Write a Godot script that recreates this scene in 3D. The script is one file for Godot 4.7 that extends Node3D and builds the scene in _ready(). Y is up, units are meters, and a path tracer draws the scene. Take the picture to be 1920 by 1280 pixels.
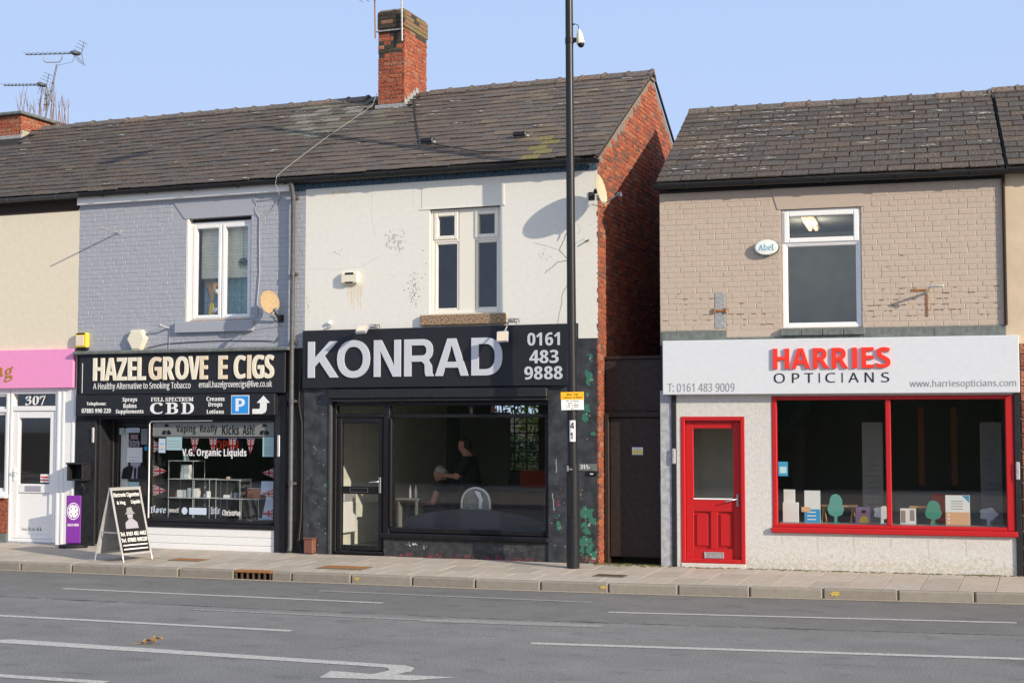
extends Node3D
# A row of small shops seen from across a main road, low spring sun from the right.
# K frame = world axes (facade of the terrace in the plane z = 0); H frame = the opticians' block, turned 5 degrees.

var M := {}
var TX := {}
var MESH := {}
var rng := RandomNumberGenerator.new()
var names := {}
var KF := Transform3D()
var HF := Transform3D(Basis(Vector3.UP, deg_to_rad(5.0)), Vector3(0.93, 0, 0))
# mean of each pattern, so that a material's colour is its average colour
const TONE := {"mottle": 0.9, "faint": 0.965, "grime": 0.78, "soot": 0.53, "lichen": 0.62, "grain": 0.86, "speck": 0.8, "stone": 0.7, "fleck": 0.52, "fleck_h": 0.38}
const EYE := Vector3(6.27, 1.93, 19.89)
const GY := -0.06      # pavement at the house fronts
const RY := -0.23      # road surface


class Bld:
	var v := PackedVector3Array()
	var n := PackedVector3Array()
	var u := PackedVector2Array()
	var t := Transform3D()

	func tri(a: Vector3, b: Vector3, c: Vector3, ua := Vector2.ZERO, ub := Vector2.ZERO, uc := Vector2.ZERO) -> void:
		var A := t * a
		var B := t * b
		var C := t * c
		var m := (B - A).cross(C - A)
		if m.length_squared() < 1e-16:
			return
		m = m.normalized()
		v.append(A); v.append(C); v.append(B)
		n.append(m); n.append(m); n.append(m)
		u.append(ua); u.append(uc); u.append(ub)

	func stri(a: Vector3, b: Vector3, c: Vector3, na: Vector3, nb: Vector3, nc: Vector3) -> void:
		var q := t.basis.inverse().transposed()
		v.append(t * a); v.append(t * c); v.append(t * b)
		n.append((q * na).normalized()); n.append((q * nc).normalized()); n.append((q * nb).normalized())
		u.append(Vector2.ZERO); u.append(Vector2.ZERO); u.append(Vector2.ZERO)

	func quad(a: Vector3, b: Vector3, c: Vector3, d: Vector3) -> void:
		tri(a, b, c, Vector2(0, 1), Vector2(1, 1), Vector2(1, 0))
		tri(a, c, d, Vector2(0, 1), Vector2(1, 0), Vector2(0, 0))

	func uvquad(a: Vector3, b: Vector3, c: Vector3, d: Vector3, r: Rect2) -> void:
		var p := r.position
		var e := r.end
		tri(a, b, c, Vector2(p.x, e.y), Vector2(e.x, e.y), Vector2(e.x, p.y))
		tri(a, c, d, Vector2(p.x, e.y), Vector2(e.x, p.y), Vector2(p.x, p.y))

	func box(p: Vector3, q: Vector3, ch := 0.0) -> Bld:
		var lo := Vector3(minf(p.x, q.x), minf(p.y, q.y), minf(p.z, q.z))
		var hi := Vector3(maxf(p.x, q.x), maxf(p.y, q.y), maxf(p.z, q.z))
		var s := hi - lo
		ch = minf(ch, 0.45 * minf(s.x, minf(s.y, s.z)))
		for ax in 3:
			var b := (ax + 1) % 3
			var c := (ax + 2) % 3
			for sd in [0, 1]:
				var pts := []
				for k in [[0, 0], [1, 0], [1, 1], [0, 1]]:
					var w := Vector3()
					w[ax] = hi[ax] if sd else lo[ax]
					w[b] = hi[b] - ch if k[0] else lo[b] + ch
					w[c] = hi[c] - ch if k[1] else lo[c] + ch
					pts.append(w)
				if sd:
					quad(pts[0], pts[1], pts[2], pts[3])
				else:
					quad(pts[3], pts[2], pts[1], pts[0])
		if ch > 0.0:
			for ax in 3:            # edges along ax
				var b := (ax + 1) % 3
				var c := (ax + 2) % 3
				for sb in [0, 1]:
					for sc in [0, 1]:
						var e := []
						for k in [0, 1]:
							var w1 := Vector3()
							var w2 := Vector3()
							w1[ax] = hi[ax] - ch if k else lo[ax] + ch
							w2[ax] = w1[ax]
							w1[b] = hi[b] if sb else lo[b]
							w1[c] = hi[c] - ch if sc else lo[c] + ch
							w2[b] = hi[b] - ch if sb else lo[b] + ch
							w2[c] = hi[c] if sc else lo[c]
							e.append([w1, w2])
						if sb == sc:
							quad(e[0][0], e[0][1], e[1][1], e[1][0])
						else:
							quad(e[0][1], e[0][0], e[1][0], e[1][1])
			for sx in [0, 1]:
				for sy in [0, 1]:
					for sz in [0, 1]:
						var k := Vector3(hi.x if sx else lo.x, hi.y if sy else lo.y, hi.z if sz else lo.z)
						var i := Vector3(-ch if sx else ch, -ch if sy else ch, -ch if sz else ch)
						var a := k + Vector3(0, i.y, i.z)
						var b2 := k + Vector3(i.x, 0, i.z)
						var c2 := k + Vector3(i.x, i.y, 0)
						if (sx + sy + sz) % 2 == 1:
							tri(a, b2, c2)
						else:
							tri(a, c2, b2)
		return self

	func tube(pts: Array, r, sides := 8, caps := true) -> Bld:
		var cnt := pts.size()
		var rings := []
		var up := Vector3.UP
		var d0: Vector3 = (pts[1] - pts[0]).normalized()
		if absf(d0.dot(up)) > 0.9:
			up = Vector3.RIGHT
		var prev_x := up.cross(d0).normalized()
		for i in cnt:
			var d: Vector3
			if i == 0:
				d = pts[1] - pts[0]
			elif i == cnt - 1:
				d = pts[i] - pts[i - 1]
			else:
				d = (pts[i] - pts[i - 1]).normalized() + (pts[i + 1] - pts[i]).normalized()
			d = d.normalized()
			var x := (prev_x - d * prev_x.dot(d)).normalized()
			prev_x = x
			var y := d.cross(x)
			var rr: float = r[i] if r is Array else r
			var ring := []
			for k in sides:
				var a := TAU * k / sides
				var nn := x * cos(a) + y * sin(a)
				ring.append([pts[i] + nn * rr, nn])
			rings.append(ring)
		for i in cnt - 1:
			for k in sides:
				var j := (k + 1) % sides
				var a = rings[i][k]
				var b = rings[i][j]
				var c = rings[i + 1][j]
				var d = rings[i + 1][k]
				stri(a[0], b[0], c[0], a[1], b[1], c[1])
				stri(a[0], c[0], d[0], a[1], c[1], d[1])
		if caps:
			for k in range(1, sides - 1):
				tri(rings[0][0][0], rings[0][k + 1][0], rings[0][k][0])
				tri(rings[cnt - 1][0][0], rings[cnt - 1][k][0], rings[cnt - 1][k + 1][0])
		return self

	# profile: [radius, height] from bottom to top round the local y axis
	func lathe(prof: Array, sides := 16, stretch := Vector3.ONE) -> Bld:
		for i in prof.size() - 1:
			var r0: float = prof[i][0]
			var y0: float = prof[i][1]
			var r1: float = prof[i + 1][0]
			var y1: float = prof[i + 1][1]
			var sl := Vector2(y1 - y0, r0 - r1).normalized()
			for k in sides:
				var a0 := TAU * k / sides
				var a1 := TAU * (k + 1) / sides
				var c0 := Vector3(cos(a0), 0, sin(a0))
				var c1 := Vector3(cos(a1), 0, sin(a1))
				var p := (c0 * r0 + Vector3(0, y0, 0)) * stretch
				var q := (c1 * r0 + Vector3(0, y0, 0)) * stretch
				var s := (c1 * r1 + Vector3(0, y1, 0)) * stretch
				var w := (c0 * r1 + Vector3(0, y1, 0)) * stretch
				var n0 := (c0 * sl.x + Vector3(0, sl.y, 0)) / stretch
				var n1 := (c1 * sl.x + Vector3(0, sl.y, 0)) / stretch
				if r0 > 1e-6:
					stri(p, s, q, n0, n1, n1)
				if r1 > 1e-6:
					stri(p, w, s, n0, n0, n1)
		return self

	func ball(c: Vector3, r: Vector3, seg := 12) -> Bld:
		var keep := t
		t = t * Transform3D(Basis.from_scale(r), c)
		var pr := []
		for i in seg + 1:
			var a := PI * i / seg - PI / 2
			pr.append([cos(a), sin(a)])
		for i in seg:
			for k in seg * 2:
				var q := []
				for w in [[i, k], [i, k + 1], [i + 1, k + 1], [i + 1, k]]:
					var b: float = PI * w[1] / seg
					q.append(Vector3(pr[w[0]][0] * cos(b), pr[w[0]][1], pr[w[0]][0] * sin(b)))
				if i > 0:
					stri(q[0], q[2], q[1], q[0], q[2], q[1])
				if i < seg - 1:
					stri(q[0], q[3], q[2], q[0], q[3], q[2])
		t = keep
		return self

	# polygon in the local xy plane, between z0 and z1
	func slab(poly: PackedVector2Array, z0: float, z1: float) -> Bld:
		if Geometry2D.is_polygon_clockwise(poly):
			poly.reverse()
		var ix := Geometry2D.triangulate_polygon(poly)
		for i in range(0, ix.size(), 3):
			var p := [poly[ix[i]], poly[ix[i + 1]], poly[ix[i + 2]]]
			if (p[1] - p[0]).cross(p[2] - p[0]) < 0.0:
				p = [p[0], p[2], p[1]]
			tri(Vector3(p[0].x, p[0].y, z1), Vector3(p[1].x, p[1].y, z1), Vector3(p[2].x, p[2].y, z1))
			if z1 > z0:
				tri(Vector3(p[0].x, p[0].y, z0), Vector3(p[2].x, p[2].y, z0), Vector3(p[1].x, p[1].y, z0))
		if z1 > z0:
			for i in poly.size():
				var a := poly[i]
				var b := poly[(i + 1) % poly.size()]
				quad(Vector3(a.x, a.y, z0), Vector3(b.x, b.y, z0), Vector3(b.x, b.y, z1), Vector3(a.x, a.y, z1))
		return self

	# a wall x0..x1, y0..y1 between z0 (back) and z1 (front) with rectangular holes [x0,y0,x1,y1]
	func wall(x0: float, x1: float, y0: float, y1: float, z0: float, z1: float, holes := []) -> Bld:
		var xs := [x0, x1]
		var ys := [y0, y1]
		for h in holes:
			for k in [h[0], h[2]]:
				if k > x0 and k < x1 and not xs.has(k): xs.append(k)
			for k in [h[1], h[3]]:
				if k > y0 and k < y1 and not ys.has(k): ys.append(k)
		xs.sort(); ys.sort()
		var solid := func(i: int, j: int) -> bool:
			if i < 0 or j < 0 or i >= xs.size() - 1 or j >= ys.size() - 1: return false
			var cx: float = (xs[i] + xs[i + 1]) / 2
			var cy: float = (ys[j] + ys[j + 1]) / 2
			for h in holes:
				if cx > h[0] and cx < h[2] and cy > h[1] and cy < h[3]: return false
			return true
		for i in xs.size() - 1:
			for j in ys.size() - 1:
				if not solid.call(i, j): continue
				var a: float = xs[i]
				var b: float = xs[i + 1]
				var c: float = ys[j]
				var d: float = ys[j + 1]
				var r := Rect2((a - x0) / (x1 - x0), 1.0 - (d - y0) / (y1 - y0), (b - a) / (x1 - x0), (d - c) / (y1 - y0))
				uvquad(Vector3(a, c, z1), Vector3(b, c, z1), Vector3(b, d, z1), Vector3(a, d, z1), r)
				uvquad(Vector3(b, c, z0), Vector3(a, c, z0), Vector3(a, d, z0), Vector3(b, d, z0), r)
				if not solid.call(i - 1, j): uvquad(Vector3(a, c, z0), Vector3(a, c, z1), Vector3(a, d, z1), Vector3(a, d, z0), r)
				if not solid.call(i + 1, j): uvquad(Vector3(b, c, z1), Vector3(b, c, z0), Vector3(b, d, z0), Vector3(b, d, z1), r)
				if not solid.call(i, j - 1): uvquad(Vector3(a, c, z0), Vector3(b, c, z0), Vector3(b, c, z1), Vector3(a, c, z1), r)
				if not solid.call(i, j + 1): uvquad(Vector3(a, d, z1), Vector3(b, d, z1), Vector3(b, d, z0), Vector3(a, d, z0), r)
		return self

	# a rectangular frame with bevelled bars: outer rect, inner rect
	func frame(x0: float, y0: float, x1: float, y1: float, w: float, z0: float, z1: float, ch := 0.008) -> Bld:
		box(Vector3(x0, y0, z0), Vector3(x0 + w, y1, z1), ch)
		box(Vector3(x1 - w, y0, z0), Vector3(x1, y1, z1), ch)
		box(Vector3(x0 + w, y0, z0), Vector3(x1 - w, y0 + w, z1 - 0.001), ch)
		box(Vector3(x0 + w, y1 - w, z0), Vector3(x1 - w, y1, z1 - 0.001), ch)
		return self

	func add(m: Mesh, x: Transform3D) -> void:
		var ar := m.surface_get_arrays(0)
		var vv: PackedVector3Array = ar[Mesh.ARRAY_VERTEX]
		var nn: PackedVector3Array = ar[Mesh.ARRAY_NORMAL]
		var q := x.basis.inverse().transposed()
		for i in vv.size():
			v.append(x * vv[i]); n.append((q * nn[i]).normalized()); u.append(Vector2.ZERO)

	func mesh() -> ArrayMesh:
		var ar := []
		ar.resize(Mesh.ARRAY_MAX)
		ar[Mesh.ARRAY_VERTEX] = v
		ar[Mesh.ARRAY_NORMAL] = n
		ar[Mesh.ARRAY_TEX_UV] = u
		var m := ArrayMesh.new()
		m.add_surface_from_arrays(Mesh.PRIMITIVE_TRIANGLES, ar)
		return m


func V(x: float, y: float, z: float) -> Vector3:
	return Vector3(x, y, z)

func bld() -> Bld:
	return Bld.new()

func numbered(called: String) -> String:
	if not names.has(called):
		names[called] = 0
		return called
	names[called] += 1
	return "%s_%03d" % [called, names[called]]

func thing(called: String, label: String, category: String, frame := Transform3D(), group := "") -> Node3D:
	var o := Node3D.new()
	o.name = numbered(called)
	add_child(o, true)
	o.transform = frame
	o.set_meta("label", label)
	o.set_meta("category", category)
	if group != "":
		o.set_meta("group", group)
	return o

# moves a finished thing's origin to its base, leaving its parts where they are
func based(o: Node3D, p: Vector3) -> Node3D:
	o.transform = o.transform * Transform3D(Basis(), p)
	for c in o.get_children():
		c.position -= p
	return o

func part(called: String, b, m: Material, parent: Node, label := "") -> MeshInstance3D:
	var o := MeshInstance3D.new()
	o.name = called
	o.mesh = b.mesh() if b is Bld else b
	o.material_override = m
	parent.add_child(o, true)
	if label != "":
		o.set_meta("label", label)
	return o

func structure(called: String, b, m: Material) -> MeshInstance3D:
	var o := part(called, b, m, self)
	o.set_meta("kind", "structure")
	return o

func lin(r: float, g: float, b: float) -> Color:
	return Color(r, g, b).linear_to_srgb()

func noise_tex(sz: int, freq: float, lo: float, hi: float, kind := FastNoiseLite.TYPE_SIMPLEX_SMOOTH, octaves := 4, seed_ := 1, normal := false, bump := 6.0) -> NoiseTexture2D:
	var f := FastNoiseLite.new()
	f.noise_type = kind
	f.frequency = freq
	f.fractal_octaves = octaves
	f.seed = seed_
	var t := NoiseTexture2D.new()
	t.width = sz
	t.height = sz
	t.seamless = true
	t.noise = f
	if normal:
		t.as_normal_map = true
		t.bump_strength = bump
	else:
		var g := Gradient.new()
		g.set_color(0, lin(lo, lo, lo) if lo > 0.0 else Color.BLACK)
		g.set_color(1, lin(hi, hi, hi))
		t.color_ramp = g
	return t

# plain surface with two layers of pattern: mottle (coarse) and grain (fine)
func mk(key: String, c: Color, rough := 0.85, opt := {}) -> StandardMaterial3D:
	var m := StandardMaterial3D.new()
	m.resource_name = key
	var mean := 1.0
	if opt.get("mottle", true):
		mean = TONE[opt.get("coarse", "mottle")] * (TONE[opt.fine] if opt.has("fine") else 1.0)
	var cl := c.srgb_to_linear()
	m.albedo_color = lin(minf(0.93, cl.r / mean), minf(0.93, cl.g / mean), minf(0.93, cl.b / mean))
	m.roughness = rough
	m.metallic = opt.get("metal", 0.0)
	m.metallic_specular = opt.get("spec", 0.4)
	if opt.get("mottle", true):
		m.albedo_texture = TX[opt.get("coarse", "mottle")]
		m.uv1_triplanar = true
		m.uv1_world_triplanar = opt.get("world", true)
		var s: float = opt.get("scale", 0.6)
		m.uv1_scale = Vector3(s, s, s)
		if opt.has("fine"):
			m.detail_enabled = true
			m.detail_blend_mode = BaseMaterial3D.BLEND_MODE_MUL
			m.detail_albedo = TX[opt.fine]
			m.detail_uv_layer = BaseMaterial3D.DETAIL_UV_2
			m.uv2_triplanar = true
			m.uv2_world_triplanar = opt.get("world", true)
			var s2: float = opt.get("fine_scale", 4.0)
			m.uv2_scale = Vector3(s2, s2, s2)
	if opt.has("bump"):
		m.heightmap_enabled = true
		m.heightmap_texture = TX[opt.get("bump_tex", "height")]
		m.heightmap_scale = opt.bump
		if not m.uv1_triplanar:
			m.uv1_triplanar = true
			m.uv1_world_triplanar = true
			m.uv1_scale = Vector3.ONE * float(opt.get("scale", 0.6))
	if opt.has("coat"):
		m.clearcoat_enabled = true
		m.clearcoat = opt.coat
		m.clearcoat_roughness = 0.15
	M[key] = m
	return m

func flat(key: String, c: Color, rough := 0.6, opt := {}) -> StandardMaterial3D:
	opt["mottle"] = false
	return mk(key, c, rough, opt)

func picture_mat(key: String, im: Image, rough := 0.8) -> StandardMaterial3D:
	var m := StandardMaterial3D.new()
	m.resource_name = key
	m.albedo_texture = ImageTexture.create_from_image(im)
	m.texture_repeat = false
	m.roughness = rough
	m.metallic_specular = 0.35
	M[key] = m
	return m

func fontof(which: String, slant := 0.0, bolder := 0.0) -> Font:
	var s := SystemFont.new()
	s.font_names = PackedStringArray([{"s": "Droid Sans", "sb": "Droid Sans", "e": "Droid Serif", "eb": "Droid Serif", "m": "Droid Sans Mono"}[which]])
	if which.ends_with("b"):
		s.font_weight = 700
	if slant == 0.0 and bolder == 0.0:
		return s
	var f := FontVariation.new()
	f.base_font = s
	f.variation_embolden = bolder
	f.variation_transform = Transform2D(Vector2(1, 0), Vector2(slant, 1), Vector2.ZERO)
	return f

# lettering stretched to fill x0..x1, y0..y1 (the extent of its ink) at z, standing depth proud
func letters(called: String, text: String, font: Font, x0: float, x1: float, y0: float, y1: float, z: float, depth: float, m: Material, parent: Node) -> MeshInstance3D:
	if text == "I":      # a plain upright stroke
		return part(called, bld().box(V(x0, y0, z), V(x1, y1, z + depth)), m, parent)
	var t := TextMesh.new()
	t.text = text
	t.font = font
	t.font_size = 48
	t.pixel_size = 0.01
	t.depth = 0.05
	t.curve_step = 1.5
	var o := part(called, t, m, parent)
	var a := t.get_aabb()
	var s := Vector3((x1 - x0) / a.size.x, (y1 - y0) / a.size.y, depth / a.size.z)
	o.transform = Transform3D(Basis.from_scale(s), V(x0, y0, z) - a.position * s)
	return o


func make_textures() -> void:
	TX.mottle = noise_tex(512, 0.012, 0.80, 1.0, FastNoiseLite.TYPE_SIMPLEX_SMOOTH, 6, 3)
	TX.faint = noise_tex(512, 0.05, 0.93, 1.0, FastNoiseLite.TYPE_SIMPLEX_SMOOTH, 5, 17)
	TX.grime = noise_tex(512, 0.02, 0.55, 1.0, FastNoiseLite.TYPE_SIMPLEX_SMOOTH, 6, 11)
	TX.grain = noise_tex(512, 0.35, 0.72, 1.0, FastNoiseLite.TYPE_SIMPLEX, 3, 5)
	TX.speck = noise_tex(512, 0.16, 0.6, 1.0, FastNoiseLite.TYPE_CELLULAR, 2, 7)
	TX.stone = noise_tex(512, 0.30, 0.40, 1.0, FastNoiseLite.TYPE_SIMPLEX, 3, 25)
	TX.height = noise_tex(512, 0.06, 0.0, 1.0, FastNoiseLite.TYPE_SIMPLEX_SMOOTH, 5, 9)
	TX.pebble = noise_tex(512, 0.09, 0.0, 1.0, FastNoiseLite.TYPE_CELLULAR, 2, 13)
	# slate and brick faces: mostly even, with sparse pale lichen and darker flakes
	var li := noise_tex(512, 0.035, 0.0, 1.0, FastNoiseLite.TYPE_SIMPLEX_SMOOTH, 5, 21)
	var g := Gradient.new()
	g.offsets = PackedFloat32Array([0.0, 0.3, 0.62, 0.78, 0.86, 1.0])
	g.colors = PackedColorArray([Color(0.62, 0.62, 0.64), Color(0.75, 0.74, 0.73), Color(0.82, 0.8, 0.78), Color(0.88, 0.86, 0.8), Color(1, 1, 0.95), Color(1, 1, 0.97)])
	li.color_ramp = g
	TX.lichen = li
	var so := noise_tex(512, 0.025, 0.0, 1.0, FastNoiseLite.TYPE_SIMPLEX_SMOOTH, 6, 33)
	var g2 := Gradient.new()
	g2.offsets = PackedFloat32Array([0.0, 0.25, 0.5, 1.0])
	g2.colors = PackedColorArray([Color(0.3, 0.27, 0.26), Color(0.62, 0.6, 0.58), Color(0.85, 0.85, 0.85), Color(1, 1, 1)])
	so.color_ramp = g2
	TX.soot = so
	# slates: many small pale flecks of lichen and droppings
	var fk := noise_tex(512, 0.09, 0.0, 1.0, FastNoiseLite.TYPE_SIMPLEX_SMOOTH, 4, 41)
	var g3 := Gradient.new()
	g3.offsets = PackedFloat32Array([0.0, 0.4, 0.66, 0.70, 1.0])
	g3.colors = PackedColorArray([Color(0.64, 0.64, 0.64), Color(0.70, 0.70, 0.70), Color(0.74, 0.74, 0.74), Color(1, 1, 0.98), Color(1, 1, 1)])
	fk.color_ramp = g3
	TX.fleck = fk
	# the opticians' roof: sparse bright lichen spots
	var fh := noise_tex(512, 0.05, 0.0, 1.0, FastNoiseLite.TYPE_SIMPLEX_SMOOTH, 5, 43)
	var g4 := Gradient.new()
	g4.offsets = PackedFloat32Array([0.0, 0.5, 0.72, 0.77, 1.0])
	g4.colors = PackedColorArray([lin(0.30, 0.30, 0.30), lin(0.36, 0.36, 0.36), lin(0.40, 0.40, 0.39), lin(0.95, 0.95, 0.9), Color(1, 1, 1)])
	fh.color_ramp = g4
	TX.fleck_h = fh


func make_materials() -> void:
	var paint := {"fine": "grain", "fine_scale": 5.0, "scale": 0.5, "bump": 0.12}
	mk("grey_paint", lin(0.385, 0.405, 0.455), 0.75, {"coarse": "faint", "fine": "grain", "fine_scale": 5.0, "scale": 0.4, "bump": 0.18})
	mk("grey_smooth", lin(0.38, 0.40, 0.45), 0.7, {"coarse": "faint", "scale": 0.5, "fine": "grain"})
	mk("tan_paint", lin(0.505, 0.415, 0.34), 0.8, {"coarse": "faint", "fine": "grain", "fine_scale": 5.0, "scale": 0.35, "bump": 0.2})
	mk("tan_smooth", lin(0.495, 0.405, 0.33), 0.8, {"coarse": "faint", "fine": "grain", "scale": 0.4})
	mk("bare_brick", lin(0.22, 0.14, 0.095), 0.95, {"fine": "grain"})
	mk("cream", lin(0.78, 0.70, 0.55), 0.85, {"coarse": "faint", "fine": "grain", "fine_scale": 3.0, "scale": 0.25, "bump": 0.15})
	mk("right_cream", lin(0.62, 0.50, 0.36), 0.85, {"fine": "grain", "fine_scale": 3.0, "scale": 0.3, "bump": 0.15})
	mk("render_white", lin(0.66, 0.63, 0.585), 0.9, {"coarse": "faint", "scale": 1.7, "fine": "grain", "fine_scale": 0.8, "bump": 0.45, "bump_tex": "pebble"})
	mk("white_boards", lin(0.85, 0.85, 0.84), 0.55, {"coarse": "faint", "scale": 0.4})
	mk("upvc", lin(0.86, 0.86, 0.85), 0.35, {"coarse": "faint", "scale": 0.5})
	mk("upvc_cream", lin(0.84, 0.80, 0.70), 0.4, {"coarse": "faint", "scale": 0.6})
	mk("black_paint", lin(0.022, 0.023, 0.026), 0.45, {"scale": 0.8, "fine": "grain", "fine_scale": 3.0, "coarse": "grime"})
	mk("black_gloss", lin(0.014, 0.014, 0.016), 0.3, {"scale": 0.8, "coarse": "grime"})
	mk("black_wood", lin(0.02, 0.02, 0.02), 0.5, {"scale": 1.0, "fine": "grain", "coarse": "grime"})
	mk("sign_black", lin(0.02, 0.021, 0.026), 0.42, {"coarse": "faint", "scale": 0.4})
	mk("gutter_black", lin(0.018, 0.019, 0.02), 0.4, {"scale": 1.0, "coarse": "grime"})
	mk("gutter_grey", lin(0.07, 0.072, 0.076), 0.45, {"scale": 1.0, "coarse": "grime"})
	mk("pipe_grey", lin(0.10, 0.10, 0.105), 0.4, {"scale": 1.0, "coarse": "grime"})
	mk("peeling_blue", lin(0.05, 0.09, 0.14), 0.7, {"scale": 1.6, "coarse": "soot", "fine": "grain"})
	mk("fascia_brown", lin(0.04, 0.025, 0.02), 0.8, {"scale": 1.0})
	mk("old_sill", lin(0.30, 0.21, 0.135), 0.95, {"scale": 2.2, "coarse": "soot", "fine": "speck", "bump": 0.6})
	mk("stone_band", lin(0.16, 0.18, 0.17), 0.85, {"scale": 0.9, "coarse": "grime", "fine": "grain"})
	mk("pink", lin(0.92, 0.33, 0.60), 0.5, {"coarse": "faint", "scale": 0.4})
	mk("sign_white", lin(0.68, 0.705, 0.74), 0.35, {"coarse": "faint", "scale": 0.35})
	mk("door_red", lin(0.50, 0.014, 0.017), 0.42, {"coarse": "faint", "scale": 0.8, "coat": 0.15})
	mk("mortar", lin(0.36, 0.33, 0.28), 0.95, {"fine": "grain"})
	mk("mortar_old", lin(0.22, 0.19, 0.16), 0.95, {"fine": "grain", "coarse": "grime", "scale": 1.2})
	mk("mortar_pale", lin(0.42, 0.38, 0.31), 0.95, {"fine": "grain", "coarse": "grime", "scale": 1.2})
	mk("lead", lin(0.34, 0.35, 0.36), 0.6, {"fine": "grain", "coarse": "grime", "scale": 1.5})
	mk("deck", lin(0.03, 0.028, 0.027), 0.9)
	var bricks := [[0.28, 0.078, 0.042], [0.235, 0.07, 0.042], [0.32, 0.096, 0.048], [0.185, 0.066, 0.045], [0.29, 0.12, 0.075], [0.14, 0.068, 0.052]]
	for i in bricks.size():
		mk("brick%d" % i, lin(bricks[i][0], bricks[i][1], bricks[i][2]), 0.9, {"scale": 1.7, "coarse": "soot", "fine": "grain", "fine_scale": 4.0, "bump": 0.25})
	mk("brick_sooty", lin(0.06, 0.05, 0.042), 0.95, {"scale": 1.7, "coarse": "grime", "fine": "grain"})
	mk("brick_mossy", lin(0.20, 0.16, 0.09), 0.95, {"scale": 1.7, "coarse": "grime", "fine": "grain"})
	mk("brick_oldcap", lin(0.25, 0.14, 0.09), 0.95, {"scale": 1.7, "coarse": "grime", "fine": "grain"})
	var slates := [[0.109, 0.094, 0.084], [0.122, 0.104, 0.09], [0.099, 0.088, 0.081], [0.139, 0.113, 0.094], [0.114, 0.101, 0.094], [0.159, 0.126, 0.1], [0.129, 0.118, 0.107], [0.172, 0.143, 0.108]]
	for i in slates.size():
		mk("slate%d" % i, lin(slates[i][0], slates[i][1], slates[i][2]), 0.78, {"scale": 1.1, "coarse": "lichen", "fine": "fleck", "fine_scale": 1.3, "bump": 0.25})
	for i in slates.size():
		mk("slate_h%d" % i, lin(slates[i][0] * 0.72, slates[i][1] * 0.72, slates[i][2] * 0.72), 0.78, {"scale": 1.1, "coarse": "lichen", "fine": "fleck_h", "fine_scale": 0.8, "bump": 0.25})
	mk("slate_green", lin(0.15, 0.15, 0.12), 0.85, {"scale": 1.1, "coarse": "lichen", "fine": "fleck", "fine_scale": 1.3})
	mk("slate_white", lin(0.19, 0.178, 0.162), 0.85, {"scale": 2.3, "coarse": "soot", "fine": "fleck", "fine_scale": 1.3})
	mk("slate_yellow", lin(0.17, 0.145, 0.06), 0.85, {"scale": 2.3, "coarse": "soot", "fine": "fleck"})
	mk("ridge0", lin(0.125, 0.105, 0.088), 0.85, {"scale": 1.3, "coarse": "soot", "fine": "grain"})
	mk("ridge1", lin(0.155, 0.115, 0.088), 0.85, {"scale": 1.3, "coarse": "soot", "fine": "grain"})
	mk("ridge2", lin(0.11, 0.095, 0.085), 0.85, {"scale": 1.3, "coarse": "soot", "fine": "grain"})
	var slabs := [[0.46, 0.405, 0.33], [0.49, 0.43, 0.355], [0.42, 0.375, 0.31], [0.47, 0.42, 0.36]]
	for i in slabs.size():
		mk("slab%d" % i, lin(slabs[i][0], slabs[i][1], slabs[i][2]), 0.92, {"scale": 0.7, "coarse": "mottle", "fine": "grain", "fine_scale": 2.0, "bump": 0.2})
	mk("joint", lin(0.16, 0.14, 0.11), 0.95, {"fine": "grain"})
	mk("kerb0", lin(0.295, 0.27, 0.23), 0.92, {"scale": 1.3, "coarse": "mottle", "fine": "speck", "fine_scale": 2.2, "bump": 0.3})
	mk("kerb1", lin(0.265, 0.24, 0.205), 0.92, {"scale": 1.3, "coarse": "mottle", "fine": "speck", "fine_scale": 2.2, "bump": 0.3})
	mk("yellow_spray", lin(0.46, 0.34, 0.09), 0.9, {"scale": 3.0, "coarse": "soot"})
	mk("road_paint", lin(0.50, 0.485, 0.44), 0.85, {"scale": 1.6, "coarse": "grime", "fine": "stone", "fine_scale": 0.5})
	mk("worn_paint", lin(0.30, 0.295, 0.275), 0.9, {"scale": 1.3, "coarse": "grime", "fine": "grain", "fine_scale": 0.5})
	mk("kerb_line", lin(0.40, 0.34, 0.255), 0.9, {"scale": 1.2, "coarse": "grime", "fine": "grain", "fine_scale": 0.5})
	mk("earth", lin(0.12, 0.10, 0.07), 0.95, {"fine": "grain"})
	mk("moss", lin(0.16, 0.15, 0.06), 0.95, {"fine": "grain", "coarse": "grime", "scale": 2.0})
	mk("iron", lin(0.09, 0.06, 0.04), 0.7, {"coarse": "grime", "scale": 2.0, "fine": "grain"})
	mk("rust", lin(0.28, 0.13, 0.05), 0.85, {"coarse": "soot", "scale": 3.0, "fine": "grain"})
	mk("galv", lin(0.42, 0.42, 0.42), 0.45, {"metal": 0.4, "coarse": "grime", "scale": 2.0})
	mk("alu", lin(0.62, 0.62, 0.62), 0.35, {"metal": 0.5, "coarse": "mottle", "scale": 2.0})
	mk("steel", lin(0.55, 0.55, 0.56), 0.25, {"metal": 0.9, "mottle": false})
	mk("aerial_dark", lin(0.12, 0.13, 0.16), 0.5, {"mottle": false})
	mk("dish_cream", lin(0.50, 0.45, 0.32), 0.6, {"coarse": "mottle", "scale": 2.0})
	mk("dish_rusty", lin(0.43, 0.31, 0.17), 0.65, {"coarse": "grime", "scale": 2.3})
	mk("gate_brown", lin(0.035, 0.024, 0.020), 0.55, {"coarse": "grime", "scale": 1.0, "fine": "grain"})
	mk("post_black", lin(0.020, 0.021, 0.024), 0.34, {"coarse": "grime", "scale": 1.3})
	mk("grey_render", lin(0.40, 0.41, 0.44), 0.9, {"fine": "grain", "scale": 0.8, "coarse": "grime"})
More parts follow.
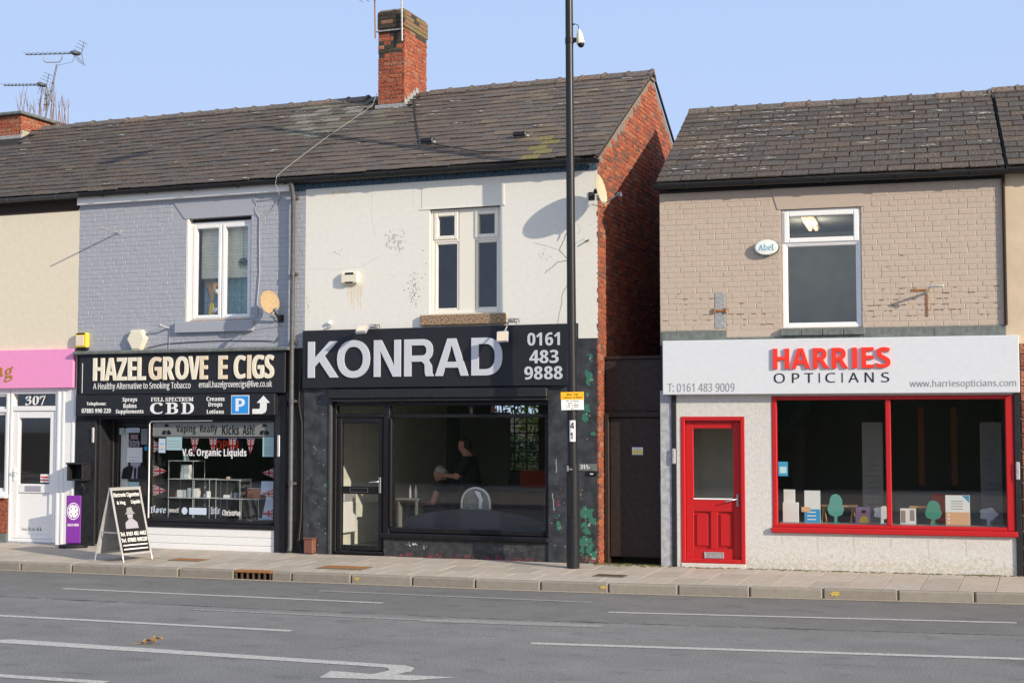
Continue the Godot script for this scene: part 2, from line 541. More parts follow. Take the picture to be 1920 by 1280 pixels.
	mk("room_pale", lin(0.72, 0.74, 0.64), 0.85, {"scale": 0.4})
	mk("room_dark", lin(0.20, 0.20, 0.18), 0.85, {"scale": 0.4})
	mk("room_mid", lin(0.28, 0.28, 0.26), 0.85, {"scale": 0.4})
	mk("dimmed_wall", lin(0.12, 0.12, 0.115), 0.8, {"scale": 0.4})  # wall colour darkened so the room behind the glass looks dim
	mk("sky_tint_wall", lin(0.42, 0.54, 0.68), 0.85, {"scale": 0.4})  # room tinted blue to imitate the sky mirrored in its window
	mk("wall_plain", lin(0.80, 0.785, 0.72), 0.9, {"coarse": "faint"})
	mk("lichen_pale", lin(0.40, 0.39, 0.34), 0.95, {"fine": "grain"})
	mk("floor_dark", lin(0.13, 0.12, 0.11), 0.5, {"scale": 0.6})
	mk("ceiling_tile", lin(0.30, 0.30, 0.28), 0.9, {"scale": 0.5})
	mk("room_paper", lin(0.70, 0.70, 0.68), 0.85, {"scale": 0.4})
	mk("teal_cloth", lin(0.24, 0.42, 0.45), 0.9, {"scale": 1.2, "coarse": "grime"})
	mk("blind_white", lin(0.80, 0.82, 0.72), 0.7, {"scale": 0.8})
	mk("letter_grey", lin(0.60, 0.625, 0.68), 0.4, {"coarse": "faint", "scale": 1.0})
	mk("letter_cream", lin(0.86, 0.80, 0.66), 0.5, {"coarse": "faint", "scale": 1.4})
	mk("letter_tan", lin(0.82, 0.69, 0.53), 0.5, {"coarse": "faint", "scale": 1.4})
	flat("white_print", lin(0.85, 0.86, 0.86), 0.5)
	flat("pale_print", lin(0.60, 0.70, 0.82), 0.5)
	flat("black_print", lin(0.012, 0.012, 0.014), 0.5)
	flat("grey_print", lin(0.30, 0.30, 0.31), 0.6)
	flat("sign_red", lin(0.85, 0.045, 0.025), 0.4)
	flat("sign_shade", lin(0.36, 0.36, 0.42), 0.5)
	flat("blue_print", lin(0.03, 0.30, 0.78), 0.45)
	flat("yellow_plate", lin(0.85, 0.44, 0.02), 0.5)
	flat("yellow_box", lin(0.86, 0.62, 0.06), 0.5)
	flat("gold_print", lin(0.42, 0.21, 0.035), 0.5)
	flat("cream_box", lin(0.80, 0.75, 0.60), 0.5)
	flat("abel_white", lin(0.82, 0.85, 0.80), 0.45)
	flat("abel_blue", lin(0.05, 0.30, 0.50), 0.5)
	flat("lettering_sky", lin(0.28, 0.50, 0.72), 0.5)
	flat("purple", lin(0.20, 0.035, 0.33), 0.45)
	flat("card_white", lin(0.74, 0.80, 0.77), 0.7)
	flat("card_blue", lin(0.03, 0.35, 0.70), 0.6)
	flat("card_lilac", lin(0.42, 0.28, 0.42), 0.6)
	flat("card_tan", lin(0.70, 0.45, 0.25), 0.6)
	flat("card_teal", lin(0.06, 0.28, 0.20), 0.6)
	flat("card_green", lin(0.10, 0.36, 0.30), 0.6)
	flat("card_grey", lin(0.34, 0.40, 0.46), 0.6)
	flat("paper_aqua", lin(0.42, 0.62, 0.64), 0.7)
	flat("banner_grey", lin(0.26, 0.27, 0.27), 0.6)
	flat("wood_pale", lin(0.50, 0.30, 0.12), 0.6)
	flat("chair_red", lin(0.50, 0.06, 0.03), 0.6)
	flat("brown_box", lin(0.20, 0.085, 0.06), 0.6)
	flat("shelf_edge", lin(0.55, 0.62, 0.60), 0.3)
	flat("terracotta", lin(0.40, 0.14, 0.08), 0.7)
	flat("cape", lin(0.016, 0.016, 0.018), 0.7)
	flat("skin", lin(0.52, 0.26, 0.18), 0.6)
	flat("hair_dark", lin(0.03, 0.022, 0.018), 0.7)
	flat("hair_grey", lin(0.40, 0.38, 0.34), 0.8)
	flat("shirt_black", lin(0.012, 0.012, 0.014), 0.85)
	flat("trousers", lin(0.07, 0.05, 0.03), 0.85)
	mk("leopard", lin(0.40, 0.40, 0.36), 0.9, {"coarse": "soot", "scale": 5.0, "world": false})
	flat("navy", lin(0.020, 0.025, 0.038), 0.5)
	flat("cable_pale", lin(0.36, 0.35, 0.32), 0.6)
	flat("cable_dark", lin(0.03, 0.03, 0.03), 0.6)
	flat("leaf_dry", lin(0.36, 0.235, 0.115), 0.8)
	mk("hedge", lin(0.035, 0.06, 0.02), 0.8, {"scale": 1.0})
	mk("leaf_green", lin(0.19, 0.30, 0.06), 0.7, {"mottle": false})  # green lightened to look sunlit in the shaded yard
	M.leaf_green.backlight_enabled = true
	M.leaf_green.backlight = Color(0.2, 0.35, 0.08)
	mk("leaf_dark", lin(0.03, 0.11, 0.07), 0.7, {"mottle": false})
	mk("bark", lin(0.11, 0.085, 0.06), 0.9, {"scale": 2.0, "coarse": "soot"})
	mk("twig", lin(0.26, 0.17, 0.13), 0.9, {"mottle": false})
	var gl := StandardMaterial3D.new()
	gl.resource_name = "glass"
	gl.transparency = BaseMaterial3D.TRANSPARENCY_ALPHA
	gl.albedo_color = Color(0.10, 0.12, 0.12, 0.03)
	gl.roughness = 0.02
	gl.metallic_specular = 0.5
	M["glass"] = gl
	var gs := gl.duplicate()
	gs.albedo_color = Color(0.75, 0.85, 0.83, 0.10)
	M["glass_shelf"] = gs
	var tube_light := StandardMaterial3D.new()
	tube_light.albedo_color = Color(1, 0.95, 0.85)
	tube_light.emission_enabled = true
	tube_light.emission = Color(1.0, 0.86, 0.66)
	tube_light.emission_energy_multiplier = 0.9
	M["tube_light"] = tube_light
	var neon := StandardMaterial3D.new()
	neon.albedo_color = Color(0.4, 0.15, 0.05)
	neon.emission_enabled = true
	neon.emission = Color(1.0, 0.25, 0.08)
	neon.emission_energy_multiplier = 0.10
	M["neon_red"] = neon
	var nb := neon.duplicate()
	nb.albedo_color = Color(0.05, 0.05, 0.3)
	nb.emission = Color(0.12, 0.12, 1.0)
	M["neon_blue"] = nb


# ------------------------------------------------------------------ printed and weathered surfaces

func speckle(im: Image, c: Vector2, r: Vector2, col: Color, cut: float, freq: float, sd: int) -> void:
	# ragged patches of another colour inside an ellipse (pixel units)
	var f := FastNoiseLite.new()
	f.seed = sd
	f.frequency = freq
	f.fractal_octaves = 4
	for y in range(maxi(0, int(c.y - r.y)), mini(im.get_height(), int(c.y + r.y) + 1)):
		for x in range(maxi(0, int(c.x - r.x)), mini(im.get_width(), int(c.x + r.x) + 1)):
			var d := Vector2((x - c.x) / r.x, (y - c.y) / r.y).length()
			if d < 1.0 and f.get_noise_2d(x, y) > cut + 0.5 * d * d:
				im.set_pixel(x, y, col)

func scratch(im: Image, pts: Array, w: float, col: Color, sd := 1) -> void:
	var r := RandomNumberGenerator.new()
	r.seed = sd
	for i in pts.size() - 1:
		var a: Vector2 = pts[i]
		var b: Vector2 = pts[i + 1]
		var nst := int(a.distance_to(b) * 1.5) + 1
		var off := 0.0
		for k in nst:
			off = clampf(off + r.randf_range(-0.5, 0.5), -2.0, 2.0)
			var p := a.lerp(b, float(k) / nst) + Vector2(off, off * 0.6)
			var h := w * r.randf_range(0.4, 1.0)
			for yy in range(int(p.y - h), int(p.y + h) + 1):
				for xx in range(int(p.x - h), int(p.x + h) + 1):
					if xx >= 0 and yy >= 0 and xx < im.get_width() and yy < im.get_height():
						im.set_pixel(xx, yy, im.get_pixel(xx, yy).lerp(col, 0.8))

func grained(w: int, h: int, c: Color, amount: float, freq: float, sd: int) -> Image:
	var im := Image.create(w, h, false, Image.FORMAT_RGB8)
	var f := FastNoiseLite.new()
	f.seed = sd
	f.frequency = freq
	f.fractal_octaves = 5
	for y in h:
		for x in w:
			var k := 1.0 + amount * f.get_noise_2d(x, y)
			im.set_pixel(x, y, Color(c.r * k, c.g * k, c.b * k))
	return im

# the white rendered wall of the hairdresser's: x -4.9..0, y 3.23..5.74
func white_wall_image() -> Image:
	var W := 980
	var H := 502
	var im := grained(W, H, lin(0.80, 0.785, 0.72), 0.02, 0.05, 4)
	var at := func(x: float, y: float) -> Vector2: return Vector2((x + 4.9) * 200.0, (5.74 - y) * 200.0)
	var dk := lin(0.18, 0.18, 0.17)
	speckle(im, at.call(-3.35, 4.85), Vector2(50, 36), lin(0.52, 0.52, 0.50), 0.05, 0.05, 5)
	speckle(im, at.call(-3.25, 4.72), Vector2(22, 44), lin(0.42, 0.42, 0.40), 0.12, 0.07, 6)
	speckle(im, at.call(-4.3, 4.67), Vector2(24, 18), lin(0.58, 0.57, 0.53), 0.1, 0.06, 8)
	speckle(im, at.call(-2.98, 4.05), Vector2(24, 80), lin(0.25, 0.24, 0.22), 0.22, 0.12, 7)
	speckle(im, at.call(-0.85, 4.5), Vector2(30, 30), lin(0.55, 0.54, 0.5), 0.16, 0.08, 9)
	speckle(im, at.call(-0.45, 4.9), Vector2(60, 60), lin(0.66, 0.65, 0.6), 0.2, 0.05, 19)
	speckle(im, at.call(-4.85, 3.9), Vector2(14, 80), lin(0.3, 0.28, 0.26), 0.3, 0.14, 10)
	# rust run below the alarm box, drip streaks
	for k in 9:
		var x0 := -4.12 + 0.03 * k
		scratch(im, [at.call(x0, 4.14), at.call(x0 + 0.01 * sin(k * 3.0), 3.95 - 0.06 * (k % 4))], 1.0, lin(0.74, 0.62, 0.44), k)
	# cracks
	scratch(im, [at.call(-0.42, 4.95), at.call(-0.52, 4.72), at.call(-0.60, 4.55), at.call(-0.46, 4.40), at.call(-0.36, 4.27)], 0.7, dk, 3)
	scratch(im, [at.call(-0.60, 4.55), at.call(-0.78, 4.62), at.call(-1.0, 4.68)], 0.5, lin(0.45, 0.44, 0.42), 4)
	scratch(im, [at.call(-0.46, 4.40), at.call(-0.62, 4.38), at.call(-0.84, 4.22)], 0.5, dk, 5)
	scratch(im, [at.call(-0.36, 4.27), at.call(-0.46, 4.1), at.call(-0.56, 3.85), at.call(-0.62, 3.45)], 0.6, lin(0.3, 0.3, 0.28), 6)
	scratch(im, [at.call(-0.46, 4.55), at.call(-0.3, 4.66), at.call(-0.2, 4.7)], 0.4, lin(0.45, 0.44, 0.42), 7)
	scratch(im, [at.call(-4.85, 4.43), at.call(-4.3, 4.41), at.call(-3.9, 4.44), at.call(-3.6, 4.58)], 0.4, lin(0.62, 0.6, 0.56), 8)
	scratch(im, [at.call(-3.7, 5.72), at.call(-3.72, 5.2), at.call(-3.66, 4.9)], 0.4, lin(0.66, 0.64, 0.6), 9)
	scratch(im, [at.call(-3.02, 5.7), at.call(-3.0, 5.3)], 0.4, lin(0.66, 0.62, 0.55), 10)
	# pitted holes left by fixings
	var r := RandomNumberGenerator.new()
	r.seed = 77
	for k in 34:
		var p: Vector2 = at.call(-3.0 + r.randfn(0.0, 0.12), 4.15 + r.randfn(0.0, 0.24))
		im.fill_rect(Rect2i(int(p.x), int(p.y), r.randi_range(1, 3), r.randi_range(1, 4)), lin(0.12, 0.12, 0.11))
	for k in 26:
		var p: Vector2 = at.call(r.randf_range(-4.8, -0.1), r.randf_range(3.5, 5.6))
		im.fill_rect(Rect2i(int(p.x), int(p.y), r.randi_range(1, 2), r.randi_range(1, 2)), lin(0.3, 0.3, 0.28))
	# rust-coloured run below the gutter at the left and damp edge along the bottom
	speckle(im, at.call(-4.3, 5.66), Vector2(90, 22), lin(0.78, 0.70, 0.55), 0.1, 0.03, 14)
	return im

# dark paint over green and red, flaking: x -4.9..0, y -0.12..3.46
func dark_paint_image() -> Image:
	var W := 980
	var H := 716
	var im := grained(W, H, lin(0.048, 0.052, 0.058), 0.35, 0.02, 15)
	var at := func(x: float, y: float) -> Vector2: return Vector2((x + 4.9) * 200.0, (3.46 - y) * 200.0)
	var gr := lin(0.05, 0.19, 0.125)
	var rd := lin(0.50, 0.05, 0.07)
	var wh := lin(0.42, 0.44, 0.42)
	for g in [[-0.14, 2.70, 14, 34], [-0.14, 2.93, 12, 16], [-0.19, 2.42, 9, 9], [-0.2, 2.15, 16, 30], [-0.08, 1.82, 10, 8], [-0.17, 0.58, 26, 44], [-0.22, 0.22, 26, 40], [-0.10, 0.06, 22, 36], [-0.62, 0.5, 8, 30], [-4.52, 1.03, 7, 8]]:
		speckle(im, at.call(g[0], g[1]), Vector2(g[2], g[3]), gr, -0.30, 0.035, int(100 + g[3] * 7 + g[2]))
		speckle(im, at.call(g[0] + 0.03, g[1] - 0.03), Vector2(g[2], g[3]), wh, 0.30, 0.06, int(200 + g[3] * 3))
	for g in [[-0.62, 0.82, 7, 20], [-0.6, 1.0, 5, 8], [-0.15, 0.0, 40, 14]]:
		speckle(im, at.call(g[0], g[1]), Vector2(g[2], g[3]), rd, 0.12, 0.12, int(300 + g[3] * 5))
	var r := RandomNumberGenerator.new()
	r.seed = 5
	for k in 120:
		var p: Vector2 = at.call((r.randf_range(-4.85, -4.45) if k % 2 else r.randf_range(-0.78, -0.02)), absf(r.randfn(0.0, 0.9)))
		im.fill_rect(Rect2i(int(p.x), int(p.y), r.randi_range(1, 3), r.randi_range(1, 4)), [wh, wh, gr, lin(0.2, 0.21, 0.22)][k % 4])
	scratch(im, [at.call(-0.66, 1.45), at.call(-0.65, 1.25)], 0.8, wh, 3)
	scratch(im, [at.call(-0.72, 0.95), at.call(-0.70, 0.7)], 0.8, wh, 4)
	return im

func plinth_image() -> Image:
	var im := grained(560, 80, lin(0.048, 0.05, 0.054), 0.3, 0.03, 25)
	for k in 16:
		speckle(im, Vector2(20 + k * 34, 70 - (k % 3) * 6), Vector2(22, 14), lin(0.52, 0.05, 0.07), 0.16, 0.13, 400 + k)
	speckle(im, Vector2(100, 22), Vector2(24, 12), lin(0.6, 0.6, 0.58), 0.05, 0.1, 40)
	speckle(im, Vector2(140, 30), Vector2(12, 10), lin(0.6, 0.6, 0.58), 0.1, 0.1, 41)
	speckle(im, Vector2(420, 24), Vector2(120, 22), lin(0.3, 0.3, 0.3), 0.32, 0.2, 42)
	return im

# worn asphalt: x -16..16 across, z 1..17 down; wheel tracks, patches and the sealed joint run with the road
func road_image() -> Image:
	var W := 1024
	var H := 512
	var im := Image.create(W, H, false, Image.FORMAT_RGB8)
	var f := FastNoiseLite.new()
	f.seed = 3
	f.frequency = 0.006
	f.fractal_octaves = 5
	var f2 := FastNoiseLite.new()
	f2.seed = 8
	f2.frequency = 0.05
	f2.fractal_octaves = 4
	for y in H:
		var z := 1.0 + 16.0 * y / H
		for x in W:
			var X := -16.0 + 32.0 * x / W
			var bend := road_z(X) - road_z(0.0)
			var zz := z - bend
			var k := 1.0 + 0.05 * f.get_noise_2d(x * 0.5, zz * 30.0) + 0.05 * f2.get_noise_2d(x, y) + 0.05 * f2.get_noise_2d(x * 0.25 + 900.0, y * 0.5)
			var seam := 4.86 + 0.03 * f2.get_noise_2d(x * 0.15, 3.0)
			if absf(zz - seam) < 0.02 + 0.025 * f2.get_noise_2d(x * 0.8, 9.0):
				k *= 0.62
			if zz > seam:
				k *= 1.06
			if f2.get_noise_2d(x * 0.9 + 300.0, y * 1.4) > 0.42:
				k *= 0.93
			im.set_pixel(x, y, Color(0.555 * k, 0.552 * k, 0.538 * k))
	return im

# front edge of the kerb
func road_z(x: float) -> float:
	var p := [[-40.0, 3.3], [-14.0, 2.53], [-8.8, 2.37], [-4.2, 2.22], [-0.5, 2.06], [1.2, 1.9], [2.5, 1.74], [5.85, 1.24], [9.5, 0.62], [40.0, -4.8]]
	for i in p.size() - 1:
		if x <= p[i + 1][0]:
			return lerpf(p[i][1], p[i + 1][1], clampf((x - p[i][0]) / (p[i + 1][0] - p[i][0]), 0.0, 1.0))
	return -4.8

func flag_image() -> Image:
	var im := Image.create(60, 60, false, Image.FORMAT_RGB8)
	for y in 60:
		for x in 60:
			var c := lin(0.02, 0.05, 0.2)
			var d := minf(absf(x - y), absf(59 - x - y))
			if d < 8.0: c = lin(0.5, 0.5, 0.52)
			if d < 3.0: c = lin(0.35, 0.02, 0.035)
			if absi(x - 30) < 8 or absi(y - 30) < 8: c = lin(0.5, 0.5, 0.52)
			if absi(x - 30) < 4 or absi(y - 30) < 4: c = lin(0.35, 0.02, 0.035)
			im.set_pixel(x, y, c)
	return im

func leopard_image() -> Image:
	var im := grained(128, 128, lin(0.36, 0.37, 0.33), 0.3, 0.05, 60)
	speckle(im, Vector2(64, 64), Vector2(120, 120), lin(0.06, 0.06, 0.05), 0.02, 0.16, 61)
	return im

# pebble-dash below the opticians' window, splashed with dirt near the ground: x 0.225..4.80, y -0.12..2.42
func splash_image() -> Image:
	var im := grained(1024, 568, lin(0.62, 0.61, 0.585), 0.05, 0.05, 71)
	for k in 22:
		speckle(im, Vector2(20 + k * 47, 552 - (k * 37 % 22)), Vector2(60, 40), lin(0.55, 0.51, 0.435), 0.02, 0.06, 720 + k)
		speckle(im, Vector2(40 + k * 47, 520 - (k * 53 % 60)), Vector2(40, 30), lin(0.585, 0.555, 0.50), 0.12, 0.08, 820 + k)
	for k in 6:
		scratch(im, [Vector2(330 + k * 110, 452), Vector2(331 + k * 110, 475 + (k * 29) % 40)], 1.0, lin(0.48, 0.46, 0.42), 90 + k)
	return im

func pebble_height() -> Image:
	var f := FastNoiseLite.new()
	f.noise_type = FastNoiseLite.TYPE_SIMPLEX
	f.frequency = 0.16
	f.fractal_octaves = 3
	f.seed = 4
	return f.get_image(1024, 568)


# ------------------------------------------------------------------ masonry, slates, joinery

func brick_mesh(i: int, even := 1.0) -> ArrayMesh:
	var key := "brick%d_%.1f" % [i, even]
	if not MESH.has(key):
		var b := bld()
		var L := 0.215
		var H := 0.066
		var c := 0.005
		var r := RandomNumberGenerator.new()
		r.seed = 900 + i
		var j := func(x: float, y: float, z: float) -> Vector3:
			return V(x + r.randf_range(-0.003, 0.003), y + r.randf_range(-0.0022, 0.0022), z + r.randf_range(-0.0012, 0.0012) * even)
		var f := [j.call(c, c, 0.0), j.call(L - c, c, 0.0), j.call(L - c, H - c, 0.0), j.call(c, H - c, 0.0)]
		var e := [j.call(0.0, 0.0, -c), j.call(L, 0.0, -c), j.call(L, H, -c), j.call(0.0, H, -c)]
		var g := [V(0, 0, -0.03), V(L, 0, -0.03), V(L, H, -0.03), V(0, H, -0.03)]
		b.quad(f[0], f[1], f[2], f[3])
		for k in 4:
			var k2 := (k + 1) % 4
			b.quad(e[k], e[k2], f[k2], f[k])
			b.quad(g[k], g[k2], e[k2], e[k])
		MESH[key] = b.mesh()
	return MESH[key]

# cells [x, y, w, h] of a coursed wall, cut at the openings
func courses(x0: float, x1: float, y0: float, y1: float, holes: Array, course := 0.0755, pitch := 0.225, header_every := 4) -> Array:
	var cells := []
	var row := 0
	var y := y0
	while y < y1 - 0.02:
		var h := minf(course - 0.0075, y1 - y)
		var p := pitch / 2 if header_every > 0 and row % header_every == 2 else pitch
		var x := x0 - (p / 2 if row % 2 else 0.0) - (0.05 if row % 4 == 3 else 0.0)
		while x < x1:
			var spans := [[maxf(x, x0), minf(x + p - 0.0075, x1)]]
			for o in holes:
				if y + h > o[1] and y < o[3]:
					var nxt := []
					for s in spans:
						if s[1] <= o[0] or s[0] >= o[2]:
							nxt.append(s)
						else:
							if s[0] < o[0]: nxt.append([s[0], o[0]])
							if s[1] > o[2]: nxt.append([o[2], s[1]])
					spans = nxt
			for s in spans:
				if s[1] - s[0] > 0.025:
					cells.append([s[0], y, s[1] - s[0], h])
			x += p
		y += course
		row += 1
	return cells

# lays pieces: the largest in view one by one, the rest joined
func lay(parent: Node3D, called: String, rest_called: String, items: Array, limit: int) -> void:
	# items: [Transform3D in the parent's frame, Mesh, Material]
	var keyed := []
	for it in items:
		keyed.append([(parent.transform * it[0].origin).distance_squared_to(EYE), it])
	if keyed.size() > limit:
		keyed.sort_custom(func(a, b): return a[0] < b[0])
	var rest := {}
	for i in keyed.size():
		var it = keyed[i][1]
		if i < limit:
			var o := part(called, it[1], it[2], parent)
			o.transform = it[0]
		else:
			if not rest.has(it[2]):
				rest[it[2]] = bld()
			rest[it[2]].add(it[1], it[0])
	for m in rest:
		var o := part(rest_called, rest[m], m, parent)
		o.set_meta("kind", "stuff")

func brick_items(cells: Array, xf: Transform3D, mats: Array, proud := 0.003) -> Array:
	var items := []
	for c in cells:
		var m: Material = mats[rng.randi() % mats.size()]
		var t := Transform3D(Basis.from_scale(V(c[2] / 0.215, c[3] / 0.066, 1.0)), V(c[0], c[1], rng.randf_range(-proud, proud)))
		items.append([xf * t, brick_mesh(rng.randi() % 5, 0.3 if mats.size() == 1 else 1.0), m])
	return items

func slate_mesh(w: float, l: float, i: int) -> ArrayMesh:
	var key := "slate_%.3f_%.3f_%d" % [w, l, i]
	if not MESH.has(key):
		var r := RandomNumberGenerator.new()
		r.seed = 50 + i
		var b := bld()
		var th := 0.011 if w < 0.3 else 0.016
		var g := 0.004 if w < 0.3 else 0.007
		var a := r.randf_range(-0.008, 0.008)
		var c := r.randf_range(-0.008, 0.008)
		var lo := [V(g, a, 0), V(w * 0.5, (a + c) / 2 + r.randf_range(-0.004, 0.004), 0), V(w - g, c, 0)]
		var hi := [V(g, l, 0), V(w * 0.5, l, 0), V(w - g, l, 0)]
		var up := V(0, 0, th)
		for k in 2:
			b.quad(lo[k] + up, lo[k + 1] + up, hi[k + 1] + up, hi[k] + up)
			b.quad(lo[k + 1], lo[k + 1] + up, lo[k] + up, lo[k])
		b.quad(lo[0], lo[0] + up, hi[0] + up, hi[0])
		b.quad(lo[2] + up, lo[2], hi[2], hi[2] + up)
		MESH[key] = b.mesh()
	return MESH[key]

# a slated slope from the eave up to the ridge
func slates(parent: Node3D, x0: float, x1: float, eave: Vector2, ridge: Vector2, rows: int, wid: float, pick: Callable, limit := 300, skip := []) -> void:
	var s := V(0, ridge.x - eave.x, ridge.y - eave.y)
	var len_ := s.length()
	s /= len_
	var nrm := Vector3.RIGHT.cross(s)
	var gauge := len_ / rows
	var items := []
	for r in rows:
		var x := x0 - (wid / 2 if r % 2 else 0.0)
		while x < x1 - 0.02:
			var a := maxf(x, x0)
			var e := minf(x + wid, x1)
			if e - a > 0.03:
				var gone := false
				for k in skip:
					if a < k[1] and e > k[0] and (r + 0.9) * gauge > k[2] and r * gauge < k[3]:
						gone = true
				if not gone:
					var tilt := Basis(s.cross(nrm), -atan2(0.020, gauge * 1.5) + rng.randf_range(-0.006, 0.006))
					var basis := tilt * Basis(Vector3.RIGHT, s, nrm)
					basis = Basis(nrm, rng.randfn(0.0, 0.009)) * basis
					var org := V(a, eave.x, eave.y) + s * (r * gauge + rng.randfn(0.0, 0.008)) + nrm * (0.022 + rng.randf_range(-0.002, 0.006))
					basis = basis * Basis.from_scale(V((e - a) / wid, 1, 1))
					items.append([Transform3D(basis, org), slate_mesh(wid, gauge * 1.45, rng.randi() % 8), pick.call((a + e) / 2, float(r) / rows)])
			x += wid
	lay(parent, "slate", "slates", items, limit)

func ridge_tile_mesh() -> ArrayMesh:
	if not MESH.has("ridge"):
		var b := bld()
		b.t = Transform3D(Basis(V(0, 0, -1), V(0, 1, 0), V(1, 0, 0)), Vector3.ZERO)
		var o := [V(-0.165, -0.11, 0), V(-0.06, -0.025, 0), V(-0.02, 0.004, 0), V(0.02, 0.004, 0), V(0.06, -0.025, 0), V(0.165, -0.11, 0)]
		var poly := PackedVector2Array()
		for p in o: poly.append(Vector2(p.x, p.y))
		poly.append(Vector2(0.15, -0.122)); poly.append(Vector2(0.0, -0.02)); poly.append(Vector2(-0.15, -0.122))
		b.slab(poly, 0.0, 0.392)
		var collar := PackedVector2Array()
		for p in o: collar.append(Vector2(p.x * 1.03, p.y + 0.018))
		collar.append(Vector2(0.17, -0.13)); collar.append(Vector2(0.0, -0.02)); collar.append(Vector2(-0.17, -0.13))
		b.slab(collar, 0.352, 0.402)
		MESH["ridge"] = b.mesh()
	return MESH["ridge"]

func ridge_row(parent: Node3D, x0: float, x1: float, y: float, z: float, skip := []) -> void:
	var n := int(round((x1 - x0) / 0.41))
	var step := (x1 - x0) / n
	for i in n:
		var a := x0 + i * step
		var out := false
		for k in skip:
			if a < k[1] and a + step > k[0]: out = true
		if out: continue
		var o := part("ridge_tile", ridge_tile_mesh(), M[["ridge0", "ridge1", "ridge2", "ridge0"][rng.randi() % 4]], parent)
		o.transform = Transform3D(Basis(Vector3.UP, rng.randf_range(-0.02, 0.02)) * Basis(Vector3.BACK, rng.randf_range(-0.012, 0.012)) * Basis.from_scale(V(step / 0.40, 1, 1)), V(a, y + rng.randf_range(-0.006, 0.006), z))

# roof timbers and deck as one closed wedge under the slates, front and back slope
func deck(x0: float, x1: float, eave: Vector2, ridge: Vector2, y_bottom: float) -> Bld:
	var b := bld()
	b.t = Transform3D(Basis(V(0, 0, -1), V(0, 1, 0), V(1, 0, 0)), V(x0, 0, 0))
	var back := 2 * ridge.y - eave.y
	b.slab(PackedVector2Array([Vector2(-eave.y, eave.x), Vector2(-eave.y, eave.x - 0.03), Vector2(0.25, y_bottom), Vector2(-back - 0.25, y_bottom), Vector2(-back, eave.x - 0.03), Vector2(-back, eave.x), Vector2(-ridge.y, ridge.x)]), 0.0, x1 - x0)
	return b

# half-round gutter along x with brackets
func gutter(parent: Node3D, x0: float, x1: float, y0: float, y1: float, z: float, m: Material, r := 0.058) -> void:
	var g := bld()
	var seg := 10
	var nx := 6
	for i in nx:
		var a := float(i) / nx
		var e := float(i + 1) / nx
		for k in seg:
			var t0 := PI * k / seg + PI
			var t1 := PI * (k + 1) / seg + PI
			for side in [1.0, 0.86]:
				var p := V(lerpf(x0, x1, a), lerpf(y0, y1, a) + sin(t0) * r * side, z + cos(t0) * r * side)
				var q := V(lerpf(x0, x1, a), lerpf(y0, y1, a) + sin(t1) * r * side, z + cos(t1) * r * side)
				var s := V(lerpf(x0, x1, e), lerpf(y0, y1, e) + sin(t1) * r * side, z + cos(t1) * r * side)
				var w := V(lerpf(x0, x1, e), lerpf(y0, y1, e) + sin(t0) * r * side, z + cos(t0) * r * side)
				if side == 1.0:
					g.quad(p, w, s, q)
				else:
					g.quad(p, q, s, w)
	for k in [-1.0, 1.0]:
		g.tube([V(x0, y0, z + k * r * 0.95), V(x1, y1, z + k * r * 0.95)], 0.008, 6)
	var o := part("gutter", g, m, parent)
	var nb := int((x1 - x0) / 0.85)
	for i in nb:
		var f := (i + 0.5) / nb
		var bk := bld()
		var pts := []
		for k in 9:
			var a := PI + PI * k / 8
			pts.append(V(lerpf(x0, x1, f), lerpf(y0, y1, f) + sin(a) * (r + 0.004), z + cos(a) * (r + 0.004)))
		for dx in [-0.012, 0.0, 0.012]:
			var pp := []
			for p in pts: pp.append(p + V(dx, 0, 0))
			bk.tube(pp, 0.008, 5)
		part("bracket", bk, m, o)

func pane(parent: Node3D, x0: float, y0: float, x1: float, y1: float, z: float, m: Material = null) -> MeshInstance3D:
	var b := bld()      # sealed double glazing: two sheets
	b.quad(V(x0, y0, z), V(x1, y0, z), V(x1, y1, z), V(x0, y1, z))
	b.quad(V(x0, y0, z - 0.016), V(x1, y0, z - 0.016), V(x1, y1, z - 0.016), V(x0, y1, z - 0.016))
	return part("pane", b, m if m else M.glass, parent)

# outer frame plus sashes; sashes: [x0, y0, x1, y1, bar width, how proud]
func window_unit(parent: Node3D, x0: float, y0: float, x1: float, y1: float, w: float, z0: float, z1: float, m: Material, sashes: Array, bars := [], called := "window") -> MeshInstance3D:
	var b := bld()
	b.frame(x0, y0, x1, y1, w, z0, z1, 0.008)
	for r in bars:
		b.box(V(r[0], r[1], z0), V(r[2], r[3], z1 - 0.002), 0.006)
	var o := part(called, b, m, parent)
	for s in sashes:
		var sb := bld()
		sb.frame(s[0], s[1], s[2], s[3], s[4], z0 + 0.01, z1 + s[5], 0.01)
		part("sash", sb, m, o)
		pane(o, s[0] + s[4], s[1] + s[4], s[2] - s[4], s[3] - s[4], z1 - 0.03)
	return o

func card(called: String, parent: Node, x0: float, y0: float, x1: float, y1: float, z: float, m: Material, th := 0.003) -> MeshInstance3D:
	return part(called, bld().box(V(x0, y0, z), V(x1, y1, z + th)), m, parent)

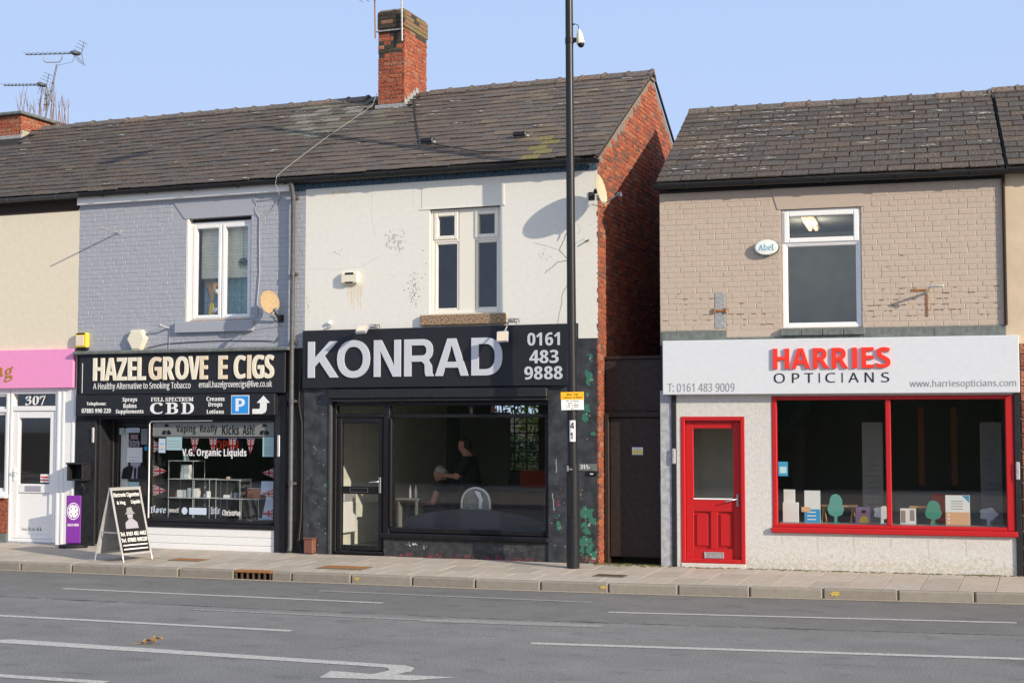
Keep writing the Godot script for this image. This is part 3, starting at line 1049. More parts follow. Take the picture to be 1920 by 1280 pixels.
# a room behind a shop front: closed box of floor, ceiling and walls with thickness
func room(parent: Node3D, x0: float, x1: float, zb: float, wl: Material, wb: Material, wr: Material, back_holes := []) -> void:
	part("interior_floor", bld().box(V(x0, -0.16, zb), V(x1, 0.0, -0.1)), M.floor_dark, parent)
	part("interior_ceiling", bld().box(V(x0, 2.62, zb), V(x1, 2.75, -0.24)), M.ceiling_tile, parent)
	part("interior_wall", bld().box(V(x0 - 0.1, -0.15, zb), V(x0, 2.75, -0.24)), wl, parent)
	part("interior_wall", bld().box(V(x1, -0.15, zb), V(x1 + 0.1, 2.75, -0.24)), wr, parent)
	part("interior_wall", bld().wall(x0 - 0.1, x1 + 0.1, -0.15, 2.75, zb - 0.15, zb, back_holes), wb, parent)

# a plain room behind an upstairs window
func upper_room(parent: Node3D, x0: float, x1: float, y0: float, y1: float, zb: float, paper: Material = null) -> void:
	if paper == null: paper = M.room_paper
	part("interior_floor", bld().box(V(x0, y0 - 0.05, zb), V(x1, y0, -0.23)), M.floor_dark, parent)
	part("interior_ceiling", bld().box(V(x0, y1, zb), V(x1, y1 + 0.03, -0.23)), paper, parent)
	part("interior_wall", bld().box(V(x0 - 0.05, y0, zb), V(x0, y1, -0.23)), paper, parent)
	part("interior_wall", bld().box(V(x1, y0, zb), V(x1 + 0.05, y1, -0.23)), paper, parent)
	part("interior_wall", bld().box(V(x0 - 0.05, y0, zb - 0.05), V(x1 + 0.05, y1, zb)), paper, parent)

# pale crusts of lichen on the slates
func lichen(parent: Node3D, x0: float, x1: float, eave: Vector2, ridge: Vector2, rows: int, n: int, high := 0.5) -> void:
	var s := V(0, ridge.x - eave.x, ridge.y - eave.y)
	var gauge := s.length() / rows
	s = s.normalized()
	var nrm := Vector3.RIGHT.cross(s)
	var b := bld()
	for i in n:
		var r := int(rows * clampf(pow(rng.randf(), high), 0.0, 0.97))
		var f := rng.randf_range(0.1, 0.75)
		var cx := rng.randf_range(x0, x1)
		for k in rng.randi_range(1, 4):
			var tilt := Basis(s.cross(nrm), -atan2(0.020, gauge * 1.5))
			b.t = Transform3D(tilt * Basis(Vector3.RIGHT, s, nrm), V(cx + rng.randfn(0, 0.06), eave.x, eave.y) + s * ((r + f) * gauge) + nrm * (0.0465 - 0.0133 * f))
			var pg := PackedVector2Array()
			var sz := rng.randf_range(0.008, 0.034)
			for q in 9:
				var a := TAU * q / 9
				var rr := sz * rng.randf_range(0.45, 1.25)
				pg.append(Vector2(cos(a) * rr * 1.7, sin(a) * rr * 0.9))
			b.slab(pg, 0.0, 0.002)
	part("lichen", b, M.lichen_pale, parent).set_meta("kind", "stuff")


func _ready() -> void:
	rng.seed = 2024
	# ---- camera
	var cam := Camera3D.new()
	cam.name = "camera"
	add_child(cam)
	cam.position = EYE
	cam.rotation = Vector3(deg_to_rad(3.43), deg_to_rad(21.0), 0)
	cam.fov = 2.0 * rad_to_deg(atan(640.0 / 2667.0))
	cam.near = 0.1
	cam.far = 800.0
	cam.current = true
	# ---- sky, exposure
	var env := Environment.new()
	env.background_mode = Environment.BG_SKY
	var sm := ProceduralSkyMaterial.new()
	sm.sky_top_color = Color(0.585, 0.675, 0.825)
	sm.sky_horizon_color = Color(0.675, 0.745, 0.855)
	sm.sky_curve = 0.16
	sm.sky_energy_multiplier = 1.0
	sm.ground_bottom_color = Color(0.30, 0.29, 0.27)
	sm.ground_horizon_color = Color(0.55, 0.55, 0.54)
	sm.sun_angle_max = 85.0
	sm.sun_curve = 0.7
	var sky := Sky.new()
	sky.sky_material = sm
	env.sky = sky
	env.background_energy_multiplier = 0.71
	env.tonemap_mode = Environment.TONE_MAPPER_LINEAR
	env.tonemap_exposure = 2.05
	env.sdfgi_enabled = true
	env.ssao_enabled = true
	env.ssil_enabled = true
	var we := WorldEnvironment.new()
	we.name = "environment"
	we.environment = env
	add_child(we)
	# ---- sun: low, from the right and in front of the houses
	var sun := DirectionalLight3D.new()
	sun.name = "sun"
	sun.light_energy = 0.8
	sun.light_color = Color(1.0, 0.945, 0.86)
	sun.light_angular_distance = 0.5
	sun.shadow_enabled = true
	add_child(sun)
	sun.look_at_from_position(V(25.5, 10, 10), Vector3.ZERO)

	make_textures()
	make_materials()
	# ---- setting, then the houses, then what hangs on and stands before them
	build_ground()
	build_nail_bar()
	build_vape_shop()
	build_hairdresser()
	build_opticians()
	build_right_house()
	build_alley()
	build_chimneys()
	build_opposite_side()
	build_wall_fittings()
	build_pole()
	build_pavement_things()
	build_shop_window_displays()
	build_people()


# ------------------------------------------------------------------ ground, road, pavement

func front_z(x: float) -> float:
	return 0.0 if x < 0.93 else -(x - 0.93) * tan(deg_to_rad(5.0))

func pave_y(x: float, z: float) -> float:
	var f := front_z(x)
	return lerpf(GY, -0.11, clampf((z - f) / (road_z(x) - f), 0.0, 1.0))

func build_ground() -> void:
	var g := bld()
	g.quad(V(-400, -0.30, 400), V(400, -0.30, 400), V(400, -0.30, -400), V(-400, -0.30, -400))
	structure("ground", g, M.earth)
	var rd := bld()
	var xa := -70.0
	var xb := 70.0
	var za := -8.0
	var zb := 15.0
	rd.uvquad(V(xa, RY, zb), V(xb, RY, zb), V(xb, RY, za), V(xa, RY, za), Rect2((xa + 16.0) / 32.0, (za - 1.0) / 16.0, (xb - xa) / 32.0, (zb - za) / 16.0))
	var rm := picture_mat("asphalt", road_image(), 0.92)
	rm.texture_repeat = true
	rm.detail_enabled = true
	rm.detail_blend_mode = BaseMaterial3D.BLEND_MODE_MUL
	rm.detail_albedo = TX.stone
	rm.detail_uv_layer = BaseMaterial3D.DETAIL_UV_2
	rm.uv2_triplanar = true
	rm.uv2_world_triplanar = true
	rm.uv2_scale = Vector3.ONE * 0.22
	var road := structure("road", rd, rm)
	var my := RY + 0.004
	var stripe := func(a: Vector2, b: Vector2, w: float, m: Material) -> void:
		var k := bld()
		var d := (b - a).normalized()
		var s := Vector2(-d.y, d.x) * w / 2
		k.quad(V(a.x + s.x, my, a.y + s.y), V(b.x + s.x, my, b.y + s.y), V(b.x - s.x, my, b.y - s.y), V(a.x - s.x, my, a.y - s.y))
		part("road_marking", k, m, road)
	stripe.call(Vector2(-6.21, 4.15), Vector2(-1.52, 4.02), 0.10, M.road_paint)
	stripe.call(Vector2(-2.91, 3.15), Vector2(0.86, 3.04), 0.11, M.worn_paint)
	stripe.call(Vector2(-3.36, 5.37), Vector2(-0.42, 5.25), 0.11, M.worn_paint)
	stripe.call(Vector2(-0.42, 5.26), Vector2(1.6, 5.0), 0.24, M.worn_paint)
	stripe.call(Vector2(-9.0, 6.78), Vector2(-1.37, 6.52), 0.12, M.road_paint)
	stripe.call(Vector2(-9.0, 10.15), Vector2(-1.30, 9.76), 0.13, M.road_paint)
	stripe.call(Vector2(1.32, 3.86), Vector2(5.79, 3.11), 0.10, M.road_paint)
	stripe.call(Vector2(1.30, 6.42), Vector2(10.5, 4.94), 0.13, M.road_paint)
	# turn arrow: shaft, bend and head
	var arrow := bld()
	arrow.t = Transform3D(Basis(V(1, 0, 0), V(0, 0, -1), V(0, 1, 0)), V(0, my, 0))
	var pl := PackedVector2Array()
	for p in [[-3.71, 8.06], [0.4, 8.07], [0.70, 8.07], [0.83, 8.16], [0.88, 8.33], [0.82, 8.52], [1.37, 8.47], [1.07, 8.74], [0.27, 8.9], [0.2, 8.56], [0.62, 8.58], [0.68, 8.36], [0.6, 8.24], [0.42, 8.23], [-3.5, 8.3], [-4.1, 8.34]]:
		pl.append(Vector2(p[0], -p[1]))
	arrow.slab(pl, 0.0, 0.0)
	part("road_marking", arrow, M.road_paint, road)
	# pale strip in the channel along the kerb
	var kl := bld()
	for i in 46:
		var x0 := -13.5 + i * 0.5
		var x1 := x0 + 0.5
		kl.quad(V(x0, my, road_z(x0) + 0.16), V(x1, my, road_z(x1) + 0.16), V(x1, my, road_z(x1) + 0.035), V(x0, my, road_z(x0) + 0.035))
	part("channel_line", kl, M.kerb_line, road)

	# pavement: bed and flags
	var bed := bld()
	for i in 27:
		var x0 := -14.5 + i
		var x1 := x0 + 1.0
		for s in [[x0, x1]]:
			var k0 := road_z(x0) - 0.13
			var k1 := road_z(x1) - 0.13
			var f0 := front_z(x0) - 0.3
			var f1 := front_z(x1) - 0.3
			bed.quad(V(x0, -0.125, k0), V(x1, -0.125, k1), V(x1, GY - 0.012, f1), V(x0, GY - 0.012, f0))
	var pv := structure("pavement", bed, M.joint)
	var fm := bld().box(V(0.003, -0.05, 0.003), V(0.447, 0, 0.597), 0.004).mesh()
	var x := -13.4
	while x < 9.4:
		var xm := x + 0.225
		var zk := road_z(xm) - 0.135
		var zf := front_z(xm) + 0.01
		var run := (road_z(xm + 0.3) - road_z(xm - 0.3)) / 0.6
		var z1 := zk
		var row := 0
		while z1 > zf + 0.06:
			var d := minf(0.6, z1 - zf)
			if x < -0.6 and row == 0:
				pass
			var z0 := z1 - d
			var off := 0.225 if row % 2 and x < 0.0 else 0.0
			var o := part("paving_flag", fm, M["slab%d" % (rng.randi() % 4)], pv)
			var ya := pave_y(xm, z0) + rng.randf_range(-0.002, 0.002)
			var yb := pave_y(xm, z1) + rng.randf_range(-0.002, 0.002)
			o.transform = Transform3D(Basis(V(1, 0, run), V(0, 1, 0), V(0, (yb - ya) / 0.6, d / 0.6)), V(x + off, ya, z0 - run * (0.225 - off)))
			z1 -= d
			row += 1
		x += 0.45
	# kerb stones
	var kerb := Node3D.new()
	kerb.name = "kerb"
	kerb.set_meta("kind", "structure")
	add_child(kerb)
	var km := bld().box(V(0.006, -0.26, -0.135), V(0.909, 0, 0), 0.018).mesh()
	var kx := -13.9
	var n := 0
	while kx < 9.5:
		var d := V(0.915, 0, road_z(kx + 0.915) - road_z(kx))
		d = d.normalized()
		if not (kx > -5.35 and kx < -4.5):
			var o := part("kerb_stone", km, M["kerb%d" % (n % 2)], kerb)
			o.transform = Transform3D(Basis(d, Vector3.UP, d.cross(Vector3.UP)), V(kx, -0.11 + rng.randf_range(-0.003, 0.003), road_z(kx)))
		else:
			inlet(V(kx, -0.11, road_z(kx)), d)
			var o := part("kerb_stone", km, M.kerb1, kerb)
			o.transform = Transform3D(Basis(d * 0.325, Vector3.UP, d.cross(Vector3.UP)), V(kx, -0.11, road_z(kx)) + d * 0.61)
		kx += 0.915 * d.x
		n += 1
	# yellow spray marks on three stones
	for p in [-2.83, 0.66, 3.6]:
		var sp := bld()
		var big := 1.0 if p > 3.0 else 0.65
		var pg := PackedVector2Array()
		for k in 14:
			var a := TAU * k / 14
			var r := rng.randf_range(0.028, 0.062) * big
			pg.append(Vector2(cos(a) * r * 1.35, sin(a) * r * 0.75))
		sp.slab(pg, 0.0, 0.002)
		var o := part("paint_mark", sp, M.yellow_spray, kerb)
		var e := V(1, 0, (road_z(p + 0.2) - road_z(p - 0.2)) / 0.4).normalized()
		o.transform = Transform3D(Basis(e, Vector3.UP, e.cross(Vector3.UP)), V(p, -0.165, road_z(p) + 0.004))
	# dirt and moss where the flags meet the walls
	var dirt := bld()
	for i in 210:
		var dx := rng.randf_range(-0.05, 4.9)
		var z := front_z(dx + 0.93) + absf(rng.randfn(0, 0.05)) + 0.02
		dirt.ball(V(dx + (0.93 if dx > 0.1 else 0.0), pave_y(dx, z) + 0.002, z), V(rng.randf_range(0.01, 0.035), rng.randf_range(0.004, 0.01), rng.randf_range(0.01, 0.03)), 3)
	for i in 90:
		var dx := rng.randf_range(-0.05, 0.95)
		var z := -0.12 + absf(rng.randfn(0, 0.12))
		dirt.ball(V(dx, GY - 0.005, z), V(rng.randf_range(0.02, 0.07), rng.randf_range(0.008, 0.02), rng.randf_range(0.02, 0.05)), 3)
	var dm := part("litter_and_moss", dirt, M.moss, self)
	dm.set_meta("kind", "stuff")
	dm.set_meta("label", "crumbs of earth and moss along the foot of the walls")
	dm.set_meta("category", "debris")

func inlet(p: Vector3, d: Vector3) -> void:
	var o := thing("kerb_drain", "rusty cast iron kerb drain with six slots in place of a kerb stone", "drain")
	o.transform = Transform3D(Basis(d, Vector3.UP, d.cross(Vector3.UP)), p)
	part("cover", bld().box(V(0.01, -0.03, -0.22), V(0.60, 0.002, 0.0), 0.006), M.rust, o)
	part("back_plate", bld().box(V(0.01, -0.24, -0.2), V(0.60, -0.031, -0.18)), M.black_print, o)
	for k in 7:
		var x := 0.012 + k * 0.0915
		part("bar", bld().box(V(x, -0.25, -0.06), V(x + 0.028, -0.03, -0.004), 0.006), M.iron, o)
	part("bottom_rail", bld().box(V(0.01, -0.26, -0.05), V(0.60, -0.215, 0.0), 0.006), M.iron, o)


# ------------------------------------------------------------------ the terrace: three shops under one roof line

const KE := Vector2(5.90, 0.12)    # eave (y, z)
const KR := Vector2(7.87, -3.02)   # ridge

func back_and_sides(o: Node3D, x0: float, x1: float, back_holes := []) -> void:
	part("back_wall", bld().wall(x0, x1, -0.2, 5.62, -6.2, -6.02, back_holes), M.brick1, o)
	part("party_wall", bld().box(V(x0, -0.2, -6.0), V(x0 + 0.1, 5.6, -0.23)), M.mortar_old, o)

func terrace_roof(o: Node3D, x0: float, x1: float, pick: Callable, limit: int, skip := [], ridge_skip := []) -> void:
	part("roof", deck(x0, minf(x1, -0.25), KE, KR, 5.62), M.deck, o)
	slates(o, x0, x1, KE, KR, 19, 0.285, pick, limit, skip)
	part("mortar_bedding", bld().box(V(x0, 7.74, -3.15), V(x1, 7.80, -2.86), 0.01), M.mortar_old, o)
	ridge_row(o, x0, x1, 7.925, KR.y, ridge_skip)
	lichen(o, x0 + 0.1, minf(x1, -0.1), KE, KR, 19, 26)

func pick_dark(_x: float, t: float) -> Material:
	var r := rng.randf()
	return M["slate_h%d" % [0, 3, 1, 1, 4, 5, 6, 3][rng.randi() % 8]]

func pick_mid(x: float, t: float) -> Material:
	var r := rng.randf()
	var d := Vector2((x + 5.7) / 0.75, (t - 0.85) / 0.42).length()
	if d < 1.0 and r < 0.75: return M.slate_green if r < 0.5 else M.slate_white
	return M[["slate_h3", "slate0", "slate_h5", "slate2", "slate_h6", "slate0", "slate1", "slate_h3"][rng.randi() % 8]]

func pick_warm(x: float, t: float) -> Material:
	var r := rng.randf()
	if x < -4.2 and t > 0.55 and r < 0.6: return M.slate_green
	if absf(x + 0.98) < 0.16 and t < 0.25: return M.slate_yellow if r < 0.7 else M.slate3
	if x > -3.2 + 1.2 * (1.0 - t) and t > 0.2:
		return M["slate%d" % [3, 5, 6, 1, 7, 3, 6, 4][rng.randi() % 8]]
	return M["slate%d" % [1, 0, 3, 4, 1, 0, 3, 1][rng.randi() % 8]]

# ---- number 307, far left: cream render, pink fascia, white door
func build_nail_bar() -> void:
	var o := thing("shop_building", "cream rendered terrace shop with pink fascia and white glazed door numbered 307", "shop")
	part("upper_wall", bld().wall(-14.2, -9.29, 3.18, 5.66, -0.22, 0.0), M.cream, o)
	part("eaves_board", bld().box(V(-14.2, 5.62, -0.1), V(-9.30, 5.83, 0.012), 0.004), M.fascia_brown, o)
	part("fascia_backing", bld().box(V(-14.2, 2.55, -0.22), V(-9.29, 3.18, -0.002)), M.white_boards, o)
	# grooved white panel between the door and the next shop
	var pil := part("pilaster", bld().box(V(-9.665, -0.1, -0.12), V(-9.29, 2.55, 0.012), 0.004), M.upvc, o)
	for x in [-9.66, -9.56, -9.36]:
		part("moulding", bld().box(V(x, -0.09, 0.0125), V(x + 0.045, 2.545, 0.022), 0.004), M.upvc, pil)
	# door with fanlight
	var df := part("door_frame", bld().frame(-10.68, -0.04, -9.67, 2.55, 0.055, -0.13, 0.0), M.upvc, o)
	part("transom", bld().box(V(-10.625, 2.2, -0.12), V(-9.725, 2.285, -0.002), 0.006), M.upvc, df)
	pane(df, -10.62, 2.285, -9.73, 2.50, -0.06)
	part("threshold", bld().box(V(-10.68, -0.1, -0.14), V(-9.67, -0.041, 0.03), 0.005), M.grey_render, o)
	var lf := bld()
	lf.box(V(-10.622, 0.02, -0.10), V(-10.50, 2.195, -0.02), 0.008)
	lf.box(V(-9.84, 0.02, -0.10), V(-9.728, 2.195, -0.02), 0.008)
	lf.box(V(-10.50, 2.08, -0.10), V(-9.84, 2.195, -0.022), 0.006)
	lf.box(V(-10.50, 0.80, -0.10), V(-9.84, 0.95, -0.022), 0.006)
	lf.box(V(-10.50, 0.02, -0.10), V(-9.84, 0.09, -0.022), 0.006)
	var lp := part("door", lf, M.upvc, o)
	pane(lp, -10.50, 0.95, -9.84, 2.08, -0.05)
	part("door_panel", bld().box(V(-10.50, 0.09, -0.09), V(-9.84, 0.80, -0.045), 0.01), M.upvc, lp)
	part("letter_plate", bld().box(V(-10.33, 0.83, -0.023), V(-10.0, 0.92, -0.01), 0.005), M.sign_shade, lp)
	part("handle", bld().tube([V(-10.56, 1.15, 0.0), V(-10.56, 1.15, 0.045), V(-10.42, 1.14, 0.05)], 0.011, 8).box(V(-10.585, 1.0, -0.02), V(-10.545, 1.22, -0.005), 0.004), M.upvc, lp)
	var nm := thing("door_number", "white italic serif house number 307 on the fanlight glass", "number")
	letters("digits", "307", fontof("eb", 0.25), -10.40, -9.97, 2.30, 2.475, -0.055, 0.004, M.white_print, nm)
	based(nm, V(-10.18, 2.30, -0.05))
	var st := thing("window_notice", "small white and red notice in the corner of the door glass of number 307", "notice")
	part("paper", bld().box(V(-10.04, 0.98, -0.046), V(-9.86, 1.12, -0.043)), M.white_print, st)
	part("print", bld().box(V(-10.03, 1.01, -0.0425), V(-9.87, 1.03, -0.0415)).box(V(-10.03, 1.06, -0.0425), V(-9.87, 1.085, -0.0415)), M.sign_red, st)
	based(st, V(-9.95, 0.98, -0.045))
	var sc := bld()
	for k in 26:
		var sx := -10.42 + k * 0.017 + rng.randf_range(-0.01, 0.01)
		sc.slab(PackedVector2Array([Vector2(sx, 0.155), Vector2(sx + rng.randf_range(0.008, 0.03), 0.15 + rng.randf_range(0.0, 0.02)), Vector2(sx + rng.randf_range(-0.01, 0.02), 0.19 + rng.randf_range(0.0, 0.05))]), -0.0445, -0.044)
	part("scuff_marks", sc, M.grey_print, lp)
	# shop window at the left edge
	window_unit(o, -13.9, 0.76, -10.70, 2.55, 0.06, -0.13, 0.0, M.upvc, [[-13.84, 0.82, -10.76, 2.18, 0.05, -0.03], [-13.84, 2.24, -10.76, 2.49, 0.04, -0.03]], [[-13.84, 2.18, -10.76, 2.24]], "shop_window")
	part("window_sill", bld().box(V(-13.9, 0.70, -0.12), V(-10.69, 0.76, 0.06), 0.01), M.upvc, o)
	part("plinth_backing", bld().box(V(-13.9, -0.1, -0.2), V(-10.69, 0.70, -0.008)), M.mortar_old, o)
	lay(o, "brick", "brickwork", brick_items(courses(-12.2, -10.695, 0.10, 0.70, []), KF, [M.brick0, M.brick1, M.brick2, M.brick4]), 300)
	part("plinth", bld().box(V(-13.9, -0.1, -0.1), V(-10.69, 0.095, 0.02), 0.006), M.stone_band, o)
	part("corner_wall", bld().box(V(-14.2, -0.1, -0.22), V(-13.9, 2.55, 0.0)), M.cream, o)
	room(o, -13.9, -9.5, -4.0, M.room_mid, M.room_dark, M.room_mid)
	back_and_sides(o, -14.2, -9.29)
	terrace_roof(o, -14.2, -9.29, pick_dark, 300, [[-13.75, -12.75, 2.9, 4.2]], [[-13.7, -12.85]])
	gutter(o, -14.2, -9.15, 5.875, 5.868, 0.155, M.gutter_grey)
	based(o, V(-11.7, GY, 0))
	# fascia sign
	var s := thing("shop_sign", "flat bright pink fascia sign with gold script lettering above door 307", "sign")
	part("board", bld().box(V(-14.15, 2.59, 0.0), V(-9.30, 3.25, 0.085), 0.006), M.pink, s)
	letters("lettering", "ng", fontof("eb", 0.30), -10.98, -10.55, 2.70, 2.97, 0.0855, 0.006, M.gold_print, s)
	based(s, V(-11.7, 2.59, 0.04))

# ---- number 309: blue-grey painted brick over a black shop front
func build_vape_shop() -> void:
	var o := thing("shop_building", "blue-grey painted brick terrace shop with a black vape shop front", "shop")
	var hole := [-7.14, 3.66, -5.90, 5.36]
	part("upper_wall", bld().wall(-9.288, -4.905, 3.18, 5.72, -0.22, -0.004, [hole]), M.grey_paint, o)
	var lint := [-7.42, 5.36, -5.80, 5.66]
	lay(o, "brick", "brickwork", brick_items(courses(-9.286, -4.907, 3.22, 5.70, [[-7.14, 3.62, -5.90, 5.36], lint]), KF, [M.grey_paint], 0.0016), 300)
	var lb := bld()
	lb.slab(PackedVector2Array([Vector2(-7.17, 5.362), Vector2(-5.86, 5.362), Vector2(-5.78, 5.655), Vector2(-7.40, 5.655)]), -0.02, 0.008)
	part("lintel", lb, M.grey_smooth, o)
	part("window_sill", bld().box(V(-7.30, 3.47, -0.1), V(-5.83, 3.655, 0.07), 0.008), M.grey_smooth, o)
	part("reveal", bld().box(V(-7.138, 3.657, -0.2), V(-7.09, 5.358, 0.002), 0.003), M.upvc_cream, o)
	var w := window_unit(o, -7.088, 3.66, -5.902, 5.30, 0.045, -0.16, -0.075, M.upvc, [[-7.045, 3.70, -6.50, 5.255, 0.062, 0.012], [-6.49, 3.70, -5.945, 5.255, 0.062, 0.012]])
	part("head_board", bld().box(V(-7.09, 5.302, -0.2), V(-5.902, 5.36, -0.12)), M.black_wood, w)
	part("sill_strip", bld().box(V(-7.09, 3.656, -0.16), V(-5.902, 3.685, -0.06), 0.004), M.old_sill, w)
	# venetian blind, curtain and plants behind the panes
	for k in 17:
		part("blind_slat", bld().box(V(-6.98, 4.40 + k * 0.05, -0.235), V(-5.96, 4.4035 + k * 0.05, -0.205)), M.blind_white, w).rotation.x = 0.0
	part("blind_back", bld().box(V(-6.99, 4.38, -0.25), V(-5.95, 5.26, -0.243)), M.blind_white, w)
	var cur := bld()
	for k in 40:
		var xa := -7.0 + k * 0.027
		var za := -0.34 + 0.022 * sin(k * 1.3)
		var zb := -0.34 + 0.022 * sin((k + 1) * 1.3)
		cur.quad(V(xa, 3.66, za), V(xa + 0.027, 3.66, zb), V(xa + 0.027, 4.5, zb), V(xa, 4.5, za))
	part("curtain", cur, M.teal_cloth, w)
	upper_room(o, -9.0, -5.0, 2.95, 5.56, -3.6)
	# eaves board and rainwater goods
	part("eaves_board", bld().box(V(-9.285, 5.70, -0.1), V(-5.16, 5.842, 0.085), 0.005), M.white_boards, o)
	part("eaves_board", bld().box(V(-5.15, 5.70, -0.1), V(-4.905, 5.842, 0.02), 0.005), M.peeling_blue, o)
	# shop front
	part("fascia_backing", bld().wall(-9.288, -4.905, 2.06, 3.17, -0.22, -0.012), M.black_paint, o)
	part("ledge", bld().box(V(-9.26, 3.14, -0.01), V(-5.10, 3.20, 0.17), 0.012), M.stone_band, o)
	part("pilaster", bld().box(V(-9.285, -0.1, -0.22), V(-8.86, 2.055, 0.02), 0.008), M.black_paint, o)
	part("pilaster", bld().box(V(-5.41, -0.1, -0.22), V(-5.205, 2.44, 0.03), 0.008), M.black_paint, o)
	part("rough_strip", bld().box(V(-5.20, -0.1, -0.22), V(-4.905, 3.14, -0.01), 0.01), M.black_wood, o)
	var sw := window_unit(o, -7.86, 0.36, -5.415, 2.055, 0.045, -0.12, -0.02, M.black_gloss, [], [], "shop_window")
	pane(sw, -7.815, 0.405, -5.46, 2.01, -0.06)
	part("edge_trim", bld().tube([V(-7.81, 0.43, -0.012), V(-7.81, 1.98, -0.012), V(-7.77, 2.02, -0.012), V(-6.6, 2.03, -0.012)], 0.012, 6), M.upvc, sw)
	part("window_sill", bld().box(V(-7.86, 0.29, -0.14), V(-5.415, 0.36, 0.03), 0.012), M.black_gloss, o)
	for k in 3:
		part("plinth_board", bld().box(V(-7.84, -0.1 + k * 0.13, -0.14), V(-5.42, 0.026 + k * 0.13, 0.0), 0.006), M.white_boards, o)
	# recessed door at the left
	part("recess_wall", bld().box(V(-8.86, -0.1, -0.62), V(-8.80, 2.3, -0.02), 0.004), M.black_paint, o)
	part("recess_wall", bld().box(V(-7.90, -0.1, -0.62), V(-7.862, 2.3, -0.12), 0.004), M.black_paint, o)
	part("recess_ceiling", bld().box(V(-8.86, 2.06, -0.62), V(-7.86, 2.12, -0.23)), M.black_paint, o)
	part("doorstep", bld().box(V(-8.86, -0.14, -0.62), V(-7.86, -0.03, 0.0), 0.01), M.old_sill, o)
	var df := part("door_frame", bld().frame(-8.80, -0.03, -7.90, 2.06, 0.06, -0.40, -0.30), M.black_paint, o)
	var dl := bld()
	dl.frame(-8.738, 0.0, -7.962, 1.998, 0.075, -0.39, -0.33, 0.006)
	dl.box(V(-8.66, 0.075, -0.385), V(-8.04, 0.2, -0.335), 0.006)
	var d := part("door", dl, M.black_gloss, o)
	pane(d, -8.66, 0.2, -8.04, 1.92, -0.36)
	part("curtain_strip", bld().box(V(-8.655, 0.2, -0.40), V(-8.50, 1.9, -0.392)), M.white_print, d)
	room(o, -9.05, -5.02, -4.2, M.room_mid, M.room_dark, M.room_dark)
	part("stall_wall", bld().box(V(-7.86, -0.1, -0.2), V(-5.41, 0.28, -0.145)), M.black_paint, o)
	part("counter", bld().box(V(-8.0, 0.0, -2.2), V(-5.3, 0.95, -1.7), 0.02), M.room_dark, o)
	back_and_sides(o, -9.285, -4.905)
	terrace_roof(o, -9.29, -4.9, pick_mid, 300, [[-4.92, -4.3, 3.05, 4.2]], [[-4.95, -4.3]])
	gutter(o, -9.15, -4.75, 5.868, 5.862, 0.155, M.gutter_black)
	based(o, V(-7.1, GY, 0))
	# fascia sign with raised letters
	var s := thing("shop_sign", "black fascia sign with cream letters HAZEL GROVE E CIGS", "sign")
	part("board", bld().box(V(-9.16, 2.47, 0.0), V(-5.19, 3.135, 0.10), 0.006), M.sign_black, s)
	var f := fontof("sb")
	var put := func(ch: String, x0: float, x1: float, y0: float, y1: float, m: Material) -> void:
		var l := letters("letter", ch, f, x0, x1 - 0.014, y0, y1, 0.1005, 0.018, m, s)
		var l2 := letters("letter_edge", ch, f, x0 + 0.014, x1, y0 + 0.001, y1 - 0.001, 0.1005, 0.017, m, l)
		if ch != "I":
			l2.transform = l.transform.affine_inverse() * l2.transform
	var lc: Array = [M.letter_cream, M.letter_tan]
	var hz := [["H", -8.87, -8.64, 0], ["A", -8.63, -8.39, 0], ["Z", -8.39, -8.19, 0], ["E", -8.17, -8.00, 0], ["L", -7.98, -7.82, 0], ["G", -7.76, -7.51, 1], ["R", -7.48, -7.26, 0], ["O", -7.24, -6.99, 0], ["V", -6.99, -6.77, 0], ["E", -6.77, -6.62, 1], ["E", -6.42, -6.25, 1], ["C", -6.13, -5.91, 0], ["I", -5.88, -5.81, 1], ["G", -5.79, -5.57, 0], ["S", -5.56, -5.39, 0]]
	for h in hz:
		put.call(h[0], h[1], h[2], 2.70, 3.08, lc[h[3]])
	letters("lettering", "A Healthy Alternative to Smoking Tobacco", fontof("s"), -8.87, -6.95, 2.525, 2.665, 0.1005, 0.003, M.white_print, s)
	letters("lettering", "email.hazelgroveecigs@live.co.uk", fontof("s"), -6.79, -5.43, 2.535, 2.67, 0.1005, 0.003, M.white_print, s)
	part("edge_strip", bld().box(V(-9.10, 2.50, 0.1002), V(-9.09, 3.0, 0.104)), M.white_print, s)
	based(s, V(-7.2, 2.47, 0.05))
	var s2 := thing("shop_sign", "slim black sign reading FULL SPECTRUM CBD with blue parking symbol and arrow", "sign")
	part("board", bld().box(V(-9.20, 2.115, 0.0), V(-5.36, 2.46, 0.135), 0.006), M.sign_black, s2)
	var z := 0.1355
	letters("lettering", "Telephone:", fontof("sb"), -8.97, -8.58, 2.27, 2.345, z, 0.003, M.white_print, s2)
	letters("lettering", "07885 990 220", fontof("sb"), -9.07, -8.48, 2.16, 2.235, z, 0.003, M.white_print, s2)
	letters("lettering", "Sprays", fontof("sb"), -8.25, -7.96, 2.325, 2.415, z, 0.003, M.white_print, s2)
	letters("lettering", "Balms", fontof("sb"), -8.23, -7.97, 2.24, 2.315, z, 0.003, M.white_print, s2)
	letters("lettering", "Supplements", fontof("sb"), -8.38, -7.83, 2.13, 2.22, z, 0.003, M.white_print, s2)
	letters("lettering", "FULL SPECTRUM", fontof("eb"), -7.69, -6.87, 2.345, 2.41, z, 0.003, M.white_print, s2)
	for k in [["C", -7.70, -7.46], ["B", -7.40, -7.16], ["D", -7.10, -6.86]]:
		letters("letter", k[0], fontof("eb"), k[1], k[2], 2.14, 2.325, z, 0.004, M.white_print, s2)
	letters("lettering", "Creams", fontof("sb"), -6.62, -6.28, 2.345, 2.415, z, 0.003, M.white_print, s2)
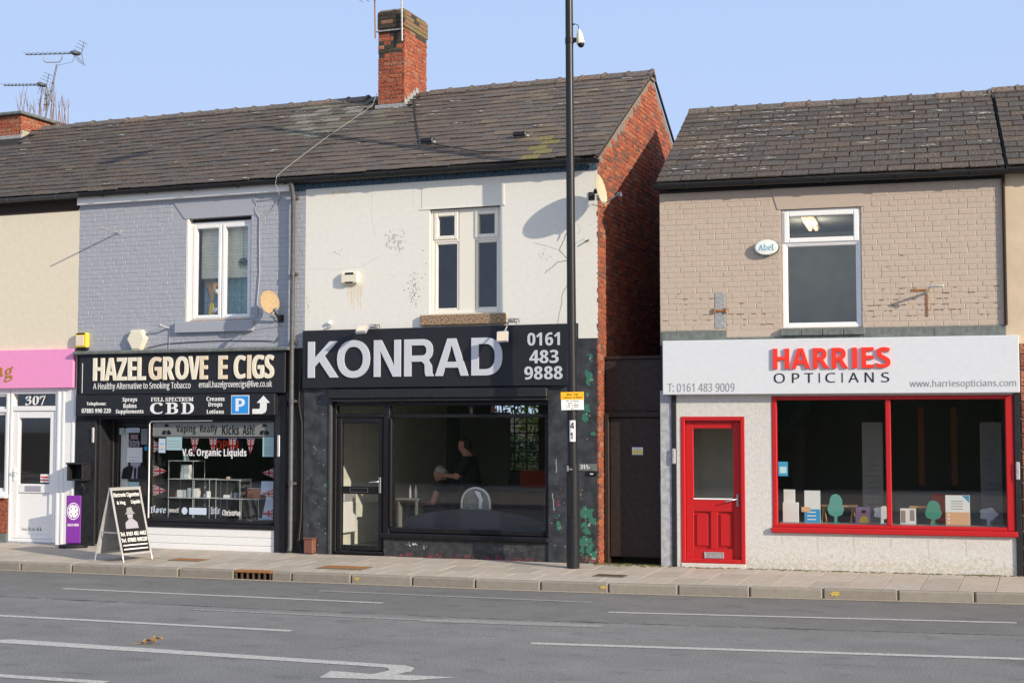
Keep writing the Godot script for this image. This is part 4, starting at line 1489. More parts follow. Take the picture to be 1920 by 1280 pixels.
	letters("lettering", "Drops", fontof("sb"), -6.58, -6.32, 2.235, 2.325, z, 0.003, M.white_print, s2)
	letters("lettering", "Lotions", fontof("sb"), -6.61, -6.29, 2.14, 2.21, z, 0.003, M.white_print, s2)
	var pb := part("parking_symbol", bld().box(V(-6.155, 2.13, z), V(-5.82, 2.435, z + 0.004), 0.0015), M.white_print, s2)
	part("blue_field", bld().box(V(-6.143, 2.142, z + 0.004), V(-5.832, 2.423, z + 0.006)), M.blue_print, pb)
	letters("letter", "P", fontof("sb"), -6.07, -5.90, 2.18, 2.385, z + 0.006, 0.002, M.white_print, pb)
	var ar := bld()
	ar.slab(PackedVector2Array([Vector2(-5.76, 2.135), Vector2(-5.58, 2.135), Vector2(-5.52, 2.16), Vector2(-5.50, 2.21), Vector2(-5.50, 2.31), Vector2(-5.44, 2.31), Vector2(-5.56, 2.425), Vector2(-5.68, 2.31), Vector2(-5.62, 2.31), Vector2(-5.62, 2.23), Vector2(-5.64, 2.215), Vector2(-5.76, 2.215)]), z, z + 0.004)
	part("arrow", ar, M.white_print, s2)
	based(s2, V(-7.3, 2.115, 0.06))

# ---- number 311: white render over a black front
func build_hairdresser() -> void:
	var o := thing("shop_building", "white rendered end terrace shop with black front and red brick gable", "shop")
	var hole := [-2.725, 3.655, -1.555, 5.275]
	part("upper_wall", bld().wall(-4.9, -0.012, 3.23, 5.74, -0.22, 0.0, [hole, [-4.95, 3.2, -0.315, 3.455]]), picture_mat("white_wall", white_wall_image(), 0.9), o)
	M.white_wall.heightmap_enabled = false
	part("window_head", bld().box(V(-2.88, 5.275, -0.1), V(-1.47, 5.29, 0.012)).box(V(-2.86, 5.29, -0.1), V(-1.49, 5.60, 0.005), 0.002), M.wall_plain, o)
	var w := window_unit(o, -2.722, 3.66, -1.558, 5.272, 0.05, -0.14, -0.05, M.upvc_cream,
		[[-2.67, 4.80, -2.27, 5.225, 0.062, 0.014], [-2.665, 3.705, -2.255, 4.77, 0.04, -0.01], [-1.99, 4.80, -1.605, 5.225, 0.062, 0.014], [-1.985, 3.705, -1.60, 4.77, 0.04, -0.01]],
		[[-2.255, 3.70, -1.99, 5.23], [-2.67, 4.765, -2.255, 4.805], [-1.99, 4.765, -1.605, 4.805]])
	upper_room(o, -4.7, -0.3, 2.95, 5.56, -3.6)
	part("window_sill", bld().box(V(-2.86, 3.475, -0.1), V(-1.455, 3.64, 0.065), 0.012), M.old_sill, o)
	part("eaves_board", bld().box(V(-4.9, 5.72, -0.1), V(-0.01, 5.845, 0.025), 0.006), M.peeling_blue, o)
	# dark lower wall with the shop-front opening
	part("lower_wall", bld().wall(-4.9, -0.012, -0.12, 3.46, -0.22, -0.003, [[-4.42, -0.2, -0.79, 2.36], [-0.315, 3.228, 0.01, 3.5]]), picture_mat("dark_paint", dark_paint_image(), 0.55), o)
	part("edge_bead", bld().box(V(-4.455, -0.1, -0.05), V(-4.405, 2.33, 0.012), 0.008), M.gutter_grey, o)
	# shutter box
	var sh := bld()
	sh.box(V(-4.43, 2.37, -0.1), V(-0.78, 2.51, 0.10), 0.012)
	sh.box(V(-4.42, 2.32, -0.1), V(-0.79, 2.365, 0.07), 0.008)
	part("shutter_box", sh, M.black_paint, o)
	# joinery: door, fanlights, big window
	var jf := bld()
	jf.box(V(-4.41, -0.04, -0.16), V(-4.345, 2.30, -0.05), 0.01)
	jf.box(V(-3.53, -0.04, -0.16), V(-3.415, 2.30, -0.045), 0.012)
	jf.box(V(-4.345, 2.255, -0.16), V(-0.80, 2.31, -0.05), 0.008)
	jf.box(V(-4.345, 2.075, -0.16), V(-3.53, 2.135, -0.045), 0.012)
	jf.box(V(-3.415, 2.065, -0.16), V(-0.80, 2.125, -0.045), 0.012)
	jf.box(V(-2.09, 2.125, -0.16), V(-2.035, 2.255, -0.05), 0.01)
	jf.box(V(-0.86, 0.30, -0.16), V(-0.80, 2.065, -0.05), 0.01)
	jf.box(V(-3.415, 0.30, -0.16), V(-0.86, 0.385, -0.045), 0.014)
	jf.box(V(-3.415, 0.385, -0.15), V(-3.375, 2.065, -0.03), 0.01)
	jf.box(V(-4.345, -0.04, -0.16), V(-3.53, 0.0, -0.02), 0.008)
	var jo := part("shop_front_frame", jf, M.black_gloss, o)
	pane(jo, -4.345, 2.135, -3.53, 2.255, -0.10)
	pane(jo, -3.415, 2.125, -2.09, 2.255, -0.10)
	pane(jo, -2.035, 2.125, -0.80, 2.255, -0.10)
	pane(jo, -3.375, 0.385, -0.86, 2.065, -0.10)
	part("window_sill", bld().box(V(-3.53, 0.22, -0.15), V(-0.79, 0.298, 0.03), 0.015), M.black_gloss, o)
	part("plinth", bld().wall(-3.50, -0.79, -0.12, 0.219, -0.2, -0.03), picture_mat("plinth_paint", plinth_image(), 0.6), o)
	var lf := bld()
	lf.frame(-4.34, 0.005, -3.535, 2.07, 0.085, -0.14, -0.06, 0.012)
	lf.box(V(-4.255, 0.885, -0.138), V(-3.62, 1.0, -0.062), 0.01)
	var dr := part("door", lf, M.black_gloss, o)
	pane(dr, -4.255, 1.0, -3.62, 1.985, -0.10)
	pane(dr, -4.255, 0.09, -3.62, 0.885, -0.10)
	part("letter_plate", bld().frame(-4.11, 0.905, -3.79, 0.98, 0.012, -0.062, -0.05, 0.003), M.gutter_grey, dr)
	part("handle", bld().box(V(-3.605, 0.90, -0.06), V(-3.565, 1.15, -0.045), 0.005).tube([V(-3.585, 1.08, -0.045), V(-3.585, 1.08, 0.0), V(-3.74, 1.07, 0.005)], 0.011, 8), M.steel, dr)
	# room: pale left wall, rest coloured dark to look dim, barred window at the back
	room(o, -4.62, -0.25, -5.0, M.room_pale, M.dimmed_wall, M.dimmed_wall, [[-3.75, 1.10, -2.75, 2.35]])
	var rw := bld()
	for k in 5:
		rw.box(V(-3.75 + k * 0.245, 1.10, -5.06), V(-3.73 + k * 0.245, 2.35, -5.03))
	for k in 8:
		rw.box(V(-3.75, 1.10 + k * 0.175, -5.065), V(-2.75, 1.122 + k * 0.175, -5.035))
	part("barred_window", rw, M.black_paint, o)
	part("heater", bld().box(V(-4.60, 0.22, -1.05), V(-4.50, 0.72, -0.62), 0.015), M.upvc, o)
	part("heater_top", bld().box(V(-4.60, 0.725, -1.05), V(-4.50, 0.86, -0.62), 0.01), M.alu, o)
	part("back_wall", bld().wall(-4.9, 0.0, -0.2, 5.62, -6.2, -6.02, [[-4.1, 0.8, -2.4, 2.6]]), M.brick1, o)
	part("party_wall", bld().box(V(-4.9, -0.2, -6.0), V(-4.74, 5.6, -0.23)), M.mortar_old, o)
	part("mirror_cabinet", bld().box(V(-3.3, 0.85, -4.98), V(-4.3, 2.2, -4.9), 0.01), M.room_dark, o)
	# gable
	var G := Transform3D(Basis(V(0, 0, -1), V(0, 1, 0), V(1, 0, 0)), Vector3.ZERO)
	var gb := bld()
	gb.t = G
	gb.slab(PackedVector2Array([Vector2(0.005, -0.2), Vector2(6.2, -0.2), Vector2(6.2, 5.74), Vector2(3.02, 7.84), Vector2(-0.0, 5.86), Vector2(0.005, 5.745)]), -0.235, -0.008)
	part("gable_wall", gb, M.mortar_old, o)
	var cells := []
	for c in courses(0.0, 6.2, -0.1, 7.85, [], 0.0755, 0.225, 4):
		var lim := minf(5.90 + c[0] * 1.97 / 3.02, 7.87 - (c[0] + c[2] - 3.02) * 1.97 / 3.02) - 0.03
		if c[1] + c[3] < lim:
			cells.append(c)
	lay(o, "brick", "brickwork", brick_items(cells, G, [M.brick0, M.brick1, M.brick2, M.brick0, M.brick3, M.brick4, M.brick1, M.brick5], 0.004), 300)
	terrace_roof(o, -4.9, 0.03, pick_warm, 330, [[-4.92, -4.36, 3.05, 4.2]], [[-4.95, -4.3]])
	part("verge", bld().tube([V(0.02, 5.885, 0.13), V(0.02, 7.86, -3.02), V(0.02, 5.75, -6.2)], 0.022, 6), M.deck, o)
	gutter(o, -4.75, 0.05, 5.862, 5.85, 0.155, M.gutter_black, 0.064)
	based(o, V(-2.45, GY, 0))
	# sign
	var s := thing("shop_sign", "wide black fascia sign with grey letters KONRAD and telephone number", "sign")
	part("board", bld().box(V(-4.90, 2.535, 0.0), V(-0.46, 3.45, 0.07), 0.008), M.sign_black, s)
	var z := 0.0705
	for k in [["K", -4.79, -4.25], ["O", -4.27, -3.70], ["N", -3.63, -3.17], ["R", -3.11, -2.61], ["A", -2.59, -2.04], ["D", -1.99, -1.49]]:
		konrad_letter(k[0], k[1], k[2], 2.70, 3.27, z, s)
	letters("lettering", "0161", fontof("sb"), -1.09, -0.58, 3.13, 3.325, z, 0.006, M.letter_grey, s)
	letters("lettering", "483", fontof("sb"), -1.06, -0.60, 2.87, 3.065, z, 0.006, M.letter_grey, s)
	letters("lettering", "9888", fontof("sb"), -1.14, -0.54, 2.63, 2.825, z, 0.006, M.letter_grey, s)
	based(s, V(-2.7, 2.535, 0.03))

# grotesque capitals cut from flat board
func konrad_letter(ch: String, x0: float, x1: float, y0: float, y1: float, z: float, parent: Node3D) -> void:
	var w := x1 - x0
	var h := y1 - y0
	var sw := 0.118
	var b := bld()
	b.t = Transform3D(Basis(), V(x0, y0, z))
	var th := 0.02
	var ring := func(cx: float, cy: float, rx: float, ry: float, ix: float, iy: float, a0: float, a1: float, p: float) -> void:
		var n := 36
		for k in n:
			var q := []
			for kk in [k, k + 1]:
				var a := lerpf(a0, a1, float(kk) / n)
				var cc := Vector2(signf(cos(a)) * pow(absf(cos(a)), p), signf(sin(a)) * pow(absf(sin(a)), p))
				q.append(Vector2(cx + rx * cc.x, cy + ry * cc.y))
				q.append(Vector2(cx + ix * cc.x, cy + iy * cc.y))
			b.slab(PackedVector2Array([q[0], q[2], q[3], q[1]]), 0.0, th)
	match ch:
		"K":
			b.slab(PackedVector2Array([Vector2(0, 0), Vector2(sw, 0), Vector2(sw, h), Vector2(0, h)]), 0, th)
			b.slab(PackedVector2Array([Vector2(sw, 0.17), Vector2(w - 0.01, h), Vector2(w - 0.155, h), Vector2(sw, 0.31)]), 0, th - 0.0003)
			b.slab(PackedVector2Array([Vector2(w, 0), Vector2(0.27, 0.375), Vector2(0.185, 0.28), Vector2(w - 0.145, 0)]), 0, th - 0.0006)
		"O":
			ring.call(w / 2, h / 2, w / 2, h / 2 + 0.01, w / 2 - sw, h / 2 - 0.095, 0.0, TAU, 0.92)
		"N":
			b.slab(PackedVector2Array([Vector2(0, 0), Vector2(0.11, 0), Vector2(0.11, h), Vector2(0, h)]), 0, th)
			b.slab(PackedVector2Array([Vector2(w - 0.11, 0), Vector2(w, 0), Vector2(w, h), Vector2(w - 0.11, h)]), 0, th)
			b.slab(PackedVector2Array([Vector2(0.02, h), Vector2(w - 0.13, 0), Vector2(w - 0.02, 0), Vector2(0.13, h)]), 0, th - 0.0004)
		"R":
			b.slab(PackedVector2Array([Vector2(0, 0), Vector2(sw, 0), Vector2(sw, h), Vector2(0, h)]), 0, th)
			for yy in [h - 0.095, 0.225]:
				b.slab(PackedVector2Array([Vector2(sw, yy), Vector2(0.30, yy), Vector2(0.30, yy + 0.095), Vector2(sw, yy + 0.095)]), 0, th - 0.0003)
			ring.call(0.30, (h + 0.225) / 2, w - 0.32, (h - 0.225) / 2, w - 0.32 - 0.105, (h - 0.225) / 2 - 0.095, -PI / 2, PI / 2, 0.85)
			b.slab(PackedVector2Array([Vector2(w - 0.135, 0), Vector2(w, 0), Vector2(w - 0.03, 0.05), Vector2(w - 0.035, 0.16), Vector2(w - 0.09, 0.25), Vector2(w - 0.2, 0.27), Vector2(w - 0.2, 0.225), Vector2(w - 0.155, 0.18), Vector2(w - 0.15, 0.06)]), 0, th - 0.0006)
		"A":
			b.slab(PackedVector2Array([Vector2(0, 0), Vector2(0.125, 0), Vector2(w / 2 + 0.03, h), Vector2(w / 2 - 0.07, h)]), 0, th)
			b.slab(PackedVector2Array([Vector2(w - 0.125, 0), Vector2(w, 0), Vector2(w / 2 + 0.07, h), Vector2(w / 2 - 0.03, h)]), 0, th - 0.0003)
			b.slab(PackedVector2Array([Vector2(0.14, 0.125), Vector2(w - 0.14, 0.125), Vector2(w - 0.17, 0.215), Vector2(0.17, 0.215)]), 0, th - 0.0006)
		"D":
			b.slab(PackedVector2Array([Vector2(0, 0), Vector2(sw, 0), Vector2(sw, h), Vector2(0, h)]), 0, th)
			for yy in [h - 0.095, 0.0]:
				b.slab(PackedVector2Array([Vector2(sw, yy), Vector2(0.22, yy), Vector2(0.22, yy + 0.095), Vector2(sw, yy + 0.095)]), 0, th - 0.0003)
			ring.call(0.22, h / 2, w - 0.22, h / 2, w - 0.22 - sw, h / 2 - 0.095, -PI / 2, PI / 2, 0.85)
	part("letter", b, M.letter_grey, parent)


# ------------------------------------------------------------------ the opticians' block (H frame)

const HE := Vector2(5.43, 0.13)
const HR := Vector2(7.14, -3.0)

func pick_h(x: float, t: float) -> Material:
	var r := rng.randf()
	if x < 0.8 and r < 0.25: return M.slate_h5
	return M["slate_h%d" % [0, 4, 1, 3, 1, 5, 6, 3][rng.randi() % 8]]

func build_opticians() -> void:
	var o := thing("shop_building", "tan painted brick shop with red door, red window and opticians sign", "shop", HF)
	var hole := [1.74, 3.31, 2.84, 5.0]
	part("upper_wall", bld().wall(0.0, 4.70, 3.10, 5.36, -0.22, -0.004, [hole]), M.tan_paint, o)
	var cells := courses(0.0, 4.70, 3.305, 5.30, [hole, [1.60, 4.995, 2.98, 5.30], [0.775, 3.31, 0.95, 3.84]], 0.0765, 0.23, 4)
	var items := brick_items(cells, KF, [M.tan_paint], 0.0014)
	lay(o, "brick", "brickwork", items, 300)
	# where the paint has come off: thin flakes of bare brick along the joints
	var fl := bld()
	for i in 95:
		var x := rng.randf_range(2.9, 4.65) if i % 3 else rng.randf_range(0.03, 1.6)
		var y := 3.32 + absf(rng.randfn(0, 0.28))
		if x > 2.9: y += 0.1
		y = 3.305 + 0.0765 * roundf((y - 3.305) / 0.0765) - 0.005
		if y > 4.3: continue
		fl.box(V(x, y - rng.randf_range(0.001, 0.008), -0.012), V(x + rng.randf_range(0.01, 0.075), y + rng.randf_range(0.001, 0.007), 0.0025))
	var fo := part("bare_patches", fl, M.bare_brick, o)
	fo.set_meta("kind", "stuff")
	var lb := bld()
	lb.slab(PackedVector2Array([Vector2(1.69, 5.0), Vector2(2.89, 5.0), Vector2(2.98, 5.30), Vector2(1.60, 5.30)]), -0.02, 0.006)
	part("lintel", lb, M.tan_smooth, o)
	var w := window_unit(o, 1.745, 3.315, 2.835, 4.995, 0.05, -0.12, -0.03, M.upvc,
		[[1.775, 4.52, 2.805, 4.965, 0.07, 0.022], [1.79, 3.36, 2.79, 4.50, 0.03, -0.01]], [[1.79, 4.49, 2.79, 4.53]])
	upper_room(o, 0.3, 4.5, 2.95, 5.27, -4.6, M.sky_tint_wall)
	for k in 4:
		part("sill_block", bld().box(V(1.715 + k * 0.29, 3.205, -0.05), V(1.999 + k * 0.29, 3.305, 0.07), 0.008), M.stone_band, o)
	for k in 5:
		var x0 := 0.02 + k * 0.942
		part("band_course", bld().box(V(x0, 3.10, -0.05), V(x0 + 0.937, 3.20 if k in [2] or k == 1 else 3.302, 0.022), 0.006), M.stone_band, o)
	part("old_patch", bld().box(V(0.79, 3.33, -0.01), V(0.935, 3.84, 0.003), 0.003), M.lead, o)
	part("old_clamp", bld().box(V(0.765, 3.565, 0.003), V(0.96, 3.60, 0.02), 0.004).box(V(0.765, 3.54, 0.003), V(0.79, 3.62, 0.03), 0.004).box(V(0.935, 3.54, 0.003), V(0.96, 3.62, 0.03), 0.004), M.rust, o)
	part("eaves_board", bld().box(V(0.0, 5.30, -0.1), V(4.70, 5.36, 0.012), 0.004), M.black_paint, o)
	# lower wall
	var rw := picture_mat("splashed_render", splash_image(), 0.95)
	rw.heightmap_enabled = true
	rw.heightmap_texture = ImageTexture.create_from_image(pebble_height())
	rw.heightmap_scale = 0.35
	part("lower_wall", bld().wall(0.225, 4.80, -0.12, 2.42, -0.22, 0.0, [[0.285, -0.01, 1.195, 2.075], [1.575, 0.50, 4.81, 2.36]]), rw, o)
	part("grey_pier", bld().box(V(-0.01, -0.12, -0.3), V(0.155, 2.45, 0.0), 0.004), M.grey_render, o)
	part("black_post", bld().box(V(0.157, -0.11, -0.15), V(0.223, 2.42, 0.02), 0.006), M.black_paint, o)
	part("black_post", bld().box(V(4.80, -0.11, -0.15), V(4.875, 2.42, 0.03), 0.006), M.black_paint, o)
	part("fascia_backing", bld().wall(0.0, 4.88, 2.42, 3.10, -0.22, -0.002), M.black_paint, o)
	# red door
	var fr := part("door_frame", bld().frame(0.285, 0.0, 1.195, 2.075, 0.06, -0.15, 0.012, 0.008), M.door_red, o)
	part("threshold", bld().box(V(0.285, -0.12, -0.15), V(1.195, -0.002, 0.012), 0.006), M.render_white, o)
	var lf := bld()
	lf.box(V(0.348, 0.005, -0.12), V(0.455, 2.01, -0.06), 0.006)
	lf.box(V(1.025, 0.005, -0.12), V(1.132, 2.01, -0.06), 0.006)
	lf.box(V(0.455, 1.905, -0.12), V(1.025, 2.01, -0.061), 0.006)
	lf.box(V(0.455, 0.725, -0.12), V(1.025, 0.90, -0.061), 0.006)
	lf.box(V(0.455, 0.005, -0.12), V(1.025, 0.20, -0.061), 0.006)
	lf.box(V(0.695, 0.20, -0.12), V(0.795, 0.725, -0.061), 0.006)
	var dr := part("door", lf, M.door_red, o)
	for x in [0.455, 0.795]:
		part("door_panel", bld().box(V(x + 0.004, 0.204, -0.115), V(x + 0.236, 0.721, -0.095)).box(V(x + 0.035, 0.235, -0.095), V(x + 0.205, 0.69, -0.075), 0.012), M.door_red, dr)
	pane(dr, 0.455, 0.90, 1.025, 1.905, -0.09)
	part("glazing_bead", bld().box(V(0.452, 0.895, -0.063), V(1.028, 0.915, -0.05), 0.004), M.white_print, dr)
	part("letter_plate", bld().frame(0.60, 0.065, 0.88, 0.155, 0.022, -0.06, -0.045, 0.003).box(V(0.62, 0.08, -0.06), V(0.86, 0.14, -0.05)), M.galv, dr)
	part("handle", bld().box(V(1.062, 0.80, -0.06), V(1.10, 0.98, -0.045), 0.012).tube([V(1.08, 0.91, -0.045), V(1.08, 0.91, -0.0), V(0.92, 0.87, 0.01)], 0.010, 8), M.steel, dr)
	# lobby behind the door
	part("interior_wall", bld().box(V(0.2, -0.1, -1.3), V(0.24, 2.6, -0.23)), M.room_pale, o)
	part("interior_wall", bld().box(V(0.24, -0.1, -1.32), V(1.45, 2.6, -1.26)), M.room_pale, o)
	part("interior_wall", bld().box(V(1.40, -0.1, -1.26), V(1.45, 2.6, -0.23)), M.room_pale, o)
	part("inner_door", bld().box(V(0.40, 0.0, -1.258), V(1.0, 2.0, -1.235), 0.006), M.room_pale, o)
	# red shop window
	var rf := bld()
	rf.box(V(1.575, 0.53, -0.12), V(1.645, 2.36, 0.012), 0.01)
	rf.box(V(4.69, 0.53, -0.12), V(4.798, 2.36, 0.012), 0.01)
	rf.box(V(3.125, 0.58, -0.12), V(3.195, 2.31, 0.01), 0.01)
	rf.box(V(1.645, 2.305, -0.12), V(4.69, 2.36, 0.01), 0.008)
	rf.box(V(1.645, 0.53, -0.12), V(4.69, 0.58, 0.01), 0.008)
	var sw := part("shop_window", rf, M.door_red, o)
	part("window_sill", bld().box(V(1.56, 0.455, -0.14), V(4.82, 0.53, 0.065), 0.012), M.door_red, sw)
	pane(sw, 1.645, 0.58, 3.125, 2.305, -0.05)
	pane(sw, 3.195, 0.58, 4.69, 2.305, -0.05)
	part("stall_wall", bld().box(V(1.46, -0.1, -0.4), V(4.8, 0.5, -0.225)), M.room_mid, o)
	# shop interior
	part("interior_floor", bld().box(V(0.05, -0.18, -5.0), V(4.85, 0.0, -0.23)), M.floor_dark, o)
	part("interior_ceiling", bld().box(V(0.05, 2.6, -5.0), V(4.85, 2.75, -0.23)), M.room_mid, o)
	part("interior_wall", bld().box(V(0.05, -0.1, -5.1), V(4.85, 2.75, -5.0)), M.room_dark, o)
	part("interior_wall", bld().box(V(4.80, -0.1, -5.0), V(4.88, 2.75, -0.23)), M.room_dark, o)
	part("interior_wall", bld().box(V(0.05, -0.1, -5.0), V(0.15, 2.75, -1.33)), M.room_dark, o)
	part("counter", bld().box(V(3.0, 0.0, -2.6), V(4.6, 0.95, -2.1), 0.02), M.room_mid, o)
	for x in [3.55, 4.05]:
		part("screen_panel", bld().box(V(x, 1.0, -3.4), V(x + 0.1, 2.25, -3.35), 0.01), M.terracotta, o)
	# shell
	part("side_wall", bld().box(V(0.0, -0.2, -6.2), V(0.2, 5.36, -0.23)), M.brick3, o)
	part("back_wall", bld().box(V(0.2, -0.2, -6.2), V(8.0, 5.36, -6.0)), M.brick3, o)
	var gd := bld()
	gd.t = Transform3D(Basis(V(0, 0, -1), V(0, 1, 0), V(1, 0, 0)), Vector3.ZERO)
	gd.slab(PackedVector2Array([Vector2(0.0, 5.3), Vector2(6.0, 5.3), Vector2(3.0, 7.1)]), 0.0, 0.2)
	part("gable_wall", gd, M.brick3, o)
	part("roof", deck(0.02, 4.74, HE, HR, 5.36), M.deck, o)
	slates(o, -0.03, 4.74, HE, HR, 15, 0.36, pick_h, 300)
	part("mortar_bedding", bld().box(V(0.0, 7.0, -3.14), V(4.74, 7.085, -2.83), 0.012), M.mortar_pale, o)
	ridge_row(o, -0.02, 4.74, 7.20, HR.y)
	lichen(o, 0.1, 4.65, HE, HR, 15, 75)
	lichen(o, 0.1, 1.5, HE, HR, 15, 45, 1.0)
	gutter(o, -0.06, 4.78, 5.40, 5.385, 0.165, M.gutter_black, 0.06)
	based(o, V(2.4, GY, 0))
	# lit ceiling light in the upstairs office
	var ul := thing("strip_light", "lit twin tube ceiling light in the room above the opticians", "light", HF)
	part("fitting", bld().box(V(1.82, 5.22, -3.8), V(2.04, 5.268, -2.2), 0.006), M.white_print, ul)
	for x in [1.85, 1.95]:
		part("tube", bld().box(V(x, 5.19, -3.78), V(x + 0.05, 5.219, -2.22), 0.008), M.tube_light, ul)
	based(ul, V(1.93, 5.27, -3.0))
	var lamp := OmniLight3D.new()
	lamp.name = "office_lamp"
	lamp.light_color = Color(1.0, 0.88, 0.7)
	lamp.light_energy = 0.2
	lamp.light_size = 0.25
	lamp.omni_range = 10.0
	lamp.omni_attenuation = 2.0
	lamp.shadow_enabled = true
	lamp.position = HF * V(1.93, 5.05, -3.0)
	add_child(lamp)
	# sign box
	var s := thing("shop_sign", "white box sign with raised red letters HARRIES over OPTICIANS", "sign", HF)
	part("box", bld().box(V(0.055, 2.385, 0.0), V(4.875, 3.155, 0.15), 0.008), M.sign_white, s)
	var f := fontof("sb")
	for k in [["H", 1.62, 1.845], ["A", 1.875, 2.125], ["R", 2.17, 2.385], ["R", 2.425, 2.645], ["I", 2.70, 2.765], ["E", 2.825, 2.99], ["S", 3.02, 3.21]]:
		letters("letter", k[0], f, k[1], k[2], 2.735, 3.02, 0.1505, 0.03, M.sign_red, s)
	var sp := [["O", 1.63, 1.78], ["P", 1.88, 1.98], ["T", 2.05, 2.17], ["I", 2.245, 2.26], ["C", 2.335, 2.47], ["I", 2.555, 2.57], ["A", 2.645, 2.785], ["N", 2.865, 2.985], ["S", 3.085, 3.19]]
	for k in sp:
		letters("letter", k[0], fontof("s"), k[1], k[2], 2.54, 2.675, 0.1505, 0.004, M.black_print, s)
	letters("lettering", "T: 0161 483 9009", fontof("s"), 0.13, 1.08, 2.425, 2.545, 0.1505, 0.003, M.grey_print, s)
	letters("lettering", "www.harriesopticians.com", fontof("s"), 3.46, 4.83, 2.445, 2.565, 0.1505, 0.003, M.grey_print, s)
	based(s, V(2.4, 2.385, 0.07))

func build_right_house() -> void:
	var o := thing("terrace_house", "buff rendered house with blockwork pier joining the opticians", "house", HF)
	part("upper_wall", bld().wall(4.70, 8.0, 3.05, 5.36, -0.22, 0.004), M.right_cream, o)
	part("downpipe", bld().tube([V(4.725, 5.35, 0.03), V(4.725, 3.3, 0.03)], 0.022, 8), M.fascia_brown, o)
	part("wall_core", bld().box(V(4.885, -0.12, -0.22), V(8.0, 3.05, -0.02)), M.mortar_old, o)
	var y := -0.1
	var n := 0
	while y < 3.0:
		var x := 4.89 - (0.2 if n % 2 else 0.0)
		while x < 7.9:
			var a := maxf(x, 4.89)
			if x + 0.42 - a > 0.04:
				part("block", bld().box(V(a, y, -0.06), V(x + 0.415, y + 0.2, 0.0 + rng.randf_range(-0.006, 0.006)), 0.012), M["brick%d" % [3, 4, 5, 4][rng.randi() % 4]], o)
			x += 0.43
		y += 0.215
		n += 1
	part("roof", deck(4.76, 8.0, HE, HR, 5.36), M.deck, o)
	slates(o, 4.78, 8.0, Vector2(HE.x + 0.01, HE.y), Vector2(HR.x + 0.05, HR.y), 15, 0.34, pick_h, 300)
	part("mortar_bedding", bld().box(V(4.75, 7.03, -3.14), V(8.0, 7.115, -2.83), 0.012), M.mortar_pale, o)
	ridge_row(o, 4.75, 8.0, 7.24, HR.y)
	gutter(o, 4.78, 8.0, 5.40, 5.39, 0.165, M.gutter_black, 0.06)
	part("end_wall", bld().box(V(7.9, -0.2, -6.2), V(8.0, 5.36, -0.23)), M.brick3, o)
	based(o, V(6.4, GY, 0))

func build_alley() -> void:
	var o := thing("alley_gate", "tall dark brown boarded gate closing the passage between the white and tan shops", "gate")
	part("gate_post", bld().box(V(0.005, -0.1, -0.34), V(0.075, 2.12, -0.22), 0.008), M.gate_brown, o)
	part("gate_leaf", bld().box(V(0.085, 0.03, -0.32), V(0.92, 2.06, -0.27), 0.006), M.gate_brown, o)
	part("head_rail", bld().box(V(0.005, 2.07, -0.34), V(0.93, 2.15, -0.24), 0.008), M.gate_brown, o)
	part("top_panel", bld().box(V(0.005, 2.155, -0.33), V(0.93, 2.92, -0.29), 0.004), M.gate_brown, o)
	part("top_rail", bld().box(V(0.005, 2.925, -0.34), V(0.93, 2.97, -0.26), 0.006), M.gate_brown, o)
	part("handle", bld().box(V(0.84, 0.93, -0.27), V(0.875, 1.13, -0.262), 0.003).box(V(0.85, 0.96, -0.262), V(0.865, 1.10, -0.245), 0.004), M.galv, o)
	part("lock", bld().tube([V(0.86, 1.32, -0.27), V(0.86, 1.32, -0.258)], 0.02, 12), M.gold_print, o)
	based(o, V(0.47, GY, -0.3))
	for k in 2:
		var s := thing("warning_sign", "small yellow and white warning notice on the brown alley gate", "notice", KF, "warning notices on the alley gate")
		var x := 0.42 + k * 0.085
		part("plate", bld().box(V(x, 1.52, -0.269), V(x + 0.08, 1.63, -0.266)), M.pale_print, s)
		part("panel", bld().box(V(x + 0.008, 1.53, -0.2658), V(x + 0.072, 1.575, -0.265)), M.yellow_box, s)
		var tr := bld()
		tr.slab(PackedVector2Array([Vector2(x + 0.012, 1.58), Vector2(x + 0.068, 1.58), Vector2(x + 0.04, 1.625)]), -0.2658, -0.265)
		part("triangle", tr, M.yellow_box, s)
		based(s, V(x, 1.52, -0.268))
	structure("passage", bld().box(V(0.0, -0.2, -6.0), V(0.93, GY - 0.015, -0.0)), M.moss)
	var w := thing("passage_wall", "dark brick wall across the far end of the passage", "wall")
	part("wall", bld().box(V(-0.2, -0.2, -6.6), V(1.6, 4.6, -6.35)), M.brick3, w)
	based(w, V(0.5, -0.2, -6.4))

# ------------------------------------------------------------------ chimneys and aerials

